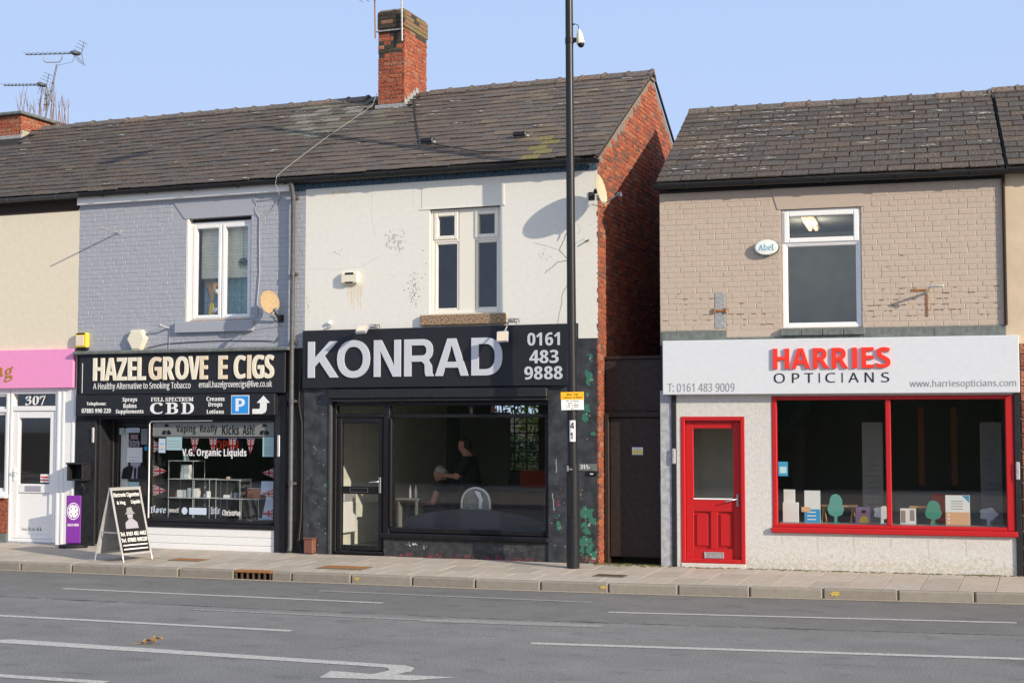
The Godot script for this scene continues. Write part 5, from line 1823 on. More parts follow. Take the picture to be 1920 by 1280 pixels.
func build_chimneys() -> void:
	var o := thing("chimney_stack", "tall red brick chimney with sooty mossy top on the terrace ridge", "chimney")
	var x0 := -4.895
	var x1 := -4.375
	var z0 := -3.50
	var z1 := -2.55
	part("core", bld().box(V(x0 + 0.008, 7.2, z0 + 0.008), V(x1 - 0.008, 9.30, z1 - 0.008)), M.mortar_old, o)
	var G := Transform3D(Basis(V(0, 0, -1), V(0, 1, 0), V(1, 0, 0)), V(x1, 0, z1))
	var items := []
	var red := [M.brick0, M.brick2, M.brick0, M.brick1, M.brick4]
	for side in 2:
		var wdt: float = x1 - x0 if side == 0 else z1 - z0
		var xf := Transform3D(Basis(), V(x0, 0, z1)) if side == 0 else G
		for c in courses(0.0, wdt, 7.64 if side == 0 else 7.55, 9.30, [], 0.0755, 0.2325, 3):
			if side == 1 and c[1] < 7.64 + (c[0]) * 0.62 - 0.05 and c[1] < 7.95: continue
			var m: Material = red[rng.randi() % red.size()]
			var proud := 0.0
			if c[1] > 8.99:
				proud = 0.022
				m = [M.brick_mossy, M.brick_oldcap, M.brick_mossy, M.brick_sooty][rng.randi() % 4]
			elif c[1] > 8.86:
				m = [M.brick_oldcap, M.brick3, M.brick_sooty][rng.randi() % 3]
			if side == 0 and c[1] > 8.5 and absf(c[0] + c[2] / 2 - 0.30) < 0.12: m = M.brick_sooty
			if side == 0 and c[1] > 8.45 and c[0] < 0.05 and rng.randf() < 0.6: m = M.brick_sooty
			var t := Transform3D(Basis.from_scale(V(c[2] / 0.215, c[3] / 0.066, 1.0)), V(c[0], c[1], proud + rng.randf_range(-0.004, 0.004)))
			items.append([xf * t, brick_mesh(rng.randi() % 5), m])
	lay(o, "brick", "brickwork", items, 300)
	part("oversail", bld().box(V(x0 - 0.012, 8.995, z0 - 0.012), V(x1 + 0.012, 9.27, z1 + 0.010)), M.brick_mossy, o)
	part("flaunching", bld().box(V(x0, 9.27, z0), V(x1, 9.335, z1), 0.03), M.mortar_old, o)
	part("flashing", bld().box(V(x0 - 0.05, 7.48, -2.62), V(x1 + 0.06, 7.62, z1 + 0.035), 0.008), M.lead, o)
	for k in 5:
		part("step_flashing", bld().box(V(x1, 7.60 + k * 0.075, z1 - 0.09 - k * 0.115), V(x1 + 0.02, 7.70 + k * 0.075, z1 + 0.02 - k * 0.115), 0.004), M.lead, o)
	based(o, V(-4.63, 7.6, -3.0))
	# aerial on it, mostly above the picture
	var a := thing("tv_aerial", "grey aerial mast pair clamped to the tall red chimney", "aerial")
	part("mast", bld().tube([V(-4.40, 8.72, z1 + 0.06), V(-4.42, 10.2, z1 + 0.06)], 0.016, 8), M.galv, a)
	part("mast", bld().tube([V(-4.93, 8.82, z1 + 0.05), V(-4.95, 9.75, z1 + 0.05)], 0.013, 8), M.rust, a)
	part("clamp", bld().box(V(-4.92, 8.93, z1 + 0.005), V(-4.39, 8.955, z1 + 0.05), 0.004), M.galv, a)
	part("boom", bld().tube([V(-5.3, 9.56, z1 + 0.09), V(-4.25, 9.52, z1 + 0.09)], 0.013, 6), M.galv, a)
	for k in 7:
		part("element", bld().tube([V(-5.25 + k * 0.12, 9.55, z1 - 0.1), V(-5.25 + k * 0.12, 9.55, z1 + 0.28)], 0.005, 5), M.aerial_dark, a)
	based(a, V(-4.65, 8.75, z1 + 0.05))
	# chimney at the far left
	var c := thing("chimney_stack", "low red brick chimney with stone capping sprouting bare twigs", "chimney")
	part("core", bld().box(V(-13.69, 7.2, -3.89), V(-12.868, 8.12, -2.708)), M.mortar_old, c)
	var it := []
	for k in courses(0.0, 0.83, 7.72, 8.12, [], 0.08, 0.235, 0):
		it.append([Transform3D(Basis.from_scale(V(k[2] / 0.215, k[3] / 0.066, 1)), V(-13.69 + k[0], k[1], -2.70)), brick_mesh(rng.randi() % 5), red[rng.randi() % 5]])
	var G2 := Transform3D(Basis(V(0, 0, -1), V(0, 1, 0), V(1, 0, 0)), V(-12.86, 0, -2.70))
	for k in courses(0.0, 1.19, 7.72, 8.12, [], 0.08, 0.235, 0):
		it.append([G2 * Transform3D(Basis.from_scale(V(k[2] / 0.215, k[3] / 0.066, 1)), V(k[0], k[1], 0)), brick_mesh(rng.randi() % 5), red[rng.randi() % 5]])
	lay(c, "brick", "brickwork", it, 300)
	part("capping", bld().box(V(-13.78, 8.122, -3.98), V(-12.78, 8.185, -2.62), 0.012), M.stone_band, c)
	part("flashing", bld().box(V(-13.75, 7.58, -2.75), V(-12.80, 7.715, -2.66), 0.01), M.lead, c)
	part("mortar_fillet", bld().box(V(-12.87, 7.66, -2.95), V(-12.78, 7.80, -2.68), 0.02), M.mortar_pale, c)
	based(c, V(-13.3, 7.6, -3.3))
	yagi("tv_aerial", "silver leaning mast carrying a television aerial with a square reflector", V(-12.76, 8.18, -3.3), V(-12.50, 9.24, -3.3), V(-13.24, 9.50, -3.25), V(-11.86, 9.40, -3.25), true)
	yagi("tv_aerial", "lower television aerial pointing left among the bare twigs", V(-12.76, 8.30, -3.26), V(-12.70, 8.80, -3.26), V(-13.75, 8.90, -3.22), V(-12.68, 8.82, -3.22), false)
	var tw := thing("bare_shrub", "thin bare reddish twigs growing behind the low chimney", "shrub")
	for k in 26:
		var x := -13.75 + k * 0.05 + rng.randf_range(-0.03, 0.03)
		var h := rng.randf_range(0.35, 0.85)
		var lean := rng.randf_range(-0.18, 0.12)
		var s := part("twig", bld().tube([V(x, 8.1, -3.7), V(x + lean * 0.4, 8.2 + h * 0.5, -3.7), V(x + lean, 8.2 + h, -3.72)], [0.011, 0.007, 0.003], 5), M.twig, tw)
		part("side_twig", bld().tube([V(x + lean * 0.4, 8.2 + h * 0.5, -3.7), V(x + lean * 0.4 + rng.randf_range(-0.1, 0.1), 8.2 + h * 0.85, -3.68)], [0.006, 0.002], 4), M.twig, s)
	part("stump", bld().tube([V(-13.6, 8.05, -3.7), V(-12.6, 8.12, -3.7)], 0.02, 5), M.twig, tw)
	based(tw, V(-13.2, 8.1, -3.7))

func yagi(called: String, label: String, m0: Vector3, m1: Vector3, b0: Vector3, b1: Vector3, bracket: bool) -> void:
	var a := thing(called, label, "aerial")
	part("mast", bld().tube([m0, m1], 0.018, 8), M.galv, a)
	part("boom", bld().tube([b0, b1], 0.010, 6), M.aerial_dark, a)
	var n := 10
	for k in n:
		var p := b0.lerp(b1, (k + 0.3) / n * 0.86)
		part("element", bld().tube([p + V(0, 0.012, -0.12), p + V(0, 0.012, 0.12)], 0.005, 5).ball(p + V(0, 0.015, 0.0), V(0.02, 0.014, 0.014), 4), M.aerial_dark, a)
	part("dipole", bld().box(b1.lerp(b0, 0.10) + V(-0.07, -0.025, -0.1), b1.lerp(b0, 0.10) + V(0.05, 0.035, 0.1), 0.01), M.aerial_dark, a)
	for sgn in [-1.0, 1.0]:
		for k in 4:
			var q := b1 + V(-0.14 + 0.05 * k if sgn < 0 else -0.10 + 0.045 * k, sgn * (0.05 + 0.055 * k), 0)
			part("reflector_rod", bld().tube([q + V(-0.02, 0, -0.16), q + V(0.03, 0, 0.16)], 0.005, 5), M.aerial_dark, a)
		part("reflector_arm", bld().tube([b1, b1 + V(0.06, sgn * 0.23, 0)], 0.007, 5), M.aerial_dark, a)
	if bracket:
		part("bracket", bld().tube([b0.lerp(b1, 0.33), b0.lerp(b1, 0.33) + V(-0.01, -0.13, 0), b0.lerp(b1, 0.36) + V(0.02, -0.17, 0), b0.lerp(b1, 0.62) + V(-0.02, -0.17, 0), b0.lerp(b1, 0.65) + V(0, -0.12, 0), b0.lerp(b1, 0.66)], 0.012, 6), M.galv, a)
	part("cable", bld().tube([b1 + V(-0.12, -0.02, 0.03), b1 + V(-0.2, -0.17, 0.03), m1 + V(0.03, -0.03, 0.03), m0.lerp(m1, 0.5) + V(0.06, 0, 0.03), m0 + V(0.04, 0, 0.03)], 0.004, 5), M.cable_dark, a)
	for f in [0.25, 0.5, 0.65]:
		part("cable_clip", bld().ball(m0.lerp(m1, f), V(0.03, 0.02, 0.03), 4), M.aerial_dark, a)
	based(a, m0)


# ------------------------------------------------------------------ the other side of the road, seen only in the glass; garden behind the hairdresser's

func leaf_cloud(b: Bld, c: Vector3, r: Vector3, n: int, sz: float) -> void:
	for i in n:
		var d := V(rng.randfn(), rng.randfn(), rng.randfn()).normalized() * pow(rng.randf(), 0.4)
		var p := c + d * r
		var u := V(rng.randfn(), rng.randfn(), rng.randfn()).normalized() * sz * rng.randf_range(0.6, 1.3)
		var w := u.cross(V(rng.randfn(), rng.randfn(), rng.randfn())).normalized() * sz * 0.5
		b.tri(p - u, p + w, p + u)
		b.tri(p - u, p + u, p - w)

func build_opposite_side() -> void:
	structure("far_pavement", bld().box(V(-40, -0.29, 15.0), V(40, -0.11, 30)), M.slab2)
	var hb := bld()
	hb.box(V(-30, -0.2, 26.9), V(25, 3.2, 27.9), 0.2)
	var hd := thing("hedge", "tall clipped evergreen hedge on the far side of the road", "hedge")
	part("core", hb, M.hedge, hd)
	var lv := bld()
	for i in 60:
		leaf_cloud(lv, V(-29 + i * 0.9, 1.7, 27.2), V(0.6, 1.9, 0.5), 150, 0.09)
	part("foliage", lv, M.leaf_dark, hd).set_meta("kind", "stuff")
	based(hd, V(-2, -0.1, 27.4))
	for p in [[-11.0, 26.0, 4.6], [-4.5, 25.6, 4.4], [3.0, 26.4, 4.7]]:
		var t := thing("street_tree", "broad dark evergreen street tree across the road from the shops", "tree", KF, "street trees across the road")
		var x: float = p[0]
		var z: float = p[1]
		var h: float = p[2]
		part("trunk", bld().tube([V(x, -0.12, z), V(x + 0.1, h * 0.4, z), V(x - 0.05, h * 0.8, z)], [0.2, 0.14, 0.05], 9), M.bark, t)
		for k in 6:
			var a := TAU * k / 6.0 + x
			part("limb", bld().tube([V(x + 0.06, h * (0.35 + 0.06 * k), z), V(x + cos(a) * 1.3, h * (0.5 + 0.06 * k), z + sin(a) * 1.1)], [0.07, 0.02], 6), M.bark, t)
		var cr := bld()
		for k in 26:
			leaf_cloud(cr, V(x + rng.randfn(0, 0.8), h * rng.randf_range(0.45, 0.95), z + rng.randfn(0, 0.7)), V(0.6, 0.45, 0.6), 110, 0.1)
		part("crown", cr, M.leaf_dark, t)
		based(t, V(x, -0.12, z))
	# yard behind the hairdresser's, leaves, stems and wall coloured pale to look sunlit, seen through the barred window
	var gb := thing("garden_bush", "green and brown bush coloured pale to look sunlit outside the barred back window", "bush")
	part("stem", bld().tube([V(-3.9, -0.3, -8.6), V(-3.9, 2.0, -8.6)], [0.08, 0.03], 6), M.bark, gb)
	var c1 := bld()
	for k in 12:
		leaf_cloud(c1, V(rng.randf_range(-5.2, -2.6), rng.randf_range(0.6, 2.6), -8.6 + rng.randfn(0, 0.3)), V(0.5, 0.5, 0.4), 160, 0.07)
	part("foliage", c1, M.leaf_green, gb)
	var c2 := bld()
	for k in 5:
		leaf_cloud(c2, V(rng.randf_range(-5.2, -2.6), rng.randf_range(0.2, 1.6), -8.2 + rng.randfn(0, 0.2)), V(0.5, 0.4, 0.3), 120, 0.07)
	part("foliage", c2, M.leaf_dark, gb)
	var c3 := bld()
	for k in 26:
		var x := rng.randf_range(-5.2, -2.5)
		c3.tube([V(x, 0.4, -8.4), V(x + rng.randfn(0, 0.3), 2.9, -8.5)], [0.02, 0.008], 4)
	part("stems", c3, M.cable_pale, gb)
	based(gb, V(-3.9, -0.3, -8.6))
	var yw := thing("yard_wall", "plain wall at the back of the yard coloured cream to look sunlit", "wall")
	part("wall", bld().box(V(-7, -0.3, -9.6), V(0, 2.2, -9.4)), M.cream, yw)
	based(yw, V(-3.5, -0.3, -9.5))


# ------------------------------------------------------------------ things fixed to the walls

func dish(label: String, c: Vector3, nrm: Vector3, rad: float, m: Material, mount: Vector3, lnb: Vector3, stretch := 1.1) -> void:
	var o := thing("satellite_dish", label, "dish")
	var y := nrm.normalized()
	var x := V(0, 0, 1).cross(y).normalized() if absf(y.z) < 0.9 else V(1, 0, 0)
	var up := (Vector3.UP - y * y.dot(Vector3.UP)).normalized()
	x = y.cross(up).normalized()
	var b := bld()
	b.t = Transform3D(Basis(x, y, up) if Basis(x, y, up).determinant() > 0 else Basis(-x, y, up), c)
	var pr := []
	var n := 9
	for k in n + 1:
		var r := rad * k / n
		pr.append([r, 0.18 * r * r / rad - 0.09 * rad])
	var back := []
	for k in n + 1:
		back.append([pr[k][0], pr[k][1] - 0.006])
	b.lathe(back, 28, V(1, 1, stretch))
	pr.reverse()
	b.lathe([back[n], pr[0]], 28, V(1, 1, stretch))
	b.lathe(pr, 28, V(1, 1, stretch))
	part("reflector", b, m, o)
	var bk := c - y * (0.09 * rad + 0.055)
	part("mount", bld().tube([mount, mount + V(0, 0, 0.06), bk], 0.018, 7).box(mount + V(-0.05, -0.06, 0), mount + V(0.05, 0.06, 0.012), 0.003).ball(bk, V(0.032, 0.04, 0.032), 6), M.gutter_black, o)
	var foot := c - up * rad * stretch * 0.95
	part("arm", bld().tube([bk - up * 0.06, foot, lnb - y * 0.03], 0.011, 7), M.galv, o)
	var lb := bld()
	lb.tube([lnb - y * 0.035, lnb + y * 0.02], [0.03, 0.026], 9)
	lb.ball(lnb - V(0, 0.02, 0), V(0.03, 0.035, 0.03), 6)
	part("receiver", lb, M.aerial_dark, o)
	part("cable", bld().tube([lnb, lnb + V(0.03, -0.1, 0.01), lnb + V(-0.03, -0.16, 0), foot + V(0.06, -0.05, 0.01), foot + V(-0.05, -0.03, -0.08), mount + V(0.0, -0.12, 0.01)], 0.005, 5), M.cable_dark, o)
	based(o, mount)

func build_wall_fittings() -> void:
	dish("tall cream satellite dish on the corner of the white wall by the gable", V(0.13, 5.36, 0.32), V(0.95, 0.20, 0.06), 0.20, M.dish_cream, V(-0.10, 5.33, 0.0), V(0.46, 5.27, 0.42), 1.16)
	dish("rust stained satellite dish beside the drainpipe on the blue-grey wall", V(-5.38, 3.90, 0.28), V(0.76, 0.22, 0.52), 0.165, M.dish_rusty, V(-5.33, 3.66, 0.0), V(-5.14, 3.76, 0.50), 1.18)
	# downpipe between the shops
	var dp := thing("drainpipe", "dark grey drainpipe running from the gutter to the pavement between two shops", "drainpipe")
	part("pipe", bld().tube([V(-5.08, 5.83, 0.15), V(-5.08, 5.70, 0.12), V(-5.08, 5.6, 0.085), V(-5.08, 0.02, 0.085), V(-5.08, -0.03, 0.12)], 0.036, 12), M.pipe_grey, dp)
	for y in [5.55, 4.33, 3.24, 2.3, 1.0]:
		part("collar", bld().tube([V(-5.08, y, 0.085), V(-5.08, y + 0.07, 0.085)], 0.043, 12).box(V(-5.14, y + 0.015, 0.0), V(-5.02, y + 0.055, 0.06), 0.004), M.pipe_grey, dp)
	based(dp, V(-5.08, -0.05, 0.085))
	var ca := thing("wall_cable", "thin black cable running down the dark strip beside the hairdresser's front", "cable")
	part("cable", bld().tube([V(-4.93, 3.1, 0.02), V(-4.97, 2.6, 0.012), V(-4.99, 2.3, 0.012), V(-4.93, 2.0, 0.014), V(-4.92, 1.2, 0.014), V(-4.93, 0.5, 0.014), V(-4.96, 0.1, 0.03), V(-4.88, -0.04, 0.05)], 0.014, 7), M.cable_dark, ca)
	based(ca, V(-4.93, -0.05, 0.03))
	var mb := thing("meter_box", "small brown box at the foot of the dark wall", "box")
	part("box", bld().box(V(-4.82, -0.05, 0.0), V(-4.66, 0.17, 0.12), 0.012), M.brown_box, mb)
	part("lid", bld().box(V(-4.83, 0.171, 0.0), V(-4.65, 0.19, 0.13), 0.005), M.brown_box, mb)
	based(mb, V(-4.74, -0.05, 0.05))
	# cable down the blue-grey wall
	var wc := thing("wall_cable", "pale cable clipped down the blue-grey brick wall right of the window", "cable")
	part("cable", bld().tube([V(-5.33, 5.78, 0.21), V(-5.36, 5.62, 0.02), V(-5.52, 5.42, 0.012), V(-5.74, 5.30, 0.012), V(-5.74, 4.9, 0.012), V(-5.73, 4.4, 0.012), V(-5.77, 3.9, 0.012), V(-5.77, 3.7, 0.014)], 0.010, 6), M.grey_smooth, wc)
	part("cable", bld().tube([V(-5.74, 5.30, 0.012), V(-5.83, 5.45, 0.014), V(-5.79, 5.52, 0.014), V(-5.86, 5.6, 0.014), V(-5.82, 5.70, 0.02)], 0.007, 6), M.grey_smooth, wc)
	based(wc, V(-5.77, 3.7, 0.012))
	var rc := thing("roof_cable", "slack pale cable from the chimney foot down across the slates", "cable")
	part("cable", bld().tube([V(-4.95, 7.86, -2.62), V(-4.98, 7.62, -2.5), V(-5.10, 7.28, -2.0), V(-5.2, 6.86, -1.3), V(-5.27, 6.40, -0.55), V(-5.30, 6.08, -0.02), V(-5.32, 5.93, 0.20), V(-5.33, 5.80, 0.22)], 0.0045, 6), M.cable_pale, rc)
	based(rc, V(-5.33, 5.8, 0.2))
	var rc2 := thing("roof_cable", "black cable hanging down the slates to a small roof vent", "cable")
	part("cable", bld().tube([V(-4.22, 7.86, -2.9), V(-4.18, 7.66, -2.58), V(-3.85, 7.2, -1.88), V(-3.5, 6.8, -1.22), V(-3.28, 6.52, -0.80), V(-2.7, 6.36, -0.50), V(-2.0, 6.16, -0.19), V(-1.4, 6.1, -0.10)], 0.009, 6), M.cable_dark, rc2)
	based(rc2, V(-3.2, 6.5, -0.8))
	for p in [[-3.10, 6.50, -0.80, "small dark vent cowl in the slates at the end of the black cable"], [-1.49, 6.475, -0.76, "small dark vent cowl in the slates above the yellow lichen"]]:
		var v := thing("roof_vent", p[3], "vent", KF, "vents in the white shop's roof")
		part("cowl", bld().box(V(p[0] - 0.11, p[1] - 0.02, p[2] - 0.02), V(p[0] + 0.11, p[1] + 0.055, p[2] + 0.13), 0.015), M.gutter_black, v)
		part("apron", bld().box(V(p[0] - 0.13, p[1] - 0.03, p[2] - 0.05), V(p[0] + 0.13, p[1] + 0.01, p[2] + 0.10), 0.004), M.lead, v)
		based(v, V(p[0], p[1], p[2]))
	# bracket arm and hooks on the blue-grey wall
	var ra := thing("wall_bracket", "bare grey metal rod sticking out of the blue-grey brick wall", "bracket")
	part("rod", bld().tube([V(-8.48, 5.20, -0.01), V(-8.50, 5.225, 0.54)], 0.014, 8), M.galv, ra)
	part("plate", bld().box(V(-8.53, 5.16, 0.0), V(-8.43, 5.24, 0.01), 0.003), M.grey_smooth, ra)
	based(ra, V(-8.48, 5.2, 0))
	var hk := thing("camera_bracket", "little grey swivel bracket on the blue-grey wall left of the sill", "bracket")
	part("arm", bld().tube([V(-7.44, 3.56, 0.0), V(-7.46, 3.57, 0.09), V(-7.52, 3.60, 0.13)], 0.018, 7), M.grey_smooth, hk)
	part("head", bld().ball(V(-7.53, 3.60, 0.14), V(0.035, 0.03, 0.035), 6), M.galv, hk)
	part("wire", bld().tube([V(-7.44, 3.56, 0.01), V(-7.43, 3.4, 0.012), V(-7.44, 3.22, 0.012)], 0.005, 5), M.grey_smooth, hk)
	based(hk, V(-7.44, 3.56, 0))
	var lc := thing("wall_cable", "sagging dark cable across the blue-grey wall under the sill", "cable")
	part("cable", bld().tube([V(-7.86, 3.24, 0.02), V(-7.5, 3.30, 0.012), V(-7.0, 3.32, 0.012), V(-6.4, 3.33, 0.012), V(-5.6, 3.31, 0.012), V(-5.40, 3.29, 0.014), V(-5.38, 3.36, 0.014)], 0.006, 5), M.cable_dark, lc)
	based(lc, V(-6.5, 3.3, 0.012))
	# alarm boxes
	var ya := thing("alarm_box", "yellow and grey alarm box on the blue-grey brick corner", "alarm")
	part("body", bld().box(V(-9.27, 3.26, 0.0), V(-9.03, 3.52, 0.09), 0.02), M.yellow_box, ya)
	part("face", bld().box(V(-9.25, 3.30, 0.0905), V(-9.09, 3.47, 0.097), 0.003), M.letter_tan, ya)
	part("foot", bld().box(V(-9.26, 3.225, 0.0), V(-9.04, 3.275, 0.085), 0.012), M.black_print, ya)
	part("cap", bld().box(V(-9.24, 3.485, 0.01), V(-9.07, 3.515, 0.098), 0.008), M.black_print, ya)
	based(ya, V(-9.15, 3.23, 0))
	var ha := thing("alarm_box", "cream six-sided alarm box above the vape shop sign", "alarm")
	var hx := PackedVector2Array()
	for p in [[-0.10, 0.17], [0.11, 0.17], [0.185, 0.02], [0.09, -0.165], [-0.075, -0.165], [-0.185, 0.02]]:
		hx.append(Vector2(-8.045 + p[0], 3.37 + p[1]))
	var hb := bld()
	hb.slab(hx, 0.0, 0.075)
	part("body", hb, M.cream_box, ha)
	var hx2 := PackedVector2Array()
	for p in hx: hx2.append(Vector2(-8.045, 3.37) + (p - Vector2(-8.045, 3.37)) * 0.86)
	var hb2 := bld()
	hb2.slab(hx2, 0.075, 0.09)
	part("cover", hb2, M.cream_box, ha)
	based(ha, V(-8.04, 3.2, 0))
	var ka := thing("alarm_box", "cream rectangular alarm box with two dark slots on the white wall", "alarm")
	part("body", bld().box(V(-4.24, 4.16, 0.0), V(-3.92, 4.36, 0.075), 0.03), M.cream_box, ka)
	part("slot", bld().box(V(-4.15, 4.31, 0.07), V(-4.0, 4.345, 0.079), 0.003), M.black_print, ka)
	part("slot", bld().box(V(-4.15, 4.175, 0.07), V(-4.01, 4.20, 0.079), 0.003), M.black_print, ka)
	based(ka, V(-4.08, 4.16, 0))
	var ab := thing("alarm_box", "oval white alarm box lettered Abel on the tan wall", "alarm", HF)
	var el := bld()
	el.t = Transform3D(Basis(V(1, 0, 0), V(0, 0, 1), V(0, -1, 0)), V(1.545, 4.455, 0.0))
	el.lathe([[0.165, 0.0], [0.17, 0.05]], 28, V(1, 1, 0.66))
	part("rim", el, M.abel_blue, ab)
	var e2 := bld()
	e2.t = Transform3D(Basis(V(1, 0, 0), V(0, 0, 1), V(0, -1, 0)), V(1.535, 4.46, 0.045))
	e2.lathe([[0.165, 0.0], [0.166, 0.02], [0.15, 0.035], [0.0, 0.04]], 28, V(1, 1, 0.66))
	part("cover", e2, M.abel_white, ab)
	letters("lettering", "Abel", fontof("e"), 1.43, 1.645, 4.42, 4.505, 0.0855, 0.003, M.lettering_sky, ab)
	based(ab, V(1.54, 4.35, 0))
	# broken bracket on the tan wall
	var bb := thing("wall_bracket", "broken rusty sign bracket with pale arm on the tan brick wall", "bracket", HF)
	part("arm", bld().tube([V(3.70, 3.76, 0.0), V(3.74, 3.82, 0.26), V(3.92, 3.83, 0.30)], 0.018, 7), M.cream_box, bb)
	part("stay", bld().tube([V(3.72, 3.78, 0.0), V(3.73, 3.80, 0.2)], 0.012, 6).box(V(3.50, 3.79, 0.0), V(3.74, 3.82, 0.012), 0.003), M.rust, bb)
	part("strap", bld().box(V(3.695, 3.44, 0.0), V(3.72, 3.76, 0.012), 0.003), M.rust, bb)
	based(bb, V(3.72, 3.44, 0))
	# floodlights over the KONRAD sign
	for p in [[-3.72, 3.47, -0.10, "square floodlight tilted up above the letter O of the KONRAD sign"], [-1.40, 3.50, 0.35, "square floodlight hanging in front of the letter D of the KONRAD sign"]]:
		var fl := thing("floodlight", p[3], "floodlight")
		var x: float = p[0]
		var y: float = p[1]
		var low: bool = p[2] > 0
		var c := V(x, y - 0.24, 0.30) if low else V(x - 0.02, y - 0.05, 0.27)
		part("arm", bld().tube([V(x + 0.05, y + 0.03, 0.0), V(x + 0.04, y + 0.02, 0.12), c + V(0.01, 0.06, -0.04)], 0.012, 7).box(V(x, y, 0.0), V(x + 0.1, y + 0.06, 0.015), 0.003), M.galv, fl)
		var h := bld()
		h.t = Transform3D(Basis(V(1, 0, 0), -0.25 if low else -0.95) * Basis(V(0, 0, 1), 0.06), c)
		h.box(V(-0.09, -0.085, -0.025), V(0.09, 0.085, 0.03), 0.012)
		part("lamp_head", h, M.sign_shade, fl)
		var g := bld()
		g.t = h.t
		g.box(V(-0.075, -0.07, 0.0302), V(0.075, 0.07, 0.034))
		part("lamp_glass", g, M.letter_tan, fl)
		part("wire", bld().tube([V(x + 0.05, y + 0.03, 0.01), V(x + 0.14, y + 0.05, 0.02), V(x + 0.16, y - 0.01, 0.02)], 0.006, 5), M.cable_dark, fl)
		based(fl, V(x + 0.05, y, 0))
	var sn := thing("door_sensor", "tiny white sensor with a dangling wire on the white wall", "sensor")
	part("body", bld().box(V(-4.47, 3.54, 0.0), V(-4.42, 3.59, 0.05), 0.008), M.white_print, sn)
	part("wire", bld().tube([V(-4.44, 3.54, 0.02), V(-4.43, 3.49, 0.02), V(-4.55, 3.47, 0.02)], 0.005, 5), M.cable_dark, sn)
	based(sn, V(-4.44, 3.54, 0))
	var hk2 := thing("wall_hook", "short dark iron spike in the white wall behind the lamp column", "hook")
	part("spike", bld().tube([V(-0.20, 4.66, 0.0), V(-0.13, 4.67, 0.07)], 0.012, 6), M.iron, hk2)
	based(hk2, V(-0.2, 4.66, 0))
	# plates beside the hairdresser's
	var pl := thing("number_plate", "grey green plate numbered 311A on the flaking dark pier", "sign")
	part("plate", bld().box(V(-0.33, 1.285, 0.0), V(-0.035, 1.39, 0.012), 0.002), M.stone_band, pl)
	letters("digits", "311", fontof("sb"), -0.285, -0.175, 1.315, 1.375, 0.0122, 0.002, M.white_print, pl)
	letters("digits", "A", fontof("sb"), -0.165, -0.14, 1.315, 1.345, 0.0122, 0.002, M.white_print, pl)
	based(pl, V(-0.18, 1.285, 0))
	var pl2 := thing("name_plate", "narrow dark name plate under the 311A plate", "sign")
	part("plate", bld().box(V(-0.2, 1.215, 0.0), V(-0.035, 1.272, 0.01), 0.002), M.black_print, pl2)
	part("print", bld().box(V(-0.14, 1.235, 0.0102), V(-0.09, 1.25, 0.011)), M.white_print, pl2)
	based(pl2, V(-0.12, 1.215, 0))
	# post box on the black pilaster and lock covers
	var pb := thing("post_box", "black open-fronted box fixed to the black pilaster", "box")
	var bx := bld()
	bx.box(V(-9.27, 1.03, 0.02), V(-8.95, 1.06, 0.24), 0.004)
	bx.box(V(-9.27, 1.06, 0.02), V(-9.245, 1.30, 0.24), 0.004)
	bx.box(V(-8.975, 1.06, 0.02), V(-8.95, 1.30, 0.24), 0.004)
	bx.box(V(-9.28, 1.30, 0.02), V(-8.94, 1.33, 0.26), 0.006)
	bx.box(V(-9.245, 1.06, 0.02), V(-8.975, 1.30, 0.05), 0.002)
	part("box", bx, M.black_paint, pb)
	part("bracket", bld().tube([V(-9.1, 1.03, 0.1), V(-9.05, 0.9, 0.06), V(-9.08, 0.8, 0.022)], 0.02, 6), M.black_paint, pb)
	based(pb, V(-9.1, 0.8, 0.1))
	for k in [[-8.93, 1.66, 1.92, "white weathered lock cover strip on the left black pilaster", KF], [-5.36, 1.45, 1.80, "white weathered lock cover strip right of the vape shop window", KF], [0.165, 1.40, 1.62, "scuffed silver lock cover on the black post by the red door", HF], [4.81, 1.22, 1.46, "scuffed white lock cover on the black post at the end of the red window", HF]]:
		var lk := thing("lock_cover", k[3], "lock cover", k[4])
		part("strip", bld().box(V(k[0], k[1], 0.028), V(k[0] + 0.05, k[2], 0.05), 0.01), M.alu, lk)
		part("keyhole", bld().box(V(k[0] + 0.012, k[1] + 0.1, 0.05), V(k[0] + 0.035, k[1] + 0.15, 0.054), 0.002), M.sign_shade, lk)
		based(lk, V(k[0], k[1], 0.03))

# ------------------------------------------------------------------ lamp column

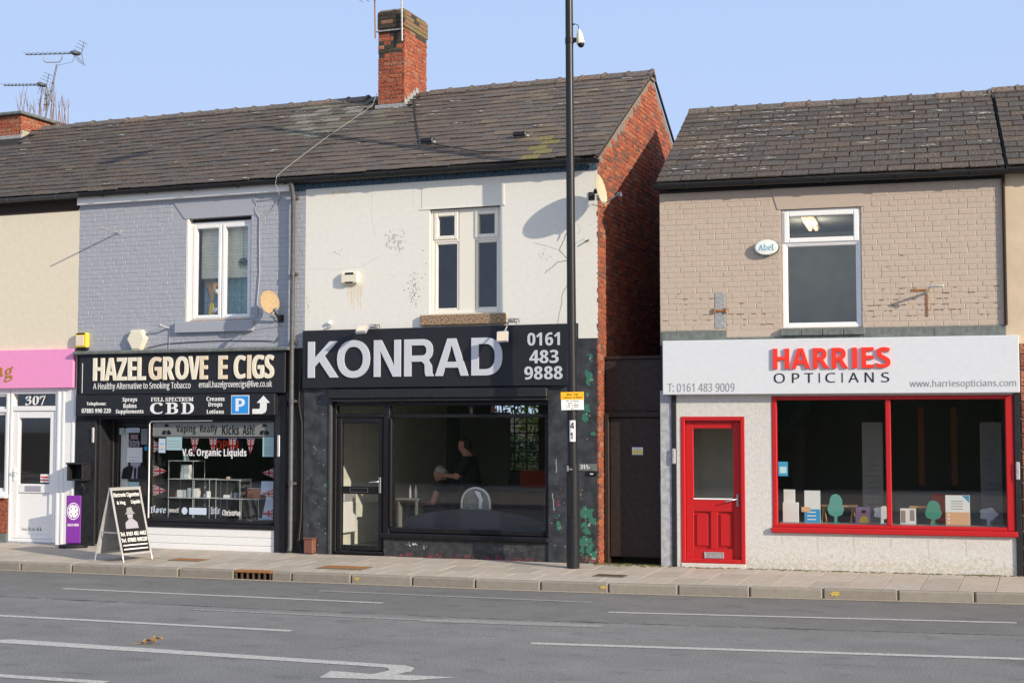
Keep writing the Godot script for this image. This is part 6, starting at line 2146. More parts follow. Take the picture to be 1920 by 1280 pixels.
func build_pole() -> void:
	var o := thing("lamp_column", "tall black street lamp column on the pavement before the white shop", "lamp post")
	var x := -0.215
	var z := 0.57
	var y0 := pave_y(x, z) - 0.03
	part("column", bld().tube([V(x, y0, z), V(x, 0.52, z), V(x, 0.53, z), V(x - 0.002, 1.36, z), V(x - 0.003, 1.40, z), V(x - 0.004, 1.42, z), V(x - 0.04, 8.0, z), V(x - 0.06, 10.0, z)], [0.092, 0.092, 0.088, 0.088, 0.086, 0.070, 0.056, 0.05], 24), M.post_black, o)
	part("collar", bld().tube([V(x, 0.515, z), V(x, 0.535, z)], 0.0945, 24), M.post_black, o)
	part("door", bld().box(V(x - 0.045, 0.66, z + 0.06), V(x + 0.045, 1.22, z + 0.0905), 0.006), M.post_black, o)
	part("arm", bld().tube([V(x - 0.06, 9.95, z), V(x - 0.06, 10.08, z + 0.06), V(x - 0.08, 10.14, z + 0.3), V(x - 0.16, 10.2, z + 1.5)], [0.05, 0.045, 0.035, 0.03], 10), M.post_black, o)
	var hd := bld()
	hd.t = Transform3D(Basis(V(1, 0, 0), -0.05), V(x - 0.17, 10.2, z + 1.75))
	hd.box(V(-0.14, -0.06, -0.3), V(0.14, 0.06, 0.35), 0.04)
	part("lamp_head", hd, M.galv, o)
	# column number
	var t0 := bld()
	var n := 10
	for k in n:
		var a0 := lerpf(-0.62, 0.62, float(k) / n) + 0.25
		var a1 := lerpf(-0.62, 0.62, float(k + 1) / n) + 0.25
		var r := 0.0712
		t0.quad(V(x + sin(a0) * r, 1.72, z + cos(a0) * r), V(x + sin(a1) * r, 1.72, z + cos(a1) * r), V(x + sin(a1) * r, 2.02, z + cos(a1) * r), V(x + sin(a0) * r, 2.02, z + cos(a0) * r))
	part("number_label", t0, M.white_print, o)
	for k in [["4", 1.90], ["1", 1.755]]:
		var l := letters("digits", k[0], fontof("sb"), -0.028, 0.028 if k[0] == "4" else 0.004, 0.0, 0.095, 0.0, 0.003, M.black_print, o)
		l.transform = Transform3D(Basis(Vector3.UP, 0.25), V(x + sin(0.25) * 0.071, k[1], z + cos(0.25) * 0.071)) * l.transform
	var sc := bld()
	sc.box(V(x - 0.06, 1.30, z + 0.082), V(x - 0.05, 1.38, z + 0.0885)).box(V(x - 0.045, 1.30, z + 0.084), V(x - 0.035, 1.37, z + 0.0895)).box(V(x - 0.02, 1.32, z + 0.086), V(x + 0.02, 1.335, z + 0.0905))
	part("scratch_marks", sc, M.alu, o)
	based(o, V(x, y0, z))
	# parking plates
	var s := thing("parking_sign", "yellow and white loading restriction plate strapped to the lamp column", "sign")
	var tl := Transform3D(Basis(Vector3.UP, 0.33) * Basis(V(0, 0, 1), 0.02), V(x + 0.025, 2.17, z + 0.078))
	var pn := Node3D.new()
	var b1 := bld()
	b1.t = tl
	b1.box(V(-0.165, 0.145, 0), V(0.165, 0.255, 0.004))
	part("yellow_plate", b1, M.yellow_plate, s)
	var b2 := bld()
	b2.t = tl
	b2.box(V(-0.16, 0.0, 0), V(0.16, 0.143, 0.004))
	part("white_plate", b2, M.white_print, s)
	var wr := [["Mon - Sat", -0.08, 0.08, 0.205, 0.235], ["7.30am  6.30pm", -0.14, 0.14, 0.158, 0.188], ["No loading", -0.09, 0.09, 0.112, 0.136], ["Mon - Fri", -0.06, 0.06, 0.086, 0.106], ["7.30 - 9.30am", -0.09, 0.09, 0.058, 0.078], ["4.30 - 6.30pm", -0.09, 0.09, 0.032, 0.052]]
	for k in wr:
		var l := letters("lettering", k[0], fontof("sb"), k[1], k[2], k[3], k[4], 0.0042, 0.001, M.black_print, s)
		l.transform = tl * l.transform
	var ar := bld()
	ar.t = tl
	ar.slab(PackedVector2Array([Vector2(-0.03, 0.016), Vector2(-0.01, 0.026), Vector2(-0.01, 0.019), Vector2(0.03, 0.019), Vector2(0.03, 0.013), Vector2(-0.01, 0.013), Vector2(-0.01, 0.006)]), 0.0042, 0.0052)
	part("arrow", ar, M.black_print, s)
	part("strap", bld().tube([V(x - 0.004, 2.30, z), V(x - 0.004, 2.325, z)], 0.0725, 16).tube([V(x - 0.004, 2.21, z), V(x - 0.004, 2.235, z)], 0.0725, 16), M.alu, s)
	pn.free()
	based(s, V(x, 2.17, z + 0.08))
	# camera high on the column
	var c := thing("security_camera", "small white dome camera high on the lamp column against the sky", "camera")
	part("clamp", bld().tube([V(x - 0.035, 7.49, z), V(x - 0.035, 7.57, z)], 0.066, 14).box(V(x + 0.02, 7.50, z - 0.03), V(x + 0.075, 7.56, z + 0.03), 0.006), M.gutter_black, c)
	part("housing", bld().tube([V(x + 0.11, 7.68, z), V(x + 0.12, 7.60, z), V(x + 0.13, 7.50, z), V(x + 0.135, 7.47, z)], [0.018, 0.045, 0.06, 0.058], 12), M.cream_box, c)
	part("dome", bld().ball(V(x + 0.14, 7.46, z), V(0.05, 0.05, 0.05), 8), M.black_gloss, c)
	part("cable", bld().tube([V(x + 0.02, 7.76, z), V(x + 0.05, 7.77, z), V(x + 0.10, 7.74, z), V(x + 0.11, 7.66, z)], 0.006, 5).ball(V(x + 0.03, 7.765, z), V(0.025, 0.012, 0.012), 4), M.cable_dark, c)
	based(c, V(x + 0.05, 7.5, z))

# ------------------------------------------------------------------ things standing or lying on the ground

func build_pavement_things() -> void:
	# A-board
	var o := thing("pavement_sign", "black A-board with white lettering and chrome frame on the pavement", "A-board")
	var P := V(-7.08, 0.0, 1.63)
	P.y = pave_y(P.x, P.z) + 0.003
	var B := Transform3D(Basis(Vector3.UP, deg_to_rad(80.0)), P)
	var H := 1.13
	var W := 0.31
	for side in [0, 1]:
		var th := 0.27 if side == 0 else -0.27
		var T := B * Transform3D(Basis(V(1, 0, 0), -th), V(0, H * cos(0.27), 0)) * Transform3D(Basis(), V(0, -H, 0))
		if side == 1:
			T = B * Transform3D(Basis(V(1, 0, 0), -th), V(0, H * cos(0.27), -0.012)) * Transform3D(Basis(), V(0, -H, 0))
		var fr := bld()
		fr.t = T
		fr.box(V(-W, 0.10, -0.012), V(-W + 0.035, H, 0.012), 0.006)
		fr.box(V(W - 0.035, 0.10, -0.012), V(W, H, 0.012), 0.006)
		fr.box(V(-W + 0.035, H - 0.035, -0.012), V(W - 0.035, H, 0.011), 0.006)
		fr.box(V(-W + 0.035, 0.10, -0.012), V(W - 0.035, 0.135, 0.011), 0.006)
		part("frame", fr, M.alu, o)
		for sx in [-1.0, 1.0]:
			var lg := bld()
			lg.t = T
			lg.tube([V(sx * (W - 0.018), 0.10, 0), V(sx * (W - 0.018), 0.0, 0)], 0.011, 7)
			part("leg", lg, M.alu, o)
		var pb := bld()
		pb.t = T
		pb.box(V(-W + 0.035, 0.135, -0.006), V(W - 0.035, H - 0.035, 0.002))
		part("panel", pb, M.black_print if side == 0 else M.grey_render, o)
		if side == 0:
			var tx := [["Electronic Cigarettes", -0.26, 0.26, 0.975, 1.06, "sb"], ["& Veg", -0.22, -0.05, 0.865, 0.93, "sb"], ["Liquids", 0.07, 0.26, 0.865, 0.94, "sb"], ["Tel. 0161 482 4462", -0.26, 0.26, 0.39, 0.455, "sb"], ["Tel. 07885 990220", -0.26, 0.26, 0.295, 0.36, "sb"]]
			for k in tx:
				var l := letters("lettering", k[0], fontof(k[5]), k[1], k[2], k[3], k[4], 0.0022, 0.002, M.white_print, o)
				l.transform = T * l.transform
			for yy in [0.24, 0.18]:
				var bar := bld()
				bar.t = T
				bar.box(V(-0.24, yy, 0.0022), V(0.25, yy + 0.018, 0.0035))
				part("small_print", bar, M.white_print, o)
			var e := bld()
			e.t = T * Transform3D(Basis.from_scale(V(1, 1, 1)), V(0.0, 0.50, 0.0022))
			e.slab(PackedVector2Array([Vector2(-0.13, 0), Vector2(0.13, 0), Vector2(0.12, 0.09), Vector2(0.04, 0.15), Vector2(-0.03, 0.15), Vector2(-0.12, 0.09)]), 0, 0.0015)
			e.slab(PackedVector2Array([Vector2(-0.05, 0.155), Vector2(0.04, 0.155), Vector2(0.06, 0.22), Vector2(-0.06, 0.22)]), 0, 0.0015)
			part("emblem", e, M.sign_shade, o)
			var e3 := bld()
			e3.t = e.t
			e3.slab(PackedVector2Array([Vector2(-0.10, 0.225), Vector2(0.11, 0.225), Vector2(0.07, 0.255), Vector2(0.05, 0.33), Vector2(-0.04, 0.32), Vector2(-0.06, 0.255)]), 0, 0.0015)
			part("emblem_hat", e3, M.grey_print, o)
	part("hinge", bld().box(V(-W, H * cos(0.27) - 0.01, -0.03), V(W, H * cos(0.27) + 0.015, 0.02), 0.006), M.alu, o).transform = B
	part("stay_bar", bld().box(V(-W + 0.01, 0.42, -0.17), V(-W + 0.02, 0.44, 0.17)), M.alu, o).transform = B
	based(o, P)
	# purple swing sign
	var s := thing("pavement_sign", "small purple flip sign with round white emblem and SOLD HERE on a black foot", "swing sign")
	var Q := V(-9.02, pave_y(-9.02, 0.36), 0.36)
	var T := Transform3D(Basis(Vector3.UP, 0.30), Q)
	var ft := bld()
	ft.t = T
	ft.lathe([[0.24, 0.0], [0.25, 0.02], [0.23, 0.05], [0.1, 0.07], [0.0, 0.07]], 24, V(1, 1, 0.6))
	part("base", ft, M.black_print, s)
	var pn := bld()
	pn.t = T
	pn.box(V(-0.125, 0.07, -0.012), V(0.125, 0.86, 0.012), 0.01)
	part("panel", pn, M.purple, s)
	var em := bld()
	em.t = T
	for rr in [[0.098, 0.108], [0.06, 0.085]]:
		for k in 28:
			var a0 := TAU * k / 28
			var a1 := TAU * (k + 1) / 28
			if rr[0] == 0.06 and k % 7 == 6: continue
			em.slab(PackedVector2Array([Vector2(cos(a0) * rr[0], 0.60 + 1.3 * sin(a0) * rr[0]), Vector2(cos(a0) * rr[1], 0.60 + 1.3 * sin(a0) * rr[1]), Vector2(cos(a1) * rr[1], 0.60 + 1.3 * sin(a1) * rr[1]), Vector2(cos(a1) * rr[0], 0.60 + 1.3 * sin(a1) * rr[0])]), 0.0122, 0.0135)
	for q in [Vector2(0, 0.045), Vector2(0.035, 0), Vector2(-0.035, 0), Vector2(0, -0.045), Vector2(0, 0)]:
		var pg := PackedVector2Array()
		for k in 10:
			pg.append(Vector2(q.x + cos(TAU * k / 10) * 0.03, 0.60 + q.y + sin(TAU * k / 10) * 0.034))
		em.slab(pg, 0.0122, 0.0134 + 0.0002 * q.x)
	part("emblem", em, M.white_print, s)
	var l2 := letters("lettering", "SOLD HERE", fontof("sb"), -0.095, 0.095, 0.355, 0.395, 0.0122, 0.002, M.white_print, s)
	l2.transform = T * l2.transform
	based(s, Q)
	# manhole covers
	for p in [[-3.35, 1.52, 0.36, 0.2, "round-ended rusty brown inspection cover set in the flags", M.rust], [0.55, 1.25, 0.22, 0.12, "small dark stop-tap cover in the flags before the alley", M.iron], [-6.1, 1.35, 0.28, 0.16, "worn brown cover in the flags behind the A-board", M.rust]]:
		var c := thing("manhole_cover", p[4], "manhole cover")
		var cb := bld()
		cb.box(V(p[0] - p[2], pave_y(p[0], p[1]) - 0.02, p[1] - p[3]), V(p[0] + p[2], pave_y(p[0], p[1]) + 0.010, p[1] + p[3]), 0.004)
		part("frame", cb, M.joint, c)
		for k in 6:
			for j in 3:
				var fx: float = p[0] - p[2] * 0.9 + k * p[2] * 0.3
				var fz: float = p[1] - p[3] * 0.85 + j * p[3] * 0.58
				part("tread", bld().box(V(fx, pave_y(p[0], p[1]) + 0.010, fz), V(fx + p[2] * 0.26, pave_y(p[0], p[1]) + 0.014, fz + p[3] * 0.5), 0.001), p[5], c)
		based(c, V(p[0], pave_y(p[0], p[1]), p[1]))
	# curled dead leaf on the road
	var lf := thing("dead_leaf", "curled dry brown leaf lying on the carriageway", "leaf")
	var lb := bld()
	lb.t = Transform3D(Basis(Vector3.UP, 0.4), V(-2.2, RY + 0.004, 7.82))
	for i in 8:
		for j in 4:
			var pts := []
			for q in [[i, j], [i + 1, j], [i + 1, j + 1], [i, j + 1]]:
				var uu: float = q[0] / 8.0 - 0.5
				var vv: float = q[1] / 4.0 - 0.5
				var hw := 0.075 * cos(uu * 2.8) + 0.012 * sin(q[0] * 2.3)
				pts.append(V(uu * 0.22, 0.01 + 0.16 * absf(vv) * hw / 0.075 * 0.5 + 0.05 * (uu + 0.5) * (uu + 0.5) + 0.012 * sin(q[0] * 1.9 + q[1]), vv * 2.0 * hw * 0.8))
			lb.quad(pts[0], pts[3], pts[2], pts[1])
	part("blade", lb, M.leaf_dry, lf)
	part("stalk", bld().tube([V(-2.30, RY + 0.012, 7.87), V(-2.38, RY + 0.01, 7.92)], 0.003, 5), M.leaf_dry, lf)
	based(lf, V(-2.2, RY, 7.82))


# ------------------------------------------------------------------ in the shop windows

func tri_flag(b: Bld, a: Vector3, c: Vector3, e: Vector3) -> void:
	b.tri(a, c, e, Vector2(0.15, 0.1), Vector2(0.5, 0.95), Vector2(0.85, 0.1))

func man_emblem(parent: Node3D, x: float, y: float, s: float, z: float, m: Material, hat: Material) -> void:
	var b := bld()
	b.t = Transform3D(Basis.from_scale(V(s, s, 1)), V(x, y, z))
	b.slab(PackedVector2Array([Vector2(-0.5, 0), Vector2(-0.14, 0), Vector2(-0.06, 0.36), Vector2(-0.2, 0.42), Vector2(-0.44, 0.3)]), 0, 0.0015)
	b.slab(PackedVector2Array([Vector2(0.5, 0), Vector2(0.46, 0.26), Vector2(0.22, 0.44), Vector2(0.1, 0.36), Vector2(0.08, 0.0)]), 0, 0.0015)
	b.slab(PackedVector2Array([Vector2(-0.04, 0), Vector2(0.03, 0), Vector2(0.05, 0.3), Vector2(0.0, 0.36), Vector2(-0.04, 0.3)]), 0, 0.0015)
	part("jacket", b, m, parent)
	var h := bld()
	h.t = b.t
	h.slab(PackedVector2Array([Vector2(-0.36, 0.74), Vector2(-0.1, 0.70), Vector2(0.2, 0.70), Vector2(0.36, 0.80), Vector2(0.2, 0.80), Vector2(0.17, 1.0), Vector2(0.02, 0.95), Vector2(-0.16, 1.0), Vector2(-0.2, 0.79)]), 0, 0.0015)
	part("hat", h, hat, parent)

func build_shop_window_displays() -> void:
	var fm := picture_mat("flag_print", flag_image(), 0.7)
	# ---- vape shop window
	var z := -0.068
	var bn := thing("window_banner", "grey banner lettered Vaping Really Kicks Ash! across the top of the vape shop glass", "banner")
	part("sheet", bld().box(V(-7.79, 1.775, z - 0.004), V(-5.47, 2.005, z - 0.002)), M.banner_grey, bn)
	for k in [["Vaping", -7.33, -6.95], ["Really", -6.87, -6.54], ["Kicks", -6.45, -6.13], ["Ash!", -6.06, -5.84]]:
		letters("lettering", k[0], fontof("sb"), k[1], k[2], 1.80, 1.96, z - 0.0018, 0.002, M.black_print, bn)
	man_emblem(bn, -7.52, 1.80, 0.18, z - 0.0018, M.black_print, M.black_print)
	man_emblem(bn, -5.66, 1.80, 0.18, z - 0.0018, M.black_print, M.black_print)
	based(bn, V(-6.6, 1.775, z))
	var vg := thing("window_lettering", "white lettering V.G. Organic Liquids on the vape shop glass", "lettering")
	letters("lettering", "V.G. Organic Liquids", fontof("sb"), -7.20, -5.98, 1.415, 1.575, -0.058, 0.002, M.white_print, vg)
	based(vg, V(-6.6, 1.42, -0.058))
	var xm := thing("window_lettering", "pale festive script Have yourself little Christmas along the foot of the vape shop glass", "lettering")
	letters("lettering", "Have", fontof("eb", 0.3), -7.80, -7.50, 0.50, 0.63, -0.058, 0.002, M.pale_print, xm)
	letters("lettering", "yourself", fontof("e", 0.3), -7.45, -7.25, 0.50, 0.60, -0.058, 0.002, M.white_print, xm)
	letters("lettering", "little", fontof("e", 0.3), -6.64, -6.47, 0.51, 0.63, -0.058, 0.002, M.pale_print, xm)
	letters("lettering", "Christmas", fontof("eb", 0.3), -6.42, -6.08, 0.49, 0.59, -0.058, 0.002, M.white_print, xm)
	var dot := bld()
	var pg := PackedVector2Array()
	for k in 18: pg.append(Vector2(-7.14 + cos(TAU * k / 18) * 0.055, 0.555 + sin(TAU * k / 18) * 0.06))
	dot.slab(pg, -0.058, -0.056)
	part("dot", dot, M.pale_print, xm)
	part("plaque", bld().box(V(-7.05, 0.50, -0.058), V(-6.72, 0.61, -0.056)), M.pale_print, xm)
	based(xm, V(-6.9, 0.5, -0.058))
	var bt := thing("bunting", "string of union flag pennants hung round the vape shop window", "bunting")
	part("string", bld().tube([V(-7.78, 1.76, -0.12), V(-7.0, 1.752, -0.12), V(-6.3, 1.755, -0.12), V(-5.5, 1.75, -0.12)], 0.006, 5), M.white_print, bt)
	for x in [-7.00, -6.65, -6.28, -5.94]:
		var f := bld()
		tri_flag(f, V(x - 0.085, 1.75, -0.118), V(x, 1.48, -0.112), V(x + 0.085, 1.75, -0.118))
		part("flag", f, fm, bt)
	for p in [[-7.79, 1.60], [-7.79, 1.20], [-7.79, 0.88]]:
		var f := bld()
		f.tri(V(p[0], p[1] - 0.1, -0.10), V(p[0] + 0.27, p[1], -0.10), V(p[0], p[1] + 0.1, -0.10), Vector2(0.1, 0.9), Vector2(0.95, 0.5), Vector2(0.1, 0.1))
		part("flag", f, fm, bt)
	for p in [[-5.47, 1.19], [-5.47, 0.86], [-5.47, 0.54]]:
		var f := bld()
		f.tri(V(p[0], p[1] + 0.09, -0.10), V(p[0] - 0.25, p[1], -0.10), V(p[0], p[1] - 0.09, -0.10), Vector2(0.9, 0.1), Vector2(0.05, 0.5), Vector2(0.9, 0.9))
		part("flag", f, fm, bt)
	based(bt, V(-6.6, 1.5, -0.11))
	for p in [[-7.52, 1.545, -7.22, 1.765, M.paper_aqua, "pale aqua paper notice stuck in the vape shop window"], [-7.67, 1.50, -7.54, 1.735, M.pale_print, "small blue and yellow notice at the left of the vape shop window"], [-5.69, 1.45, -5.475, 1.765, M.paper_aqua, "aqua licence notice at the right of the vape shop window"]]:
		var pn := thing("window_notice", p[5], "notice")
		part("paper", bld().box(V(p[0], p[1], -0.075), V(p[2], p[3], -0.072)), p[4], pn)
		for k in 3:
			part("print", bld().box(V(p[0] + 0.03, p[1] + 0.05 + k * 0.045, -0.0718), V(p[2] - 0.03, p[1] + 0.062 + k * 0.045, -0.071)), [M.sign_shade, M.yellow_box, M.card_blue][k] if p[4] == M.pale_print else M.card_grey, pn)
		based(pn, V(p[0], p[1], -0.073))
	var op := thing("open_sign", "dim neon OPEN sign with blue border behind the vape shop pennants", "sign")
	part("board", bld().box(V(-6.80, 1.50, -0.34), V(-6.22, 1.76, -0.32), 0.006), M.black_print, op)
	letters("neon_letters", "OPEN", fontof("s"), -6.72, -6.30, 1.56, 1.70, -0.319, 0.012, M.neon_red, op)
	var nb := bld()
	for k in 11:
		for yy in [1.525, 1.735]:
			nb.ball(V(-6.76 + k * 0.05, yy, -0.315), V(0.01, 0.008, 0.008), 4)
	part("neon_border", nb, M.neon_blue, op)
	based(op, V(-6.5, 1.5, -0.33))
	# glass display racks
	for r in [[-7.60, -7.10, [0.76, 1.07, 1.37], "three-tier glass rack with a green bottle on top behind the vape shop glass"], [-7.10, -6.78, [0.76, 1.07], "two-tier glass rack joined to the three-tier one in the vape shop window"], [-6.68, -6.20, [0.76, 1.07], "two-tier glass rack holding a tiny tan tub in the vape shop window"], [-6.20, -5.85, [0.76], "single glass shelf carrying the brown wire rack of packets"]]:
		var g := thing("display_rack", r[3], "shelf", KF, "glass racks in the vape shop window")
		for y in r[2]:
			part("shelf", bld().box(V(r[0], y - 0.012, -0.62), V(r[1] - 0.01, y, -0.24), 0.002), M.shelf_edge if y > 0.0 else M.glass_shelf, g)
		for x in [r[0] + 0.005, r[1] - 0.02]:
			for zz in [-0.60, -0.26]:
				part("rod", bld().tube([V(x, 0.0, zz), V(x, r[2][-1], zz)], 0.005, 5), M.shelf_edge, g)
		based(g, V(r[0], 0.0, -0.4))
	var goods := [[-7.50, 0.76, 0.16, 0.11, "card_white", "pale cream liquid box on the lowest glass shelf"], [-7.56, 0.76, 0.045, 0.085, "terracotta", "small orange bottle at the end of the lowest glass shelf"], [-7.30, 0.76, 0.05, 0.14, "card_grey", "grey device box on the lowest glass shelf"], [-7.18, 0.76, 0.09, 0.14, "white_print", "white tapered carton on the lowest glass shelf"], [-6.93, 0.76, 0.035, 0.10, "white_print", "slim white bottle on the middle glass rack"], [-6.98, 0.76, 0.04, 0.05, "card_grey", "squat grey jar on the middle glass rack"], [-6.60, 0.76, 0.10, 0.045, "white_print", "flat white box beside a silver device"], [-6.48, 0.76, 0.03, 0.11, "alu", "upright silver vaping device on the glass rack"], [-6.40, 0.76, 0.05, 0.08, "card_grey", "grey tin on the right glass rack"], [-6.15, 0.76, 0.25, 0.16, "terracotta", "brown wire rack of packets on the right shelf"], [-7.42, 1.07, 0.15, 0.22, "card_white", "tall white carton standing on the middle shelf"], [-7.40, 1.37, 0.09, 0.16, "paper_aqua", "green glass bottle standing on the top shelf"], [-6.55, 1.07, 0.05, 0.03, "card_tan", "tiny tan tub on the upper rack"]]
	for k in goods:
		var g := thing("display_item", k[5], "display item")
		if k[4] in ["paper_aqua", "terracotta", "alu"] and k[2] < 0.1:
			var lt := bld()
			lt.t = Transform3D(Basis(), V(k[0] + k[2] / 2, k[1], -0.4))
			lt.lathe([[k[2] * 0.48, 0.0], [k[2] * 0.5, k[3] * 0.6], [k[2] * 0.2, k[3] * 0.78], [k[2] * 0.2, k[3]], [0, k[3]]], 12)
			part("bottle", lt, M[k[4]], g)
		else:
			part("carton", bld().box(V(k[0], k[1], -0.45), V(k[0] + k[2], k[1] + k[3], -0.36), 0.004), M[k[4]], g)
			part("lid", bld().box(V(k[0] + 0.004, k[1] + k[3], -0.445), V(k[0] + k[2] - 0.004, k[1] + k[3] + 0.008, -0.365), 0.002), M.white_print, g)
		based(g, V(k[0], k[1], -0.4))
	var sd := thing("display_stand", "pale blue card stand with leaflets at the right of the vape shop window", "stand")
	var sb := bld()
	sb.t = Transform3D(Basis(V(1, 0, 0), -0.12), V(-5.70, 0.45, -0.3))
	sb.slab(PackedVector2Array([Vector2(-0.12, 0), Vector2(0.16, 0), Vector2(0.10, 0.38), Vector2(-0.06, 0.38)]), 0, 0.012)
	sb.box(V(-0.18, 0.38, -0.02), V(0.18, 0.60, 0.012), 0.003)
	part("card", sb, M.pale_print, sd)
	part("foot", bld().box(V(-5.85, 0.43, -0.45), V(-5.52, 0.45, -0.22), 0.004), M.pale_print, sd)
	based(sd, V(-5.7, 0.43, -0.3))
	part("window_shelf", bld().box(V(-7.84, 0.405, -0.66), V(-5.43, 0.43, -0.13), 0.004), M.black_wood, get_node("shop_building_001")).position -= V(-7.1, GY, 0)
	# ---- vape shop door
	var dn := thing("door_poster", "print of a man in a trilby and dark suit on the vape shop door", "poster")
	man_emblem(dn, -8.33, 1.05, 0.56, -0.352, M.black_print, M.black_print)
	var fc := bld()
	fc.slab(PackedVector2Array([Vector2(-8.42, 1.25), Vector2(-8.24, 1.25), Vector2(-8.20, 1.42), Vector2(-8.24, 1.50), Vector2(-8.42, 1.50), Vector2(-8.44, 1.36)]), -0.3545, -0.353)
	fc.slab(PackedVector2Array([Vector2(-8.42, 1.05), Vector2(-8.24, 1.05), Vector2(-8.24, 1.25), Vector2(-8.42, 1.25)]), -0.3545, -0.353)
	part("face", fc, M.sign_shade, dn)
	based(dn, V(-8.33, 1.05, -0.352))
	var sheets := [[-8.50, 1.33, -8.19, 1.58, M.white_print, "white paper notice taped over the man print on the vape shop door"], [-8.46, 0.80, -8.24, 1.0, M.paper_aqua, "turquoise card notice low on the vape shop door"], [-8.52, 1.83, -8.25, 1.91, M.pale_print, "narrow white strip notice at the top of the vape shop door"], [-8.66, 1.80, -8.57, 1.91, M.paper_aqua, "small teal sticker in the top corner of the vape shop door"], [-8.15, 1.53, -8.05, 1.60, M.card_blue, "small blue sticker at the edge of the vape shop door"], [-8.22, 1.63, -8.09, 1.90, M.banner_grey, "faded grey sheet at the top right of the vape shop door"]]
	for k in sheets:
		var n := thing("door_notice", k[5], "notice")
		part("paper", bld().box(V(k[0], k[1], -0.3515), V(k[2], k[3], -0.349)), k[4], n)
		if k[2] - k[0] > 0.2:
			for j in 2:
				part("print", bld().box(V(k[0] + 0.05, k[1] + 0.03 + j * 0.05, -0.3489), V(k[2] - 0.05, k[1] + 0.036 + j * 0.05, -0.348)), M.grey_print, n)
		based(n, V(k[0], k[1], -0.35))
	var n9 := thing("door_number", "grey house number 309 on the vape shop door glass", "number")
	letters("digits", "309", fontof("sb"), -8.47, -8.25, 1.59, 1.70, -0.353, 0.002, M.sign_shade, n9)
	based(n9, V(-8.36, 1.59, -0.352))
	var uf := thing("door_flag", "little orange union flag sticker above the number 309", "flag")
	var fb := bld()
	fb.quad(V(-8.44, 1.715, -0.354), V(-8.28, 1.715, -0.354), V(-8.28, 1.80, -0.354), V(-8.44, 1.80, -0.354))
	part("sticker", fb, fm, uf)
	based(uf, V(-8.36, 1.715, -0.354))

	# ---- opticians' window
	var yb := 0.585
	part("window_shelf", bld().box(V(1.65, 0.55, -0.5), V(4.69, yb - 0.003, -0.12), 0.004), M.room_mid, get_node("shop_building_003")).position -= V(2.4, GY, 0)
	var hx := func(px: float) -> float: return 1.64 + (px - 1455.0) * 0.00701
	var c1 := thing("display_card", "white stepped leaflet dispenser at the left of the red shop window", "display card", HF)
	part("lower_tray", bld().box(V(1.70, yb, -0.25), V(1.92, yb + 0.28, -0.17), 0.004), M.card_white, c1)
	part("upper_tray", bld().box(V(1.71, yb + 0.28, -0.24), V(1.87, yb + 0.46, -0.21), 0.004), M.card_white, c1)
	based(c1, V(1.8, yb, -0.2))
	var c2 := thing("display_card", "tall white and blue information card in the red shop window", "display card", HF)
	part("board", bld().box(V(2.00, yb, -0.2), V(2.22, yb + 0.45, -0.19), 0.002), M.card_white, c2)
	part("blue_panel", bld().box(V(2.005, yb + 0.005, -0.1898), V(2.215, yb + 0.19, -0.188)), M.card_blue, c2)
	part("tab", bld().box(V(1.96, yb + 0.15, -0.187), V(2.08, yb + 0.22, -0.184)), M.card_tan, c2)
	for k in 3:
		part("print", bld().box(V(2.04, yb + 0.04 + k * 0.05, -0.1878), V(2.16, yb + 0.055 + k * 0.05, -0.187)), M.white_print, c2)
	based(c2, V(2.1, yb, -0.2))
	for k in [[2.43, 0.40, "card_teal", "teal cut-out tree standing in the left half of the red shop window"], [3.74, 0.33, "card_teal", "dark teal cut-out tree standing in the right half of the red shop window"]]:
		var t := thing("cutout_tree", k[2 + 1], "cut-out", HF)
		var pg2 := PackedVector2Array()
		for q in [[0.02, 0.09], [0.09, 0.12], [0.115, 0.2], [0.09, 0.27], [0.09, 0.33], [0.05, 0.39], [0.0, 0.41], [-0.05, 0.39], [-0.08, 0.33], [-0.085, 0.27], [-0.115, 0.2], [-0.09, 0.12], [-0.02, 0.09], [-0.02, 0.0], [0.02, 0.0]]:
			pg2.append(Vector2(k[0] + q[0], yb + q[1] * k[1] / 0.40))
		var tb := bld()
		tb.slab(pg2, -0.2, -0.19)
		part("crown", tb, M[k[2]] if k[0] > 3 else M.card_green, t)
		part("foot", bld().box(V(k[0] - 0.05, yb, -0.24), V(k[0] + 0.05, yb + 0.01, -0.15)), M[k[2]], t)
		based(t, V(k[0], yb, -0.2))
	for k in [[3.06, 0.24, "card_white", "white cut-out cloud tree beside the red mullion"], [4.46, 0.26, "card_grey", "grey cut-out cloud tree at the right end of the red shop window"]]:
		var t := thing("cutout_tree", k[3], "cut-out", HF)
		var tb := bld()
		var pg3 := PackedVector2Array()
		for j in 26:
			var a := TAU * j / 26
			var r := 0.10 + 0.014 * cos(a * 5.0)
			pg3.append(Vector2(k[0] + cos(a) * r * 1.15, yb + 0.16 + sin(a) * r * 0.85))
		tb.slab(pg3, -0.2, -0.19)
		tb.box(V(k[0] - 0.02, yb, -0.198), V(k[0] + 0.02, yb + 0.1, -0.192))
		part("crown", tb, M[k[2]], t)
		part("foot", bld().box(V(k[0] - 0.04, yb, -0.24), V(k[0] + 0.04, yb + 0.01, -0.15)), M[k[2]], t)
		based(t, V(k[0], yb, -0.2))
	var ph := thing("photo_card", "lilac photograph of a dark haired person in yellow standing in the window", "photo", HF)
	part("board", bld().box(V(2.70, yb, -0.22), V(2.90, yb + 0.23, -0.21), 0.002), M.card_lilac, ph)
	var fg := bld()
	fg.slab(PackedVector2Array([Vector2(2.74, yb + 0.01), Vector2(2.88, yb + 0.01), Vector2(2.86, yb + 0.09), Vector2(2.82, yb + 0.11), Vector2(2.77, yb + 0.09)]), -0.2098, -0.209)
	part("print", fg, M.yellow_box, ph)
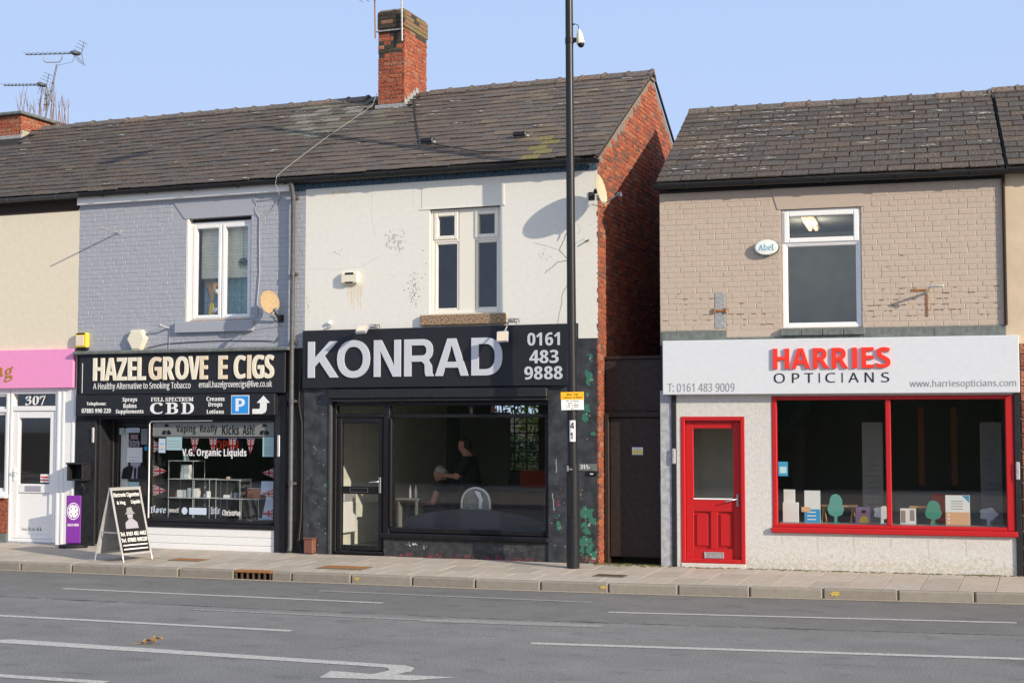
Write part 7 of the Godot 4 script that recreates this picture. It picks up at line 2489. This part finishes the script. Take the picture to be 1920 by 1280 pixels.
	part("print", bld().ball(V(2.81, yb + 0.14, -0.2095), V(0.028, 0.035, 0.002), 6), M.skin, ph)
	part("print", bld().ball(V(2.81, yb + 0.165, -0.2095), V(0.034, 0.026, 0.0025), 6), M.hair_dark, ph)
	based(ph, V(2.8, yb, -0.21))
	var ph2 := thing("photo_card", "small pale green photograph card right of the red mullion", "photo", HF)
	part("board", bld().box(V(3.30, yb, -0.22), V(3.51, yb + 0.22, -0.21), 0.002), M.card_white, ph2)
	part("print", bld().box(V(3.31, yb + 0.02, -0.2098), V(3.37, yb + 0.19, -0.209)).box(V(3.43, yb + 0.05, -0.2098), V(3.49, yb + 0.2, -0.209)), M.room_mid, ph2)
	based(ph2, V(3.4, yb, -0.21))
	var mc := thing("display_card", "white and tan poster card with blue corner in the red shop window", "display card", HF)
	part("board", bld().box(V(3.90, yb, -0.2), V(4.22, yb + 0.41, -0.19), 0.002), M.card_white, mc)
	part("tan_panel", bld().box(V(3.905, yb + 0.005, -0.1898), V(4.215, yb + 0.18, -0.188)), M.card_tan, mc)
	var cn := bld()
	cn.slab(PackedVector2Array([Vector2(4.12, yb + 0.405), Vector2(4.215, yb + 0.31), Vector2(4.215, yb + 0.405)]), -0.1898, -0.188)
	part("corner", cn, M.abel_blue, mc)
	for k in 4:
		part("print", bld().box(V(3.97, yb + 0.22 + k * 0.035, -0.1898), V(4.13, yb + 0.23 + k * 0.035, -0.189)), M.grey_print, mc)
	for k in 3:
		part("print", bld().ball(V(3.94, yb + 0.04 + k * 0.05, -0.188), V(0.014, 0.014, 0.002), 5), M.white_print, mc)
	based(mc, V(4.06, yb, -0.2))
	for k in [[2.2, 2.72, "pale wooden trestle table in the left of the red shop window"], [3.42, 3.80, "pale wooden trestle table in the right of the red shop window"]]:
		var t := thing("trestle_table", k[2], "table", HF)
		part("table_top", bld().box(V(k[0], yb + 0.22, -0.46), V(k[1], yb + 0.245, -0.26), 0.004), M.wood_pale, t)
		for x in [k[0] + 0.06, k[1] - 0.06]:
			part("leg", bld().tube([V(x, yb + 0.22, -0.34), V(x - 0.03, yb, -0.28)], 0.012, 6).tube([V(x, yb + 0.22, -0.36), V(x + 0.03, yb, -0.42)], 0.012, 6), M.wood_pale, t)
		based(t, V(k[0], yb, -0.36))
	var bs := thing("window_sticker", "blue square sticker with pale panel on the left edge of the red shop window", "sticker", HF)
	part("sticker", bld().box(V(1.655, 1.24, -0.047), V(1.79, 1.44, -0.045)), M.abel_blue, bs)
	part("panel", bld().box(V(1.675, 1.28, -0.0448), V(1.77, 1.37, -0.044)), M.paper_aqua, bs)
	based(bs, V(1.7, 1.24, -0.046))
	var rc := thing("office_chair", "red upholstered chair inside the opticians behind the window cards", "chair", HF)
	part("backrest", bld().box(V(3.72, 0.55, -1.25), V(4.15, 0.96, -1.18), 0.05), M.chair_red, rc)
	part("seat", bld().box(V(3.70, 0.42, -1.2), V(4.17, 0.50, -0.75), 0.03), M.chair_red, rc)
	for p in [[3.74, -1.2], [4.13, -1.2], [3.74, -0.79], [4.13, -0.79]]:
		part("leg", bld().tube([V(p[0], 0.42, p[1]), V(p[0], 0.0, p[1])], 0.015, 6), M.steel, rc)
	based(rc, V(3.93, 0, -1.0))
	for k in [[2.75, "tall spectacle display column left of the red mullion inside the opticians"], [4.42, "tall spectacle display column at the right inside the opticians"]]:
		var fd := thing("spectacle_stand", k[1], "display stand", HF)
		part("column", bld().box(V(k[0], 0.0, -1.6), V(k[0] + 0.3, 2.0, -1.5), 0.01), M.room_mid, fd)
		for j in 15:
			part("spectacles", bld().tube([V(k[0] + 0.08, 0.72 + j * 0.082, -1.47), V(k[0] + 0.22, 0.72 + j * 0.082, -1.47)], 0.007, 5), M.card_grey, fd)
		based(fd, V(k[0] + 0.15, 0, -1.55))

	# ---- plants upstairs at the blue-grey house
	var vz := thing("dried_palm", "tall dried palm fronds in a vase behind the upstairs window", "plant")
	part("vase", bld().tube([V(-6.83, 3.72, -0.30), V(-6.83, 3.82, -0.30), V(-6.83, 3.98, -0.30)], [0.04, 0.05, 0.03], 10), M.yellow_box, vz)
	for k in 11:
		var a := -0.8 + k * 0.16
		part("frond", bld().tube([V(-6.83, 3.95, -0.30), V(-6.83 + a * 0.06, 4.2, -0.30), V(-6.83 + a * 0.18, 4.38 - absf(a) * 0.06, -0.29)], [0.005, 0.014, 0.004], 5), M.wood_pale, vz)
	based(vz, V(-6.83, 3.70, -0.3))
	var vs := thing("vase", "pale blue tall vase behind the upstairs window", "vase")
	part("body", bld().tube([V(-6.66, 3.70, -0.29), V(-6.66, 3.95, -0.29), V(-6.68, 4.12, -0.29), V(-6.74, 4.19, -0.29)], [0.035, 0.03, 0.025, 0.03], 10), M.card_white, vs)
	part("flowers", bld().ball(V(-6.76, 3.84, -0.27), V(0.04, 0.03, 0.03), 5).ball(V(-6.74, 3.87, -0.27), V(0.03, 0.03, 0.03), 5), M.white_print, vs)
	based(vs, V(-6.66, 3.7, -0.29))
	var sp := thing("hanging_plant", "small green air plant hanging in front of the upstairs blind", "plant")
	var spb := bld()
	for k in 12:
		var a := TAU * k / 12
		spb.tube([V(-6.18, 4.62, -0.22), V(-6.18 + cos(a) * 0.06, 4.64 + sin(a) * 0.05, -0.21), V(-6.18 + cos(a) * 0.11, 4.60 + sin(a) * 0.09, -0.22)], [0.006, 0.012, 0.003], 4)
	part("leaves", spb, M.hedge, sp)
	part("string", bld().tube([V(-6.18, 4.66, -0.22), V(-6.18, 5.2, -0.22)], 0.003, 4), M.cable_dark, sp)
	based(sp, V(-6.18, 4.55, -0.22))


# ------------------------------------------------------------------ people in the hairdresser's (dim, behind the glass)

# bones: [a, b, ra, rb]; tapered capsules joined by a smooth minimum, meshed as surface nets
func body_mesh(bones: Array, cell: float, k: float) -> ArrayMesh:
	var lo := Vector3(1e9, 1e9, 1e9)
	var hi := -lo
	for b in bones:
		var r: float = maxf(b[2], b[3]) + 2.5 * cell
		for p in [b[0], b[1]]:
			lo = lo.min(p - Vector3.ONE * r)
			hi = hi.max(p + Vector3.ONE * r)
	var n := Vector3i(((hi - lo) / cell).ceil()) + Vector3i.ONE
	var f := PackedFloat32Array()
	f.resize(n.x * n.y * n.z)
	f.fill(1.0)
	for b in bones:
		var r: float = maxf(b[2], b[3]) + k * 2.0 + 2.0 * cell
		var a: Vector3 = b[0]
		var e: Vector3 = b[1]
		var l := (a.min(e) - Vector3.ONE * r - lo) / cell
		var h := (a.max(e) + Vector3.ONE * r - lo) / cell
		var d := e - a
		var dd := maxf(d.length_squared(), 1e-9)
		for z in range(maxi(0, int(l.z)), mini(n.z, int(h.z) + 2)):
			for y in range(maxi(0, int(l.y)), mini(n.y, int(h.y) + 2)):
				for x in range(maxi(0, int(l.x)), mini(n.x, int(h.x) + 2)):
					var p := lo + Vector3(x, y, z) * cell
					var t := clampf((p - a).dot(d) / dd, 0.0, 1.0)
					var s := p.distance_to(a + d * t) - lerpf(b[2], b[3], t)
					var i := x + n.x * (y + n.y * z)
					var o := f[i]
					var q := maxf(k - absf(o - s), 0.0) / k
					f[i] = minf(o, s) - q * q * k * 0.25
	var out := bld()
	var vert := {}
	var vp := PackedVector3Array()
	var vn := PackedVector3Array()
	var idx := func(x: int, y: int, z: int) -> int: return x + n.x * (y + n.y * z)
	for z in n.z - 1:
		for y in n.y - 1:
			for x in n.x - 1:
				var c := PackedFloat32Array()
				var neg := 0
				for q in 8:
					var w := f[(x + (q & 1)) + n.x * ((y + ((q >> 1) & 1)) + n.y * (z + (q >> 2)))]
					c.append(w)
					if w < 0.0: neg += 1
				if neg == 0 or neg == 8: continue
				var s := Vector3.ZERO
				var m := 0
				for e in [[0, 1], [2, 3], [4, 5], [6, 7], [0, 2], [1, 3], [4, 6], [5, 7], [0, 4], [1, 5], [2, 6], [3, 7]]:
					if (c[e[0]] < 0.0) != (c[e[1]] < 0.0):
						var t: float = c[e[0]] / (c[e[0]] - c[e[1]])
						var pa := Vector3(e[0] & 1, (e[0] >> 1) & 1, e[0] >> 2)
						var pb := Vector3(e[1] & 1, (e[1] >> 1) & 1, e[1] >> 2)
						s += pa.lerp(pb, t)
						m += 1
				vert[Vector3i(x, y, z)] = vp.size()
				vp.append(lo + (Vector3(x, y, z) + s / m) * cell)
				vn.append(Vector3(c[1] + c[3] + c[5] + c[7] - c[0] - c[2] - c[4] - c[6], c[2] + c[3] + c[6] + c[7] - c[0] - c[1] - c[4] - c[5], c[4] + c[5] + c[6] + c[7] - c[0] - c[1] - c[2] - c[3]).normalized())
	for key in vert:
		for ax in 3:
			var u := (ax + 1) % 3
			var w := (ax + 2) % 3
			if key[u] == 0 or key[w] == 0: continue
			var p2: Vector3i = key
			p2[ax] += 1
			var fa := f[idx.call(key.x, key.y, key.z)]
			var fb := f[idx.call(p2.x, p2.y, p2.z)]
			if (fa < 0.0) == (fb < 0.0): continue
			var k1: Vector3i = key
			k1[u] -= 1
			var k2: Vector3i = k1
			k2[w] -= 1
			var k3: Vector3i = key
			k3[w] -= 1
			if not (vert.has(k1) and vert.has(k2) and vert.has(k3)): continue
			var q := [vert[key], vert[k1], vert[k2], vert[k3]]
			if fa >= 0.0: q = [q[0], q[3], q[2], q[1]]
			out.stri(vp[q[0]], vp[q[1]], vp[q[2]], vn[q[0]], vn[q[1]], vn[q[2]])
			out.stri(vp[q[0]], vp[q[2]], vp[q[3]], vn[q[0]], vn[q[2]], vn[q[3]])
	return out.mesh()

func head_bones(c: Vector3, fwd: Vector3, up: Vector3) -> Array:
	var sd := fwd.cross(up).normalized()
	var B := []
	B.append([c + up * 0.045 - fwd * 0.02, c + up * 0.04 + fwd * 0.02, 0.078, 0.074])
	B.append([c - up * 0.02 + fwd * 0.035, c - up * 0.075 + fwd * 0.055, 0.058, 0.036])
	B.append([c + up * 0.005 + fwd * 0.09, c - up * 0.025 + fwd * 0.108, 0.010, 0.014])
	B.append([c - up * 0.062 + fwd * 0.088 - sd * 0.016, c - up * 0.062 + fwd * 0.088 + sd * 0.016, 0.010, 0.010])
	B.append([c + up * 0.028 + fwd * 0.083 - sd * 0.03, c + up * 0.028 + fwd * 0.083 + sd * 0.03, 0.012, 0.012])
	for s in [-1.0, 1.0]:
		B.append([c + sd * s * 0.077 + up * 0.012 - fwd * 0.008, c + sd * s * 0.074 - up * 0.028, 0.014, 0.009])
	return B

func hand_bones(w: Vector3, fwd: Vector3, down: Vector3, thumb_side: float) -> Array:
	var sd := fwd.cross(down).normalized()
	var B := []
	for i in 4:
		var o := sd * (i - 1.5) * 0.021
		var kn := w + fwd * 0.085 + o
		B.append([w + o * 0.6, kn, 0.016, 0.011])
		var ln: float = [0.062, 0.072, 0.068, 0.052][i]
		var m := kn + (fwd * 0.85 + down * 0.5).normalized() * ln * 0.55
		B.append([kn, m, 0.0095, 0.0085])
		B.append([m, m + (fwd * 0.4 + down * 0.9).normalized() * ln * 0.5, 0.0085, 0.007])
	var t0 := w + sd * thumb_side * 0.028 + fwd * 0.02
	var t1 := t0 + (sd * thumb_side * 0.7 + fwd * 0.6 + down * 0.3).normalized() * 0.042
	B.append([t0, t1, 0.013, 0.010])
	B.append([t1, t1 + (fwd * 0.9 + down * 0.4).normalized() * 0.034, 0.010, 0.008])
	return B

func build_people() -> void:
	# barber: stands facing left, arms forward to the customer's head
	var o := thing("person", "person standing in black T-shirt and brown trousers cutting hair behind the big window", "person")
	var P := V(-2.62, 0.0, -1.5)
	var hip := P + V(0, 0.93, 0)
	var ch := P + V(-0.05, 1.30, 0)
	var nk := P + V(-0.10, 1.47, 0)
	var hd := P + V(-0.15, 1.62, 0.0)
	var bones := []
	for s in [-1.0, 1.0]:
		var h := hip + V(0, -0.02, s * 0.10)
		bones.append([h, P + V(-0.02, 0.49, s * 0.11), 0.085, 0.058])
		bones.append([P + V(-0.02, 0.49, s * 0.11), P + V(0.02, 0.09, s * 0.11), 0.056, 0.04])
		bones.append([P + V(0.02, 0.05, s * 0.11), P + V(-0.17, 0.035, s * 0.13), 0.042, 0.034])
	bones.append([hip + V(0, 0, -0.07), hip + V(0, 0, 0.07), 0.12, 0.12])
	bones.append([hip, ch, 0.125, 0.135])
	bones.append([ch + V(0, 0.05, -0.12), ch + V(0, 0.05, 0.12), 0.085, 0.085])
	bones.append([ch + V(0, 0.1, 0), nk + V(-0.02, 0.02, 0), 0.06, 0.055])
	bones.append([nk, hd + V(0.0, -0.05, 0), 0.056, 0.055])
	var wrists := []
	for s in [-1.0, 1.0]:
		var sh := ch + V(0, 0.08, s * 0.19)
		var el := sh + V(-0.13, -0.25, s * 0.05)
		var wr := V(-3.10, 1.14, -1.5 + s * 0.13)
		bones.append([sh, el, 0.058, 0.043])
		bones.append([el, wr, 0.041, 0.028])
		wrists.append([wr, (wr - el).normalized(), s])
	var body := bld()
	body.add(body_mesh(bones, 0.02, 0.05), Transform3D())
	body.add(body_mesh(head_bones(hd, V(-0.93, -0.36, 0), V(-0.36, 0.93, 0)), 0.008, 0.02), Transform3D())
	for w in wrists:
		body.add(body_mesh(hand_bones(w[0], w[1], V(0, -0.6, -w[2] * 0.8).normalized(), 1.0), 0.005, 0.008), Transform3D())
	part("body", body, M.skin, o)
	var tee := []
	tee.append([hip + V(0, 0.02, -0.07), hip + V(0, 0.02, 0.07), 0.137, 0.137])
	tee.append([hip + V(0, 0.05, 0), ch, 0.145, 0.152])
	tee.append([ch + V(0, 0.05, -0.12), ch + V(0, 0.05, 0.12), 0.10, 0.10])
	for s in [-1.0, 1.0]:
		var sh := ch + V(0, 0.08, s * 0.19)
		tee.append([sh, sh + V(-0.09, -0.17, s * 0.035), 0.078, 0.068])
	part("t_shirt", body_mesh(tee, 0.02, 0.05), M.shirt_black, o)
	var tr := [[hip + V(0, -0.02, -0.07), hip + V(0, -0.02, 0.07), 0.134, 0.134]]
	for s in [-1.0, 1.0]:
		tr.append([hip + V(0, -0.05, s * 0.10), P + V(-0.02, 0.49, s * 0.11), 0.10, 0.075])
		tr.append([P + V(-0.02, 0.49, s * 0.11), P + V(0.02, 0.08, s * 0.11), 0.074, 0.062])
	part("trousers", body_mesh(tr, 0.02, 0.04), M.trousers, o)
	part("hair", body_mesh([[hd + V(0.0, 0.075, 0), hd + V(0.05, 0.03, 0), 0.074, 0.078], [hd + V(0.06, 0.02, 0), hd + V(0.07, -0.03, 0), 0.06, 0.05]], 0.012, 0.03), M.hair_dark, o)
	for s in [-1.0, 1.0]:
		part("eye", bld().ball(hd + V(-0.085, -0.03, s * 0.03), V(0.008, 0.008, 0.010), 5), M.black_print, o)
	based(o, P)
	# customer under a black cape, facing left, head bowed
	var c := thing("person", "grey haired person seated under a black cape having a haircut", "person")
	var Q := V(-3.18, 0.0, -1.5)
	var h2 := Q + V(-0.02, 1.15, 0)
	var b2 := [[Q + V(0.05, 0.55, -0.09), Q + V(0.05, 0.55, 0.09), 0.13, 0.13], [Q + V(0.05, 0.55, 0), Q + V(0.02, 0.88, 0), 0.13, 0.14], [Q + V(0.02, 0.93, -0.13), Q + V(0.02, 0.93, 0.13), 0.08, 0.08], [Q + V(0.02, 0.95, 0), h2 + V(0.01, -0.05, 0), 0.06, 0.055]]
	for s in [-1.0, 1.0]:
		b2.append([Q + V(0.03, 0.52, s * 0.09), Q + V(-0.40, 0.52, s * 0.11), 0.085, 0.06])
		b2.append([Q + V(-0.40, 0.52, s * 0.11), Q + V(-0.44, 0.12, s * 0.11), 0.056, 0.042])
		b2.append([Q + V(-0.44, 0.08, s * 0.11), Q + V(-0.60, 0.05, s * 0.12), 0.042, 0.034])
		b2.append([Q + V(0.02, 0.93, s * 0.17), Q + V(-0.05, 0.70, s * 0.22), 0.055, 0.042])
		b2.append([Q + V(-0.05, 0.70, s * 0.22), Q + V(-0.28, 0.64, s * 0.12), 0.042, 0.03])
	var bb := bld()
	bb.add(body_mesh(b2, 0.022, 0.05), Transform3D())
	bb.add(body_mesh(head_bones(h2, V(-0.90, -0.43, 0.1).normalized(), V(-0.43, 0.90, 0)), 0.008, 0.02), Transform3D())
	for s in [-1.0, 1.0]:
		bb.add(body_mesh(hand_bones(Q + V(-0.28, 0.64, s * 0.12), V(-1, -0.1, 0).normalized(), V(0, -1, 0), -s), 0.006, 0.008), Transform3D())
	part("body", bb, M.skin, c)
	part("hair", body_mesh([[h2 + V(-0.01, 0.07, 0), h2 + V(0.05, 0.03, 0), 0.077, 0.08], [h2 + V(0.06, 0.02, 0), h2 + V(0.07, -0.05, 0), 0.058, 0.045]], 0.010, 0.03), M.hair_grey, c)
	var cp := [[Q + V(0.02, 0.93, -0.14), Q + V(0.02, 0.93, 0.14), 0.10, 0.10], [Q + V(0.04, 0.6, 0), Q + V(0.02, 0.9, 0), 0.19, 0.16], [Q + V(0.03, 0.56, -0.12), Q + V(-0.42, 0.55, -0.14), 0.14, 0.10], [Q + V(0.03, 0.56, 0.12), Q + V(-0.42, 0.55, 0.14), 0.14, 0.10], [Q + V(-0.44, 0.52, -0.12), Q + V(-0.47, 0.3, 0.12), 0.09, 0.08]]
	part("cape", body_mesh(cp, 0.025, 0.08), M.cape, c)
	for s in [-1.0, 1.0]:
		part("eye", bld().ball(h2 + V(-0.085, -0.035, s * 0.03), V(0.008, 0.008, 0.010), 5), M.black_print, c)
	based(c, Q)
	# barber's chair under the customer
	var bc := thing("barber_chair", "black barber chair carrying the caped customer", "chair")
	part("seat", bld().box(Q + V(-0.3, 0.34, -0.26), Q + V(0.22, 0.42, 0.26), 0.03), M.cape, bc)
	part("backrest", bld().box(Q + V(0.23, 0.42, -0.24), Q + V(0.32, 0.86, 0.24), 0.03), M.cape, bc)
	part("pedestal", bld().tube([Q + V(0, 0.005, 0), Q + V(0, 0.02, 0), Q + V(0, 0.05, 0), Q + V(0, 0.34, 0)], [0.28, 0.28, 0.06, 0.06], 14), M.steel, bc)
	for s in [-1.0, 1.0]:
		part("armrest", bld().box(Q + V(-0.2, 0.60, s * 0.29 - 0.03), Q + V(0.23, 0.64, s * 0.29 + 0.03), 0.01).tube([Q + V(0.1, 0.40, s * 0.29), Q + V(0.1, 0.6, s * 0.29)], 0.015, 6), M.cape, bc)
	based(bc, Q)
	# waiting chair with patterned rounded back near the glass
	var wc := thing("tub_chair", "tub chair with rounded grey patterned back standing close behind the big window", "chair")
	var lm := picture_mat("patterned_cloth", leopard_image(), 0.9)
	lm.texture_repeat = true
	lm.uv1_triplanar = true
	lm.uv1_scale = Vector3.ONE * 3.0
	var W := V(-2.23, 0.0, -0.72)
	var prof := PackedVector2Array()
	for k in 15:
		var a := PI * k / 14
		prof.append(Vector2(cos(a) * 0.24 * (1.0 + 0.08 * sin(a)), 0.66 + pow(sin(a), 0.8) * 0.32))
	prof.append(Vector2(-0.27, 0.3)); prof.append(Vector2(0.27, 0.3))
	var wb := bld()
	wb.t = Transform3D(Basis(), W)
	wb.slab(prof, -0.04, 0.04)
	part("backrest", wb, lm, wc)
	var pipe_pts := []
	for k in 15: pipe_pts.append(W + V(prof[k].x, prof[k].y, 0.04))
	part("piping", bld().tube(pipe_pts, 0.016, 7), M.white_print, wc)
	var th := bld()
	th.t = Transform3D(Basis(), W)
	th.slab(PackedVector2Array([Vector2(-0.02, 0.94), Vector2(0.07, 0.92), Vector2(0.12, 0.80), Vector2(0.10, 0.66), Vector2(0.05, 0.66), Vector2(0.06, 0.80), Vector2(0.01, 0.88)]), 0.041, 0.052)
	part("white_highlight", th, M.white_print, wc)  # white strip shaped as the highlight across the chair back
	part("seat", bld().box(W + V(-0.28, 0.28, -0.55), W + V(0.28, 0.44, -0.05), 0.04), lm, wc)
	for p in [[-0.24, -0.5], [0.24, -0.5], [-0.24, 0.0], [0.24, 0.0]]:
		part("leg", bld().tube([W + V(p[0], 0.3, p[1]), W + V(p[0], 0.0, p[1])], 0.018, 6), M.wood_pale, wc)
	based(wc, W)
	# low curved navy counter just inside the big window
	var ct := thing("curved_counter", "low navy counter with a gently curved top just inside the big window", "counter")
	var cpoly := PackedVector2Array([Vector2(-3.36, 0.01), Vector2(-0.9, 0.01), Vector2(-0.9, 0.50)])
	for k in 13:
		var u := float(k) / 12
		cpoly.append(Vector2(lerpf(-0.95, -3.30, u), 0.665 - 0.17 * pow(absf(u - 0.52) * 2.0, 2.0)))
	var cbb := bld()
	cbb.slab(cpoly, -0.42, -0.36)
	part("front", cbb, M.navy, ct)
	part("shelf", bld().box(V(-3.3, 0.30, -0.56), V(-0.95, 0.33, -0.425), 0.004), M.navy, ct)
	based(ct, V(-2.2, 0.0, -0.4))
	# lit strip on the ceiling and a red cabinet at the back
	var sl := thing("strip_light", "warm ceiling strip light inside the hairdresser's", "light")
	part("fitting", bld().box(V(-2.2, 2.56, -2.62), V(-1.1, 2.62, -2.5), 0.01), M.white_print, sl)
	part("tube", bld().box(V(-2.18, 2.545, -2.59), V(-1.12, 2.559, -2.53)), M.tube_light, sl)
	based(sl, V(-1.65, 2.62, -2.56))
	var rl := OmniLight3D.new()
	rl.name = "strip_lamp"
	rl.light_color = Color(1.0, 0.86, 0.66)
	rl.light_energy = 0.02
	rl.light_size = 0.2
	rl.omni_range = 8.0
	rl.shadow_enabled = true
	rl.position = V(-1.65, 2.45, -2.56)
	add_child(rl)
	var cb := thing("cabinet", "red storage cabinet below the barred back window", "cabinet")
	part("carcass", bld().box(V(-2.75, 0.85, -4.3), V(-2.25, 1.15, -4.0), 0.01), M.chair_red, cb)
	part("worktop", bld().box(V(-3.9, 0.80, -4.4), V(-2.2, 0.845, -3.95), 0.006), M.room_mid, cb)
	for x in [-3.85, -2.3]:
		part("leg", bld().box(V(x, 0.0, -4.35), V(x + 0.06, 0.80, -4.0)), M.room_dark, cb)
	based(cb, V(-3.0, 0, -4.2))
	for k in [-3.55, -3.45]:
		var bt := thing("bottle", "white lotion bottle on the dark stand left of the barber", "bottle", KF, "white bottles beside the mirror")
		part("body", bld().tube([V(k, 0.78, -1.1), V(k, 0.92, -1.1), V(k, 0.95, -1.1), V(k, 0.99, -1.1)], [0.022, 0.022, 0.01, 0.01], 8), M.white_print, bt)
		part("cap", bld().tube([V(k, 0.99, -1.1), V(k, 1.01, -1.1)], 0.013, 8), M.black_print, bt)
		based(bt, V(k, 0.78, -1.1))
	var stn := thing("tool_stand", "dark stand holding lotion bottles beside the barber", "stand")
	part("top", bld().box(V(-3.75, 0.75, -1.3), V(-3.35, 0.78, -0.95), 0.006), M.room_dark, stn)
	for x in [-3.72, -3.41]:
		part("leg", bld().box(V(x, 0.0, -1.27), V(x + 0.03, 0.75, -0.98)), M.room_dark, stn)
	based(stn, V(-3.55, 0, -1.1))
